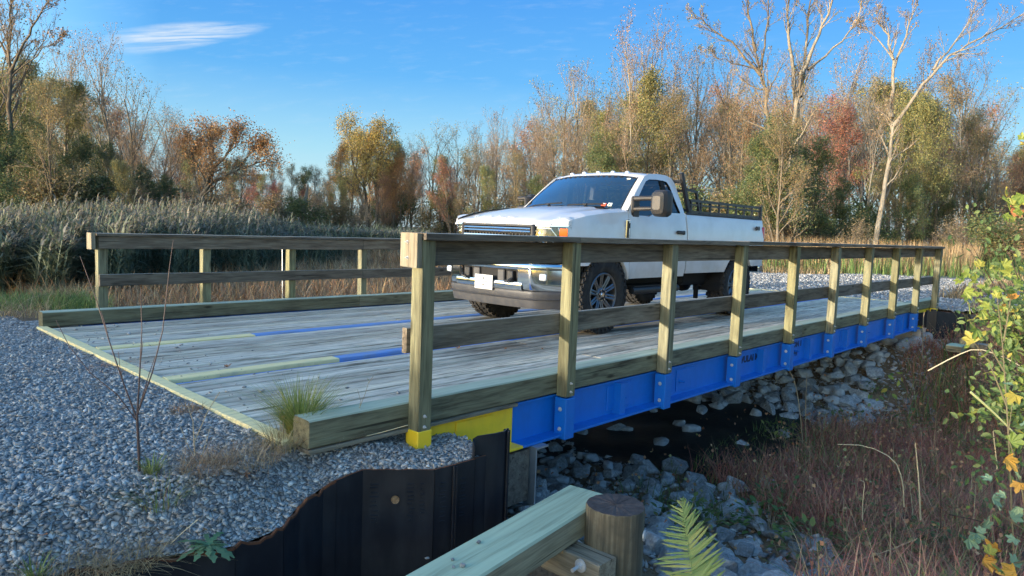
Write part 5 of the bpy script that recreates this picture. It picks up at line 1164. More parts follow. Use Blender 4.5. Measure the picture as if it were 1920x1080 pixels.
# grey dead snag standing in the reeds
sx, sy = ray_xy(568, 44); sz = Hf(sx, sy); t = thing('dead_snag', 'pale broken dead trunk standing in the reeds beyond the far railing', 'dead tree', (sx, sy, sz))
T_ = Tubes(); zt_ = z_at(575, 345, 44)-sz; zm_ = z_at(568, 385, 44)-sz; dv = Vector((RI.x, RI.y, 0)).normalized(); f_ = lambda a, z: (dv.x*a, dv.y*a, z)
T_.add([f_(0, -.3), f_(0, zm_*.5), f_(.02, zm_), f_(.14, (zm_+zt_)/2), f_(.25, zt_)], [.21, .19, .17, .10, .03], 9); T_.add([f_(-.08, zm_*.75), f_(-.12, zm_*.95), f_(-.14, zm_*1.08)], [.09, .06, .02], 7); link('trunk', T_.mesh('trunk', M_BARKP), t)
# ================================================================== RIPRAP
def rock_mat():
    m, nt, b = newmat('riprap_stone'); p = texco(nt, 'Object'); r = objrand(nt); n1 = noise(nt, p, 7.0, 6, .65); n2 = noise(nt, p, 40.0, 4, .7)
    c = ramp(nt, n1, [(.3, (.17, .185, .20)), (.5, (.30, .325, .345)), (.65, (.42, .44, .45)), (.78, (.58, .59, .59))])
    c = mixc3(nt, ramp(nt, noise(nt, p, 2.2, 4, .6), [(.5, (0, 0, 0)), (.7, (.55, .55, .55))]), c, (.17, .14, .10))
    hs = nt.nodes.new('ShaderNodeHueSaturation'); lk(nt, c, hs.inputs['Color']); lk(nt, mth('MULTIPLY_ADD', r, .6, .78, nt=nt), hs.inputs['Value'])
    lk(nt, hs.outputs[0], b.inputs['Base Color']); b.inputs['Roughness'].default_value = .7; bump(nt, b, mth('ADD', n1, mth('MULTIPLY', n2, .4, nt=nt), nt=nt), .7, .03); return m
M_ROCK = rock_mat()
def rock_mesh(seed):
    import bmesh
    r_ = random.Random(seed); bm = bmesh.new(); sx, sy, sz = r_.uniform(.85, 1.25), r_.uniform(.6, .95), r_.uniform(.45, .75)
    for _ in range(17):
        v = Vector((r_.gauss(0, 1), r_.gauss(0, 1), r_.gauss(0, 1))).normalized(); k = r_.uniform(.82, 1.05); m_ = max(abs(v.x), abs(v.y), abs(v.z)); v = v*(.62/m_*.45+.55)*k; bm.verts.new((v.x*sx, v.y*sy, v.z*sz))
    bmesh.ops.convex_hull(bm, input=bm.verts[:]); 
    loose = [v for v in bm.verts if not v.link_faces]; bmesh.ops.delete(bm, geom=loose, context='VERTS')
    bmesh.ops.dissolve_limit(bm, angle_limit=R(14), verts=bm.verts[:], edges=bm.edges[:])
    bmesh.ops.bevel(bm, geom=bm.edges[:], offset=.035, segments=1, affect='EDGES'); bmesh.ops.triangulate(bm, faces=bm.faces[:])
    me = bpy.data.meshes.new('rock'); bm.to_mesh(me); bm.free(); me.materials.append(M_ROCK); return me
ROCKS = [rock_mesh(100+i) for i in range(14)]
rk = random.Random(9); cand = []
def lay(x0, x1, y0, y1, step, size, zonef, dens=1.0):
    x = x0
    while x < x1:
        y = y0
        while y < y1:
            px, py = x+rk.uniform(-.5, .5)*step, y+rk.uniform(-.5, .5)*step
            zn = zonef(px, py)
            if zn and rk.random() < dens: cand.append((px, py, size*rk.uniform(.7, 1.35), zn))
            y += step
        x += step
def zn_near(x, y):
    edge = float(np.interp(y, [-2.1, -1.8, -1.2, -.65, 0, .65, 1.5, 3], [2.5, 3.0, 3.7, 3.85, 4.4, 4.6, 4.3, 3.9]))+.12*math.sin(y*9)
    if y > 2.8: return None
    if x > edge or x < 1.0+.0*y: 
        if not (x > .55 and x <= 1.0): return None
    if y < -2.2+.2*math.sin(x*3): return None
    return 'near_open' if y < -.15 else 'near_under'
lay(.6, 4.9, -2.2, 3.0, .25, .155, zn_near)
def zn_far(x, y):
    if y < .1+.2*math.sin(x*2) : return None
    if x < 7.6+.3*math.sin(y*2): return None
    return 'far_open' if y < -.05 else 'far_under'
lay(7.5, 12.0, -1.1, 5.5, .235, .18, zn_far)
lay(4.4, 7.6, .1, 5.0, .60, .13, lambda x, y: 'mid', .6)
def pix(x, y, z):
    d = Vector((x, y, z))-EYE; zz = d.dot(FW); return 960+1310.155*d.dot(RI)/zz, 540-1310.155*d.dot(UP)/zz, zz
L = []
for (x, y, s, zn) in cand:
    z = Hf(x, y)+s*rk.uniform(-.05, .30); u, v, d = pix(x, y, z)
    if -100 < u < 2000 and v < 1180: L.append((s/d, x, y, z, s, zn, u, v))
L.sort(reverse=True, key=lambda q: q[0])
LAB = {'near_open': ('blue grey riprap stone in the open near bank beside the round pile', 'riprap on the open near bank'), 'near_under': ('dark grey riprap stone under the near end of the bridge', 'riprap under the near end of the bridge'), 'far_open': ('grey riprap stone at the edge of the far bank below the last posts', 'riprap at the edge of the far bank'), 'far_under': ('shadowed riprap stone on the far bank under the bridge', 'riprap under the far end of the bridge'), 'mid': ('half buried stone on the dark channel floor under the bridge', 'stones on the channel floor')}
rest = []
for i, (k, x, y, z, s, zn, u, v) in enumerate(L):
    rot = (rk.uniform(-.5, .5), rk.uniform(-.5, .5), rk.uniform(0, 6.28)); me = rk.choice(ROCKS)
    if i < 298:
        o = link('riprap_stone', me, None, (x, y, z), rot, (s, s, s)); tag(o, LAB[zn][0], 'rock', LAB[zn][1])
    else: rest.append((me, Matrix.LocRotScale(Vector((x, y, z)), Matrix.Rotation(rot[2], 3, 'Z').to_quaternion(), Vector((s, s, s)))))
if rest:
    VV = []; FF = []; n = 0
    for me, m4 in rest:
        co = np.empty(len(me.vertices)*3); me.vertices.foreach_get('co', co); co = co.reshape(-1, 3) @ np.array(m4.to_3x3()).T + np.array(m4.translation); fi = np.array([p.vertices[:] for p in me.polygons]); VV.append(co); FF.append(fi+n); n += len(co)
    tag(link('riprap_stones', fast_mesh('riprap_stones', np.concatenate(VV), np.concatenate(FF), M_ROCK)), 'smaller grey stones filling between the larger riprap', 'rocks', None, 'stuff')
# small chips between the big stones
nn = 16000; x = rs.uniform(.6, 12, nn); y = rs.uniform(-1.8, 4, nn); kq = ((x < 4.4) | (x > 8)) & ((x < np.interp(y, [-2.1, -1.8, -1.2, -.65, 0, .65, 1.5, 3], [2.5, 3.0, 3.7, 3.85, 4.4, 4.6, 4.3, 3.9])) | (y > .3) | ((x > 8) & (y > -.8))); x, y = x[kq], y[kq]; tag(stones('stone_chips', np.stack([x, y, H(x, y)+.01], 1), .03, M_STONE, 31), 'small grey stone chips between the riprap of the near bank', 'gravel')
# a few stones lying on the green timber
for (u, v, s) in ((897, 1018, .018), (848, 1050, .013), (800, 1048, .016), (868, 1062, .020), (850, 1064, .012)):
    d = FW+RI*((u-960)/1310.155)-UP*((v-540)/1310.155); k = (-.298-EYE.z)/d.z; p = EYE+d*k
    o = link('pebble', rk.choice(ROCKS), None, (p.x, p.y, p.z+s*.3), (0, 0, rk.uniform(0, 6)), (s, s, s*.8)); tag(o, {897: 'dark pebble highest up the green timber top', 848: 'pebble near the left edge of the green timber', 800: 'pale pebble at the outer left edge of the green timber', 868: 'largest tan pebble on the green timber', 850: 'small pebble nearest the bottom of the picture on the green timber'}[u] if (u, v) != (850, 1064) else 'smallest dark pebble low on the green timber', 'pebble', 'pebbles on the green timber')

# stream bed mud under the deck, blackened to stand in for the shade there
mm_, mnt, mb_ = newmat('shade_dark_mud'); lk(mnt, ramp(mnt, noise(mnt, geopos(mnt), 3.0, 6, .7), [(.3, (.010, .009, .008)), (.7, (.035, .03, .024))]), mb_.inputs['Base Color']); mb_.inputs['Roughness'].default_value = .55; bump(mnt, mb_, noise(mnt, geopos(mnt), 9.0, 5, .7), .5, .03)
sheet('shaded_stream_bed', spaced([(3.2, 9.6, .12)]), spaced([(-.4, 6.0, .15)]), lambda x, y: H(x, y)+.012, mm_, lambda c: (c[:, 0] > 4.35+.25*np.sin(c[:, 1]*2)-.15*c[:, 1]) & (c[:, 0] < 8.0+.3*np.sin(c[:, 1]*3)+.1*c[:, 1]) & (c[:, 1] > .05+.2*np.sin(c[:, 0]*2.3)))
# ================================================================== BLADES, REEDS, WEEDS
def blades(P, h, w, rs_, lean=.6, segs=3, curl=.7, dirs=None):
    """arching grass blades, P (n,3)"""
    n = len(P); a = rs_.rand(n)*2*PI if dirs is None else dirs; dx, dy = np.cos(a), np.sin(a); hh = h*(.45+.9*rs_.rand(n)); ln = lean*(.2+rs_.rand(n)); V = []
    px, py = -dy, dx; ww = w*(.6+.8*rs_.rand(n))
    for k in range(segs+1):
        t = k/segs; out = hh*ln*(t**1.6); up_ = hh*(t-curl*.35*ln*t*t); tw = ww*(1-t)**.7*.5 if k < segs else ww*0+.0003
        cx_ = P[:, 0]+dx*out; cy_ = P[:, 1]+dy*out; cz_ = P[:, 2]+up_
        V.append(np.stack([cx_-px*tw, cy_-py*tw, cz_], 1)); V.append(np.stack([cx_+px*tw, cy_+py*tw, cz_], 1))
    V = np.stack(V, 1); m = 2*(segs+1); f = np.array([[2*k, 2*k+1, 2*k+3, 2*k+2] for k in range(segs)]); F = (np.arange(n)*m)[:, None, None]+f[None]; return V.reshape(-1, 3), F.reshape(-1, 4)
def stuff_mesh(name, parts, mats, label, cat, kind='stuff'):
    V = []; F = []; MI = []; n = 0
    for (v, f, mi) in parts: V.append(v); F.append(f+n); MI.append(np.full(len(f), mi)); n += len(v)
    o = link(name, fast_mesh(name, np.concatenate(V), np.concatenate(F), mats=mats, midx=np.concatenate(MI))); return tag(o, label, cat, None, kind)
M_DRY = leafy('dry_grass_blades', [(0, (0.213, 0.138, 0.075)), (.5, (0.413, 0.281, 0.156)), (1, (0.600, 0.463, 0.275))], transl=.3)
M_REDG = leafy('red_brown_grass', [(0, (.28, .11, .06)), (.45, (.44, .20, .12)), (.8, (.54, .33, .18)), (1, (.58, .45, .26))], transl=.3, big=1.1)
M_GRN = leafy('green_grass', [(0, (0.080, 0.136, 0.040)), (.5, (0.176, 0.256, 0.072)), (1, (0.352, 0.384, 0.128))], transl=.35)
M_GRNB = leafy('bright_grass', [(0, (.14, .22, .05)), (.6, (.27, .36, .10)), (1, (.50, .48, .20))], transl=.4)
M_WEED = leafy('weed_leaves', [(0, (0.072, 0.120, 0.040)), (.5, (0.144, 0.208, 0.064)), (1, (0.272, 0.320, 0.096))], transl=.35, big=.8)
M_REED = leafy('reed_leaves', [(0, (.075, .095, .055)), (.5, (.14, .165, .105)), (.8, (.22, .225, .15)), (1, (.42, .36, .24))], transl=.3, big=.35)
M_PLUME = leafy('reed_plumes', [(0, (.10, .09, .075)), (.5, (.17, .15, .125)), (1, (.27, .24, .20))], transl=.35)
M_STEM = flat('dry_stem', (.30, .24, .15), .8)
rg = np.random.RandomState(17)
def in_view(x, y, m=60):
    d0 = x-EYE.x; d1 = y-EYE.y; z = d0*FW.x+d1*FW.y; u = 960+1310.155*(d0*RI.x+d1*RI.y)/np.maximum(z, .1); return (z > .3) & (u > -m) & (u < 1920+m)
# reed bed beyond the far railing: stands thin out towards the right
def reeds():
    n = 9000; a = rg.uniform(-140, 800, n); dp = 12.5+rg.rand(n)**1.25*26
    x = np.empty(n); y = np.empty(n)
    for i in range(n): x[i], y[i] = ray_xy(a[i], dp[i])
    # front edge of the bed bends back to the right
    front = np.interp(a, [-140, 0, 170, 300, 420, 560, 700, 800], [11.5, 12.0, 13.5, 15.5, 18.0, 23.0, 27, 29]); keep = (dp > front+1.2*np.sin(a*.05)) & (rg.rand(n) < np.interp(a, [-140, 400, 800], [1, 1, .75]))
    x, y, a, dp = x[keep], y[keep], a[keep], dp[keep]; n = len(x); z = H(x, y)
    top = np.interp(a, [-140, 60, 200, 320, 430, 480, 560, 640, 800], [398, 392, 382, 378, 388, 402, 428, 432, 440])+rg.randn(n)*7; 
    zt = np.array([z_at(a[i], top[i], dp[i]) for i in range(n)]); fr = np.interp(dp-front[keep], [0, 5], [.80, 1.0]); hh = np.clip((zt-z)*fr*(.80+.24*rg.rand(n))*(.92+.18*nz2(x, y, 1.1, 2.)+.10*nz2(x, y, 3.3, 5.)), 1.0, 4.0)
    wind = .35+.25*rg.randn(n); dx, dy = np.cos(wind), np.sin(wind)      # the bed leans the same way
    parts = []; ln = hh*.10*(1+rg.rand(n)); 
    def at(t): return np.stack([x+dx*ln*t**2, y+dy*ln*t**2, z+hh*t], 1)
    w = .014; S_ = []
    for t in (0, .5, 1.0): c = at(t); S_ += [c+np.array([-.6, .7, 0])*w*.5, c-np.array([-.6, .7, 0])*w*.5]
    V = np.stack(S_, 1); f = np.array([[0, 1, 3, 2], [2, 3, 5, 4]]); parts.append((V.reshape(-1, 3), ((np.arange(n)*6)[:, None, None]+f[None]).reshape(-1, 4), 0))
    for k in range(8):     # leaves
        t = .22+.09*k+.05*rg.rand(n); c = np.stack([x+dx*ln*t**2, y+dy*ln*t**2, z+hh*t], 1); v, f = blades(c, .55, .042, rg, lean=1.7, segs=3, curl=1.3); parts.append((v, f, 0))
    # drooping plumes: fans of narrow slips off the tip
    tip = at(1.0)
    for k in range(6):
        c = tip-np.array([0, 0, 1])*(.03*k); v, f = blades(c, .20, .045, rg, lean=1.4, segs=2, curl=1.6, dirs=wind+rg.randn(n)*.8); parts.append((v, f, 1))
    stuff_mesh('reed_bed', parts, [M_REED, M_PLUME], 'grey green common reeds with drooping tan plumes beyond the far railing', 'reeds')
reeds()
# low brown marsh growth seen between the far rails
def patch(name, n, ur, dr, h, w, mat, label, cat, keepf=None, lean=.8, segs=3, cond=None):
    a = rg.uniform(*ur, n); dp = rg.uniform(*dr, n) if dr[1] < 40 else dr[0]+(dr[1]-dr[0])*rg.rand(n)**1.5; X = np.array([ray_xy(a[i], dp[i]) for i in range(n)]); x, y = X[:, 0], X[:, 1]
    if keepf is not None: k = keepf(x, y, a, dp); x, y, a, dp = x[k], y[k], a[k], dp[k]
    P = np.stack([x, y, H(x, y)], 1); v, f = blades(P, h, w, rg, lean=lean, segs=segs); return stuff_mesh(name, [(v, f, 0)], [mat], label, cat)
patch('marsh_grass', 15000, (150, 900), (10.5, 30), .55, .022, M_DRY, 'flattened tan and brown marsh grass beyond the far railing', 'grass', lambda x, y, a, d: (y > 6.0), lean=1.0)
patch('marsh_undergrowth', 15000, (-120, 900), (9.5, 26), .62, .03, M_REDG, 'tangled brown growth in front of the reeds', 'undergrowth', lambda x, y, a, d: (y > 6.0) & (x > .4+.0*y), lean=1.0)
patch('bank_grass', 9000, (-150, 210), (8.6, 12.5), .26, .010, M_GRN, 'green and straw grass mound at the left end of the bridge', 'grass', lambda x, y, a, d: (y > 6.05-.55*(x+.1)) & (y < 11), lean=1.0)
patch('bank_grass', 3500, (60, 220), (9.2, 12.0), .36, .008, M_DRY, 'straw coloured grass heap beside the far kerb end', 'grass', lambda x, y, a, d: (y > 6.25-.55*(x+.1)) & (y < 10.5), lean=1.3)
# dry grass along and beyond the far track
def fk(x, y, a, d):
    c = np.stack([x, y, x*0], 1); return ~far_keep(c) & (x > 12.7)
patch('dry_verge', 30000, (1020, 1960), (13.5, 38), .34, .020, M_DRY, 'tan dry grass verge along the gravel track', 'grass', lambda x, y, a, d: fk(x, y, a, d), lean=1.0)
patch('tall_dry_weeds', 9000, (1400, 1830), (27, 33), 1.15, .022, M_DRY, 'tall tan weeds at the edge of the wood', 'weeds', None, lean=.25)
patch('tall_dry_weeds', 5000, (1000, 1960), (26, 40), .9, .03, M_WEED, 'green brown weeds at the edge of the wood', 'weeds', None, lean=.5)
# channel growth, downstream of the bridge
def chan(n, fn, h, w, mat, name, label, lean=.9, segs=3, dens=None):
    x = rg.uniform(1.0, 14.5, n); y = rg.uniform(-5.0, 2.2, n); k = in_view(x, y) & fn(x, y); x, y = x[k], y[k]; dd = np.hypot(x-EYE.x, y-EYE.y); k = rg.rand(len(x)) < np.clip((6.5/dd)**1.2, 0, 1); x, y = x[k], y[k]
    v, f = blades(np.stack([x, y, H(x, y)], 1), h, w, rg, lean=lean, segs=segs); return stuff_mesh(name, [(v, f, 0)], [mat], label, 'grass')
inch = lambda x, y: (x > 3.2+.35*np.sin(y*1.7)-.55*np.minimum(y+1.0, 0)*-1) 
red = lambda x, y: ((x > np.interp(y, [-2.1, -1.8, -1.2, -.65, 0, .65, 1.5, 3], [2.5, 3.0, 3.7, 3.85, 4.4, 4.6, 4.3, 3.9])-.1) | (y < -1.75)) & (y < .45-.10*(x-4)+.3*np.sin(x*1.9)) & (y < np.where(x > 8.0, .25, 9.0))
chan(90000, red, .34, .0085, M_REDG, 'red_brown_stiltgrass', 'matted red brown grass covering the channel floor beside the bridge', 1.3)
chan(34000, lambda x, y: red(x, y) & (nz2(x, y, 1.7, 5.) > .12), .30, .012, M_GRN, 'green_bank_grass', 'green grass patches mixed into the red brown grass', 1.1)
chan(16000, lambda x, y: (x > 3.0) & (y > -.3) & (y < .9) & (x < 8.5), .18, .010, M_WEED, 'shade_grass', 'olive grass along the edge of the bridge shadow', 1.0)
chan(14000, lambda x, y: (x > 8.5) & (y < -.5), .50, .022, M_WEED, 'green_bank_grass', 'rank green growth on the far bank right of the piling', .9)
chan(15000, lambda x, y: red(x, y), .42, .006, M_DRY, 'straw_blades', 'pale straw blades standing in the red brown grass', .8)

# dead leaves caught in the channel growth
nl = 11000; lx = rg.uniform(1.6, 13, nl); ly = rg.uniform(-4.5, 1.2, nl); kl = red(lx, ly) | (rg.rand(nl) < .12); lx, ly = lx[kl], ly[kl]; LVl, LFl = leaf_quads(np.stack([lx, ly, H(lx, ly)+.05+.30*rg.rand(len(lx))], 1), .036, rg, aspect=.8)
M_LIT = leafy('litter_leaves', [(0, (.28, .12, .06)), (.5, (.42, .22, .11)), (.85, (.50, .33, .17)), (1, (.28, .34, .13))], transl=.2)
stuff_mesh('leaf_litter', [(LVl, LFl, 0)], [M_LIT], 'small dead leaves scattered through the red brown grass', 'leaf litter')
# weed leaves: small leaves on short stems, clumped
def leaf_clump_mesh(name, n, rad, h, lsize, mat, seed, flatl=False):
    r_ = np.random.RandomState(seed); th = r_.rand(n)*2*PI; rr_ = rad*np.sqrt(r_.rand(n)); P = np.stack([rr_*np.cos(th), rr_*np.sin(th), h*(.15+.85*r_.rand(n))*(1-.5*rr_/rad)], 1)
    a = np.stack([np.cos(th), np.sin(th), .15+.35*r_.randn(n)], 1)+r_.randn(n, 3)*.35; a /= np.linalg.norm(a, axis=1)[:, None]; b_ = np.cross(a, [0, 0, 1.]); b_ /= np.linalg.norm(b_, axis=1)[:, None]; sz = lsize*(.6+.8*r_.rand(n))[:, None]; up_ = np.cross(b_, a)
    V = np.stack([P, P+a*sz*.35+b_*sz*.28+up_*sz*.06, P+a*sz*.75+b_*sz*.2, P+a*sz-up_*sz*.12, P+a*sz*.75-b_*sz*.2, P+a*sz*.35-b_*sz*.28+up_*sz*.06], 1); F = (np.arange(n)*6)[:, None]+np.arange(6)[None]
    m = min(n, 40); ST = Tubes()
    for i in range(m): ST.add(np.array([[P[i, 0]*.15, P[i, 1]*.15, -.03], [P[i, 0]*.6, P[i, 1]*.6, P[i, 2]*.7], P[i]]), [.0022, .0016, .001], 3)
    Vs = np.concatenate(ST.V); Fs = np.concatenate(ST.F)
    return fast_mesh(name, np.concatenate([V.reshape(-1, 3), Vs]), [F, Fs+n*6], mats=[mat, M_STEM], midx=np.concatenate([np.zeros(n), np.ones(len(Fs))]))
WC = [leaf_clump_mesh('weed', 90, .16, .20, .035, M_WEED, s) for s in (1, 2, 3)]
def on_ground(u, v, z0=-1.2):
    d = FW+RI*((u-960)/1310.155)-UP*((v-540)/1310.155); p = None; t = .5
    while t < 60:
        q = EYE+d*t
        if q.z < Hf(q.x, q.y): return q
        t *= 1.01
    return EYE+d*10
wl = [(1330, 985, 'beside the fern'), (1440, 1000, 'among the blue stones right of the fern'), (1530, 1040, 'at the bottom edge among the stones'), (1290, 1000, 'between the round pile and the fern'), (1620, 990, 'right of the riprap in the red grass'), (1700, 960, 'in the middle of the red grass'), (1480, 960, 'at the edge of the riprap'), (1560, 930, 'above the large brown leaf'), (1680, 1030, 'beside the pink leaf'), (1790, 930, 'below the upright straw stem'), (1830, 860, 'below the right hand bush'), (1640, 1060, 'at the bottom edge right of the stones'), (1760, 1050, 'near the orange leaves'), (1860, 980, 'at the right edge above the orange leaves'), (1585, 800, 'in the shadow below the bridge'), (1700, 820, 'on the channel floor right of the bridge'), (1850, 760, 'under the right hand bush'), (1880, 690, 'beside the bolted post'), (1640, 740, 'on the far bank stones'), (1460, 830, 'at the edge of the bridge shadow')]
for i, (u, v, w) in enumerate(wl):
    q = on_ground(u, v); s = rk.uniform(.8, 1.3)*(1.0 if (q-EYE).length < 6 else 1.7); o = link('weed', WC[i % 3], None, (q.x, q.y, q.z-.01), (0, 0, rk.uniform(0, 6)), (s, s, s)); tag(o, 'low green leafy weed '+w, 'weed', 'low leafy weeds in the channel')
# straw stems and thin dark stems
def stem(name, pts, rad, label, cat='stem', mat=None, parent=None):
    mb = MB(); P = [Vector(p) for p in pts]
    for _ in range(2):
        if len(P) > 2:
            Q = [P[0]]
            for i in range(len(P)-1): Q += [P[i].lerp(P[i+1], .25), P[i].lerp(P[i+1], .75)]
            P = Q+[P[-1]]; c = P[0]; n = len(P); mb.tube(P, [rad*(1-.6*i/(n-1)) for i in range(n)], 6); me = mb.mesh(name, mat or M_STEM, True, c); o = link(name, me, None, c); return tag(o, label, cat)
def at_depth(u, v, dp):
    d = FW+RI*((u-960)/1310.155)-UP*((v-540)/1310.155); return EYE+d*dp
M_STRAW = flat('pale_straw', (.58, .49, .31), .7); M_DKSTEM = flat('dark_red_stem', (.05, .025, .02), .7)
def rstem(name, uvs, dp, rad, label, mat): return stem(name, [at_depth(u, v, dp+dd) for (u, v, dd) in [(q+(0,))[:3] for q in uvs]], rad, label, 'stem', mat)
rstem('straw_stem', [(1696, 905), (1722, 850), (1719, 830)], 6.2, .006, 'short pale straw stem', M_STRAW) if False else None
for uvs, dp, rad, lab, mat in [
    ([(1695, 950, .1), (1693, 900), (1677, 860), (1625, 835), (1570, 833-0)], 6.0, .006, 'long pale straw stem bending left over the red brown grass', M_STRAW),
    ([(1726, 975, .1), (1724, 920), (1720, 870), (1716, 830)], 5.2, .006, 'upright pale straw stem standing in the red brown grass', M_STRAW),
    ([(1870, 880), (1867, 850), (1862, 808)], 4.2, .005, 'short upright straw stem with a dark tip near the right edge', M_STRAW),
    ([(1764, 990, .1), (1764, 920), (1760, 860)], 4.6, .004, 'thin dark red stem rising from the grass', M_DKSTEM),
    ([(1617, 975, .1), (1618, 930), (1622, 905), (1614, 900)], 5.0, .0035, 'thin tan stem with a bent tip right of the riprap', M_STRAW),
    ([(1780, 965), (1830, 975), (1880, 990), (1920, 1010)], 4.0, .004, 'thin dark arching bramble cane low on the right', M_DKSTEM),
    ([(1530, 1066), (1590, 1055), (1660, 1035), (1720, 1010)], 4.0, .0045, 'thin grey twig lying across the bottom right', M_STEM),
    ([(1505, 830, .2), (1500, 770), (1492, 720), (1478, 690)], 8.2, .007, 'grey dead weed stalk under the bridge', M_STEM),
    ([(1512, 835, .2), (1510, 770), (1513, 700)], 8.2, .006, 'second grey dead weed stalk under the bridge', M_STEM),
    ([(1728, 720), (1729, 670), (1731, 600), (1733, 585)], 11.5, .008, 'thin bare stem in front of the far abutment', M_STEM),
    ([(1740, 695), (1790, 668), (1830, 652), (1880, 668), (1920, 690)], 7.0, .007, 'long pale dead cane arching in front of the bolted post', M_STRAW),
    ([(1820, 735), (1860, 770), (1890, 800), (1925, 835)], 3.6, .007, 'thick yellow green cane slanting down at the right edge', flat('green_cane', (.34, .36, .16), .6))]:
    rstem(lab.split()[-1] if False else 'dead_weed', uvs, dp, rad, lab, mat)

# ------------------------------------------------------------------ leaf shapes
def maple_mesh(mat, seed=0, fold=.18):
    r_ = random.Random(seed); pts = []
    tips_ = [(90, 1.0), (40, .85), (-15, .62), (140, .85), (195, .62)]; ang = []
    for a, r_t in sorted(tips_): ang.append((a, r_t*r_.uniform(.92, 1.08)))
    out = []
    for i, (a, rt) in enumerate(ang):
        out.append((a-14, rt*.80)); out.append((a-4, rt*.93)); out.append((a, rt)); out.append((a+5, rt*.90)); out.append((a+14, rt*.78))
        if i < len(ang)-1: out.append(((a+ang[i+1][0])/2, .52))
    V = [(0, 0, 0)]+[(math.cos(R(a))*r*.5, math.sin(R(a))*r*.5+.12, abs(math.cos(R(a))*r)*fold*r_.uniform(.4, 1.2)-(.05 if r > .7 else 0)) for a, r in out]; F = [(0, i, i+1) for i in range(1, len(out))]
    me = bpy.data.meshes.new('leaf'); me.from_pydata(V, [], F); me.materials.append(mat); return me
def oval_mesh(mat, seed=0):
    V = [(0, 0, 0), (.22, .3, .05), (.25, .6, .05), (0, 1, -.08), (-.25, .6, .05), (-.22, .3, .05), (0, .5, -.02)]; F = [(0, 1, 6), (1, 2, 6), (2, 3, 6), (3, 4, 6), (4, 5, 6), (5, 0, 6)]
    me = bpy.data.meshes.new('leaf'); me.from_pydata([(x, y, z) for x, y, z in V], [], F); me.materials.append(mat); return me
def leafmat(name, a, b_, t=.45): return leafy(name, [(0, a), (1, b_)], transl=t, vary=.2)
def objleaf(name, stops, t=.45):
    m, nt, b = newmat(name); r = objrand(nt); c = ramp(nt, r, stops); n = noise(nt, texco(nt, 'Object'), 5.0, 4, .7); c = mixc3(nt, ramp(nt, n, [(.55, (0, 0, 0)), (.7, (.6, .6, .6))]), c, (.22, .12, .03))
    lk(nt, c, b.inputs['Base Color']); b.inputs['Roughness'].default_value = .55; tr_ = nt.nodes.new('ShaderNodeBsdfTranslucent'); lk(nt, c, tr_.inputs[0]); mx = nt.nodes.new('ShaderNodeMixShader'); mx.inputs[0].default_value = t
    out = [q for q in nt.nodes if q.type == 'OUTPUT_MATERIAL'][0]; lk(nt, b.outputs[0], mx.inputs[1]); lk(nt, tr_.outputs[0], mx.inputs[2]); lk(nt, mx.outputs[0], out.inputs[0]); return m
M_LYG = objleaf('yellow_green_leaf', [(0, (.17, .25, .05)), (.55, (.29, .35, .07)), (.85, (.38, .39, .08)), (1, (.46, .37, .07))]); M_LOR = objleaf('orange_yellow_leaf', [(0, (.62, .26, .05)), (.6, (.72, .42, .08)), (1, (.5, .20, .08))]); M_LBR = objleaf('dead_brown_leaf', [(0, (.20, .09, .045)), (.5, (.33, .17, .09)), (1, (.40, .25, .16))], .2); M_LGR = objleaf('green_shrub_leaf', [(0, (.09, .16, .05)), (.6, (.16, .24, .08)), (1, (.29, .34, .12))]); M_LTE = objleaf('grey_green_leaf', [(0, (.14, .24, .15)), (1, (.24, .34, .20))], .2)
MP = {'yg': [maple_mesh(M_LYG, s) for s in (1, 2, 3)], 'or': [maple_mesh(M_LOR, s) for s in (4, 5)], 'br': [maple_mesh(M_LBR, s, .45) for s in (6, 7)], 'te': [maple_mesh(M_LTE, s) for s in (8, 9)]}; OV = oval_mesh(M_LGR); OVY = oval_mesh(M_LYG)
M_SHST = flat('shrub_stem', (.13, .11, .06), .8)
def shrub(name, label, stems, leafset, cat='shrub', mat=None, extra=None):
    """stems: list of polylines in world space; leaves: (u, v, depth, size, mesh)"""
    o0 = Vector(stems[0][0]); t = thing(name, label, cat, o0)
    for st in stems:
        mb = MB(); n = len(st); mb.tube(st, [(.0042 if i == 0 else .0042*(1-.75*i/(n-1))) for i in range(n)], 6); mb.build('branch', mat or M_SHST, t, True)
    for (p, s, me, face) in leafset:
        p = Vector(p)-o0; e = Vector((rk.gauss(0, .5), rk.gauss(0, .5), rk.gauss(0, .45)-.1)); nrm = (Vector((-.55, -.55, .6))+e).normalized(); q = nrm.to_track_quat('Z', 'Y'); q.rotate(Matrix.Rotation(rk.uniform(0, 6.28), 3, nrm).to_quaternion())
        link('leaf', me, t, p, q.to_euler(), (s, s, s))
    return t
def cluster(uvs, dp, s, keys, jit=.15):
    out = []
    for (u, v) in uvs: out.append((at_depth(u, v, dp+rk.uniform(-jit, jit)), s*rk.uniform(.75, 1.2), rk.choice(MP[rk.choice(keys)]), 0))
    return out
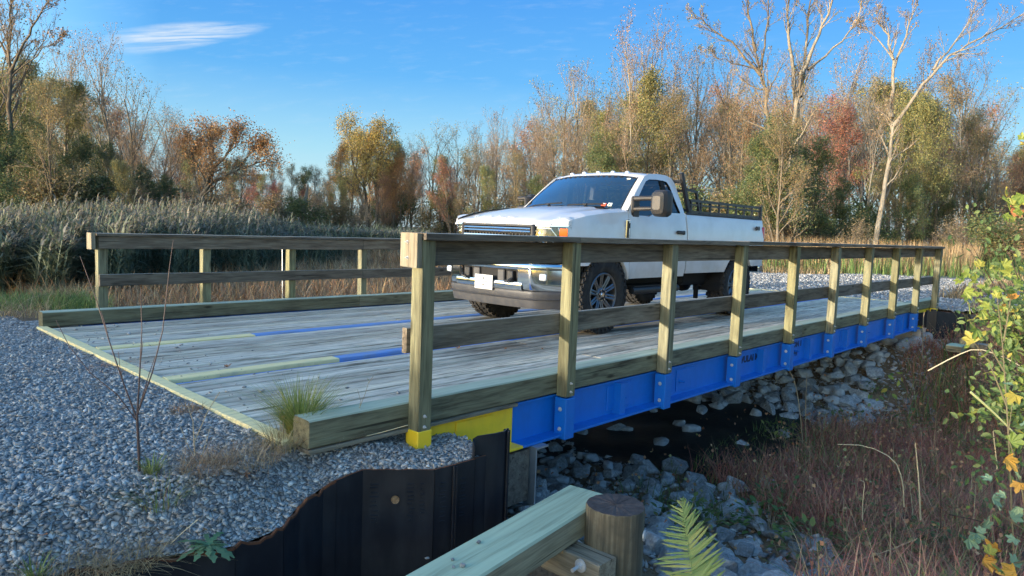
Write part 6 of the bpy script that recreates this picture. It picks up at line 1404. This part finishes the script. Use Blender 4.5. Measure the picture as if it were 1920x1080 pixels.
# yellow green saplings at the right edge, leaves large enough to tell apart
base1 = at_depth(1905, 1130, 3.3); A = [[base1, at_depth(1890, 800, 3.4), at_depth(1880, 650, 3.4), at_depth(1870, 560, 3.4), at_depth(1835, 505, 3.4)], [at_depth(1885, 700, 3.4), at_depth(1850, 640, 3.4), at_depth(1815, 600, 3.4)], [at_depth(1882, 640, 3.4), at_depth(1895, 560, 3.4), at_depth(1860, 500, 3.4)], [at_depth(1887, 760, 3.4), at_depth(1855, 680, 3.4), at_depth(1825, 640, 3.4)]]
lv = cluster([(1826, 492), (1838, 500), (1815, 512), (1808, 520), (1830, 525), (1800, 525), (1845, 530), (1866, 520), (1860, 505), (1880, 498), (1875, 540), (1895, 510), (1850, 545), (1808, 545), (1815, 555), (1835, 548), (1868, 558), (1890, 545), (1905, 530), (1845, 565), (1828, 562), (1840, 582), (1825, 598), (1845, 600), (1818, 610), (1835, 625), (1855, 575), (1870, 595), (1905, 560), (1880, 575)], 3.4, .075, ['yg', 'yg', 'yg', 'yg', 'yg', 'yg', 'or'])
lv += [(at_depth(1832, 618, 3.3), .10, MP['yg'][0], 0), (at_depth(1828, 642, 3.3), .12, MP['yg'][1], 0), (at_depth(1880, 570, 3.4), .08, MP['or'][0], 0)]
shrub('young_maple', 'sapling with lobed yellow green leaves in front of the end of the gravel track', A, lv, 'sapling')
# broad leaves hanging in from the right edge
lv = cluster([(1878, 372), (1888, 380), (1900, 385), (1912, 392), (1895, 398), (1882, 402), (1915, 405), (1905, 378), (1918, 365), (1884, 362), (1902, 415)], 2.9, .08, ['yg', 'yg', 'yg', 'yg', 'or']) + cluster([(1915, 262), (1922, 270)], 2.9, .06, ['yg'])
shrub('overhanging_branch', 'branch of large yellow and green leaves reaching in at the right edge', [[at_depth(1990, 420, 2.9), at_depth(1930, 395, 2.9), at_depth(1880, 385, 2.9)], [at_depth(1990, 300, 2.9), at_depth(1930, 275, 2.9), at_depth(1910, 262, 2.9)]], lv, 'branch')
# small leaved green shrub
st = []; lv = []
b0 = at_depth(1960, 1000, 4.1)
for i in range(64):
    u1, v1 = rk.uniform(1800, 1955), rk.uniform(420, 930); mid = at_depth((1960+u1)/2+15, (v1+760)/2, 4.1); e = at_depth(u1, v1, rk.uniform(3.8, 4.5)); st.append([b0, at_depth(1945, 780, 4.1), mid, e])
    for k in range(19):
        f = rk.random(); p = mid.lerp(e, f)+Vector((rk.gauss(0, .06), rk.gauss(0, .06), rk.gauss(0, .06))); lv.append((p, rk.uniform(.038, .06), OV if rk.random() < .8 else OVY, 0))
st.append([b0, at_depth(1925, 560, 4.1), at_depth(1880, 450, 4.1), at_depth(1815, 395, 4.1)]); lv += [(at_depth(u, v, 4.1), .04, OV, 0) for (u, v) in [(1815, 393), (1838, 395), (1828, 380), (1842, 412), (1855, 405), (1850, 425), (1870, 425), (1862, 440), (1880, 440), (1875, 455), (1860, 465), (1848, 455), (1890, 460), (1900, 450), (1885, 475), (1905, 470), (1870, 480), (1858, 490)]]
shrub('green_shrub', 'small leaved green shrub at the right edge above the gravel track', st, lv, 'shrub', M_DKSTEM)
for j in range(3): pass
# lower right tangle: lobed leaves in green, grey green and orange
lv = cluster([(1885, 930), (1860, 900), (1900, 880), (1910, 950), (1875, 985), (1905, 1010), (1840, 1000), (1900, 1060), (1855, 1040), (1880, 1070), (1895, 830), (1915, 800), (1905, 740), (1880, 720)], 2.9, .085, ['yg', 'te', 'yg', 'te'])
lv += [(at_depth(u, v, 2.85), s, MP['or'][i % 2], 0) for i, (u, v, s) in enumerate([(1842, 1050, .12), (1885, 858, .11), (1905, 1072, .12), (1848, 1030, .09), (1912, 905, .09), (1870, 1035, .10)])]
lv += [(at_depth(u, v, 3.0), .10, MP['te'][i % 2], 0) for i, (u, v) in enumerate([(1830, 1000), (1845, 990), (1815, 1010), (1895, 970), (1860, 935)])]
shrub('bramble_tangle', 'tangle of green and orange lobed leaves in the lower right corner', [[at_depth(1990, 1120, 2.9), at_depth(1930, 1000, 2.9), at_depth(1870, 960, 2.9), at_depth(1830, 990, 2.9)], [at_depth(1930, 1000, 2.9), at_depth(1910, 880, 2.9), at_depth(1890, 820, 2.9), at_depth(1900, 740, 2.9)], [at_depth(1930, 1050, 2.9), at_depth(1880, 1060, 2.9), at_depth(1845, 1045, 2.9)]], lv, 'bramble')
lv = [(at_depth(u, v, 9.5), rk.uniform(.07, .11), OV if rk.random() < .4 else OVY, 0) for (u, v) in [(1668, 700), (1676, 712), (1682, 725), (1690, 706), (1672, 738), (1655, 735), (1648, 742), (1636, 740), (1642, 752), (1632, 756), (1628, 748), (1664, 728), (1680, 698)]]
shrub('pale_seedling', 'seedling with bright pale leaves catching light below the far girder end', [[at_depth(1690, 790, 9.5), at_depth(1675, 730, 9.5), at_depth(1680, 695, 9.5)], [at_depth(1678, 745, 9.5), at_depth(1650, 740, 9.5), at_depth(1630, 752, 9.5)]], lv, 'seedling')
# mass of bank shrubs right of the far piling
for i, (u, dp, top, key) in enumerate([(1900, 9.5, 640, 'brush'), (1870, 11.5, 640, 'brush'), (1950, 8.5, 640, 'brush'), (1840, 13.5, 640, 'brush')]):
    x, y = ray_xy(u, dp); z0 = Hf(x, y); s = max(.12, (z_at(u, top, dp)-z0)/HM[key]); t = thing('bank_shrub', ['green shrub right of the bolted post', 'brown brushwood behind the bolted post', 'dense green shrub at the right edge of the bank', 'low brown brush right of the far piling', 'olive shrub below the yellow sapling', 'dark green shrub filling the right margin', 'low olive shrub above the orange leaves', 'low olive shrub left of the right margin'][i], 'shrub', (x, y, z0), rk.uniform(0, 6)); t.scale = (s*1.3, s*1.3, s); link('stems', TM[key][0], t); link('foliage', TM[key][1], t)

# ------------------------------------------------------------------ fern
def fern():
    tipp = at_depth(1278, 934, 3.15); base = at_depth(1315, 1180, 2.9); t = thing('fern', 'pale yellow green fern frond growing between the round pile and the riprap', 'fern', base); mid = at_depth(1292, 1040, 3.0)
    m, nt, b = newmat('fern_green'); r = objrand(nt); c = ramp(nt, r, [(0, (.20, .29, .09)), (.6, (.29, .37, .12)), (1, (.42, .42, .13))]); lk(nt, c, b.inputs['Base Color']); b.inputs['Roughness'].default_value = .6
    tr_ = nt.nodes.new('ShaderNodeBsdfTranslucent'); lk(nt, c, tr_.inputs[0]); mx = nt.nodes.new('ShaderNodeMixShader'); mx.inputs[0].default_value = .4; out = [q for q in nt.nodes if q.type == 'OUTPUT_MATERIAL'][0]; lk(nt, b.outputs[0], mx.inputs[1]); lk(nt, tr_.outputs[0], mx.inputs[2]); lk(nt, mx.outputs[0], out.inputs[0])
    V = [(0, 0, 0)]; F = []
    n = 9; V = []
    for i in range(n+1):
        x = i/n; w = .062*(1-x**3)**.7*(1 if i else .7)*(1+.25*(i % 2)); V += [(x, -w, -.06*x*x), (x, 0, .012-.06*x*x), (x, w, -.06*x*x)]
    for i in range(n): a = 3*i; F += [(a, a+3, a+4, a+1), (a+1, a+4, a+5, a+2)]
    me = bpy.data.meshes.new('leaflet'); me.from_pydata(V, [], F); me.materials.append(m)
    mb = MB(); P = []
    for i in range(13): s = i/12; P.append(base*(1-s)**2+mid*2*s*(1-s)*1.0+tipp*s*s)
    mb.tube(P, [.004*(1-.6*i/12) for i in range(13)], 6); mb.build('stalk', m, t, True)
    N_ = 42
    for i in range(N_):
        s = .12+.86*i/(N_-1); k = int(s*12); p = P[min(k, 11)].lerp(P[min(k, 11)+1], s*12-min(k, 11)); ax = (P[min(k, 11)+1]-P[min(k, 11)]).normalized(); ln = .155*(1-((s-.30)/.74)**2) if s > .3 else .155; ln = max(.028, ln)
        view = (EYE-p).normalized(); sd = ax.cross(view).normalized()
        for sg in (-1, 1):
            d = (sd*sg*(1-.35*s)+ax*((.10 if sg < 0 else .62)+.75*s**3)+Vector((0, 0, -.10))+Vector((rk.gauss(0, .13), rk.gauss(0, .13), rk.gauss(0, .13)))).normalized(); nn_ = (view-d*view.dot(d)+Vector((rk.gauss(0, .25), rk.gauss(0, .25), .3))).normalized(); yy = nn_.cross(d).normalized(); nn_ = d.cross(yy)
            M4 = Matrix((d, yy, nn_)).transposed(); l_ = ln*rk.uniform(.75, 1.15); o = link('leaflet', me, t, p-base, M4.to_euler(), (l_, l_*.62 if l_ > .08 else l_*.9, l_))
fern()
# ------------------------------------------------------------------ fallen leaves
for (u, v, s, k, lab) in [(1420, 935, .20, 'br', 'large curled brown leaf at the edge of the red grass'), (1445, 948, .16, 'br', 'brown leaf lying beside the large curled one'), (1520, 958, .17, 'br', 'brown leaf standing on edge in the red grass'), (1477, 985, .15, 'br', 'orange brown leaf wedged behind the angular stone'), (1338, 942, .09, 'or', 'tan yellow leaf between the blue stones'), (1688, 1055, .16, 'br', 'pale brown curled leaf at the bottom edge'), (1764, 1012, .07, 'or', 'small pink leaf in the grass'), (985, 1052, .13, 'br', 'dead brown leaf under the green timber'), (965, 1070, .12, 'br', 'dark dead leaf in the gap below the green timber'), (1000, 1068, .11, 'br', 'dead leaf beside the cross timber bolt'), (1255, 958, .05, 'br', 'little brown leaf on the stones beside the pile')]:
    q = on_ground(u, v) if u > 1100 else at_depth(u, v, 3.9); o = link('fallen_leaf', rk.choice(MP[k]), None, (q.x, q.y, q.z+.05), (rk.uniform(.2, .9), rk.uniform(-.6, .6), rk.uniform(0, 6)), (s, s, s)); tag(o, lab, 'leaf')
for (u, v, s, k, lab) in [(455, 940, .07, 'br', 'curled tan leaf on the gravel beside the dry grass'), (405, 925, .05, 'br', 'small brown leaf in the dry grass on the gravel'), (385, 990, .03, 'or', 'tiny red leaf on the gravel above the torn wall edge'), (80, 1035, .05, 'or', 'yellowish leaf at the bottom left corner')]:
    q = at_depth(u, v, 1); d = q-EYE; t_ = (-.17-EYE.z)/d.z; q = EYE+d*t_; q.z = float(G(q.x, q.y)); o = link('fallen_leaf', rk.choice(MP[k]), None, (q.x, q.y, q.z+.02), (rk.uniform(-.4, .4), rk.uniform(-.4, .4), rk.uniform(0, 6)), (s, s, s)); tag(o, lab, 'leaf')

# ------------------------------------------------------------------ plants on the gravel
def gpt(u, v, z=-.12):
    for _ in range(3):
        d = FW+RI*((u-960)/1310.155)-UP*((v-540)/1310.155); t_ = (z-EYE.z)/d.z; q = EYE+d*t_; z = float(G(q.x, q.y))
    return Vector((q.x, q.y, z))
def tuft(name, u, v, n, h, w, mat, label, rad=.03, lean=.9, cat='grass tuft', curl=.7, m2=None):
    q = gpt(u, v); a = rg.rand(n)*2*PI; r_ = rad*np.sqrt(rg.rand(n)); P = np.stack([r_*np.cos(a), r_*np.sin(a), np.zeros(n)-.005], 1); v_, f_ = blades(P, h*(.8 if 'dry' in name else 1), w, rg, lean=lean*(1.5 if 'dry' in name else 1), segs=5, curl=curl*(1.25 if 'dry' in name else 1), dirs=a+rg.randn(n)*(1.5 if 'dry' in name else .5))
    mi = (rg.rand(n) < .3).astype(int).repeat(5); me = fast_mesh(name, v_, f_, mats=[mat, m2 or mat], midx=mi); o = link(name, me, None, q); return tag(o, label, cat)
tuft('grass_tuft', 562, 860, 950, .28, .0055, M_GRNB, 'bushy green grass tuft at the near corner of the deck', .06, .9, m2=M_GRNB)
tuft('grass_tuft', 530, 880, 260, .15, .0035, M_DRY, 'dry yellow grass fringe below the green tuft', .10, 1.3)
tuft('grass_tuft', 285, 958, 60, .09, .008, M_GRN, 'small bright green tuft beside the bare sapling', .03, .9)
tuft('grass_tuft', 300, 968, 130, .13, .003, M_GRN, 'olive grass wisps behind the bare sapling foot', .09, 1.3, m2=M_DRY)
tuft('dry_grass', 385, 945, 420, .17, .0026, M_DRY, 'straw coloured dead grass clump at the foot of the dry stalk', .12, 1.5, 'dry grass')
tuft('dry_grass', 470, 920, 320, .15, .0024, M_DRY, 'brown dead grass along the gravel edge near the wall', .14, 1.4, 'dry grass')
tuft('dry_grass', 235, 990, 300, .15, .0026, M_DRY, 'dead grass clump left of the bare sapling', .13, 1.5, 'dry grass')
tuft('dry_grass', 120, 1045, 300, .14, .0030, M_DRY, 'brown dead grass in the bottom left corner', .16, 1.4, 'dry grass')
tuft('dry_grass', 350, 770, 190, .07, .0030, M_REDG, 'reddish dead grass wisp against the yellow end plank', .09, 1.6, 'dry grass')
tuft('dry_grass', 225, 690, 260, .06, .0030, M_REDG, 'reddish debris of dead grass along the far part of the end plank', .22, 1.6, 'dry grass')
tuft('dry_grass', 640, 838, 160, .13, .0026, M_DRY, 'dry wisps under the near kerb end', .12, 1.2, 'dry grass')
tuft('grass_tuft', 65, 1030, 50, .09, .007, M_GRN, 'little green plant in the bottom left corner', .03, .8)
tuft('dry_grass', 40, 590, 220, .35, .006, M_DRY, 'straw grass spilling over the gravel at the left edge', .35, 1.3, 'dry grass')
# bare sapling
sb = gpt(263, 958); dps = (sb-EYE).dot(FW); Z_ = lambda u, v, dd=0: at_depth(u, v, dps+dd)
M_SAP = flat('sapling_bark', (.075, .045, .040), .7)
t = thing('bare_sapling', 'thin leafless sapling with upright dark twigs growing from the gravel', 'sapling', sb)
def limb(pts, r0, r1, par, nm='stem'): mb = MB(); n = len(pts); mb.tube(pts, [r0+(r1-r0)*i/(n-1) for i in range(n)], 6); return mb.build(nm, M_SAP, par, True)
limb([sb, Z_(262, 900), Z_(260, 840), Z_(257, 780)], .0075, .0058, t)
for pts, r0 in (([(257, 785), (262, 700), (266, 620), (264, 540)], .0045), ([(257, 785), (232, 720), (205, 640), (180, 560), (150, 480)], .0042), ([(258, 775), (285, 700), (305, 620), (318, 500), (325, 450)], .0042), ([(257, 790), (220, 740), (170, 700), (130, 650), (105, 600)], .0032), ([(262, 760), (280, 700), (290, 670)], .0025), ([(262, 690), (266, 660), (268, 640)], .002), ([(205, 640), (195, 600), (190, 585)], .002), ([(232, 720), (225, 690), (222, 660)], .002)):
    limb([Z_(*p) for p in pts], r0, .0012, t, 'twig')
# dry stalk with curled side shoots
wb = gpt(375, 930); dpw = (wb-EYE).dot(FW); W_ = lambda u, v: at_depth(u, v, dpw); M_STK = flat('dry_stalk_tan', (.40, .32, .21), .8)
t = thing('dry_stalk', 'dead tan weed stalk with curled shoots left of the deck corner', 'dead weed', wb)
for pts, r0 in (([(375, 935), (368, 880), (364, 830), (362, 790), (352, 760)], .006), ([(366, 860), (350, 830), (338, 800)], .0025), ([(364, 830), (390, 770), (412, 735)], .003), ([(366, 870), (380, 850), (395, 800)], .0022), ([(372, 905), (350, 890), (340, 870)], .002), ([(372, 910), (400, 900), (420, 870)], .002)):
    mb = MB(); mb.tube([W_(*p) for p in pts], [r0, r0*.8, r0*.6, r0*.4, r0*.3][:len(pts)], 6); mb.build('stem', M_STK, t, True)
wb2 = gpt(668, 832); dpw = (wb2-EYE).dot(FW)
t = thing('dry_stalk', 'dead weed stalk with a green tip in front of the near kerb', 'dead weed', wb2)
for pts, r0 in (([(668, 835), (672, 800), (674, 775), (676, 750), (670, 730)], .0035), ([(674, 765), (684, 740), (692, 715)], .002), ([(672, 800), (680, 780), (690, 785), (688, 800)], .0016), ([(672, 795), (664, 780), (664, 795)], .0016), ([(690, 720), (700, 705)], .0014)):
    mb = MB(); mb.tube([W_(*p) for p in pts], [r0, r0*.8, r0*.6, r0*.4, r0*.3][:len(pts)], 6); mb.build('stem', M_STK, t, True)
link('leaf', MP['yg'][0], t, W_(692, 714)-wb2, (.9, .2, 1), (.03, .03, .03))
# long straws across the corner
for pts, lab, r0 in (([(232, 935), (222, 985), (215, 1040), (205, 1090)], 'straw hanging over the torn wall edge, left one', .003), ([(225, 945), (200, 1000), (185, 1085)], 'straw hanging over the torn wall edge, outer one', .003), ([(400, 940), (403, 980), (404, 1040)], 'long dry straw crossing the edge above the green rosette', .0025), ([(395, 935), (420, 960), (438, 990)], 'short dry straw beside the curled leaf', .0025), ([(370, 975), (340, 1000), (320, 1020)], 'thin pale straw above the rosette', .002), ([(470, 905), (420, 930), (380, 955), (330, 970)], 'long pale straw lying left from the dead grass', .0028), ([(615, 838), (650, 825), (700, 815), (765, 797)], 'long straw lying along the near kerb foot', .004)):
    q0 = gpt(pts[0][0], pts[0][1]); dq = (q0-EYE).dot(FW)-.02; stem('straw', [at_depth(u, v, dq-.0008*(v-pts[0][1])) for (u, v) in pts], r0, lab, 'straw', M_STRAW)
# toothed green rosette at the wall edge
rb = gpt(372, 1030); t = thing('thistle_rosette', 'grey green toothed weed rosette at the torn edge of the wall', 'weed', rb+Vector((.03, -.03, .02)))
M_ROS = leafy('rosette_green', [(0, (.10, .19, .09)), (1, (.20, .32, .16))], transl=.2)
def lobed():
    V = []; F = []; n = 9
    for i in range(n+1): x = i/n; w = (.10 if i % 2 else .045)*(1-x*.35)*(1.0 if i < n else .2)*(.5+x*.9); V += [(x, -w*1.5, .18*x-.34*x*x), (x, 0, .18*x-.32*x*x-.01), (x, w*1.5, .18*x-.34*x*x)]
    for i in range(n): a = 3*i; F += [(a, a+3, a+4, a+1), (a+1, a+4, a+5, a+2)]
    me = bpy.data.meshes.new('leaf'); me.from_pydata(V, [], F); me.materials.append(M_ROS); return me
LB = lobed()
for i in range(26): a = 2*PI*i/26+rk.uniform(-.2, .2); s = rk.uniform(.06, .14); link('leaf', LB, t, (0, 0, 0), (rk.uniform(-.2, .2), -.15+rk.uniform(-.2, .3), a), (s, s*1.1, s))
# leaf litter and specks on the deck
for i, (u, v, s) in enumerate([(858, 652, .05), (900, 640, .03), (960, 632, .035), (1000, 626, .03), (1050, 622, .03), (950, 655, .028), (430, 688, .05), (1015, 655, .025)]):
    d = FW+RI*((u-960)/1310.155)-UP*((v-540)/1310.155); t_ = (.006-EYE.z)/d.z; q = EYE+d*t_; o = link('deck_leaf', rk.choice(MP['br']), None, (q.x, q.y, .012), (rk.uniform(-.3, .3), rk.uniform(-.3, .3), rk.uniform(0, 6)), (s*1.6,)*3); tag(o, 'small dead leaf lying on the deck '+['just right of the corner post', 'left of the middle rail shadow', 'below the front bumper', 'right of the bumper centre', 'beside the second post', 'between corner post and second post', 'beside the yellow joint plank', 'near the kerb under the middle rail'][i], 'leaf', 'dead leaves on the deck')
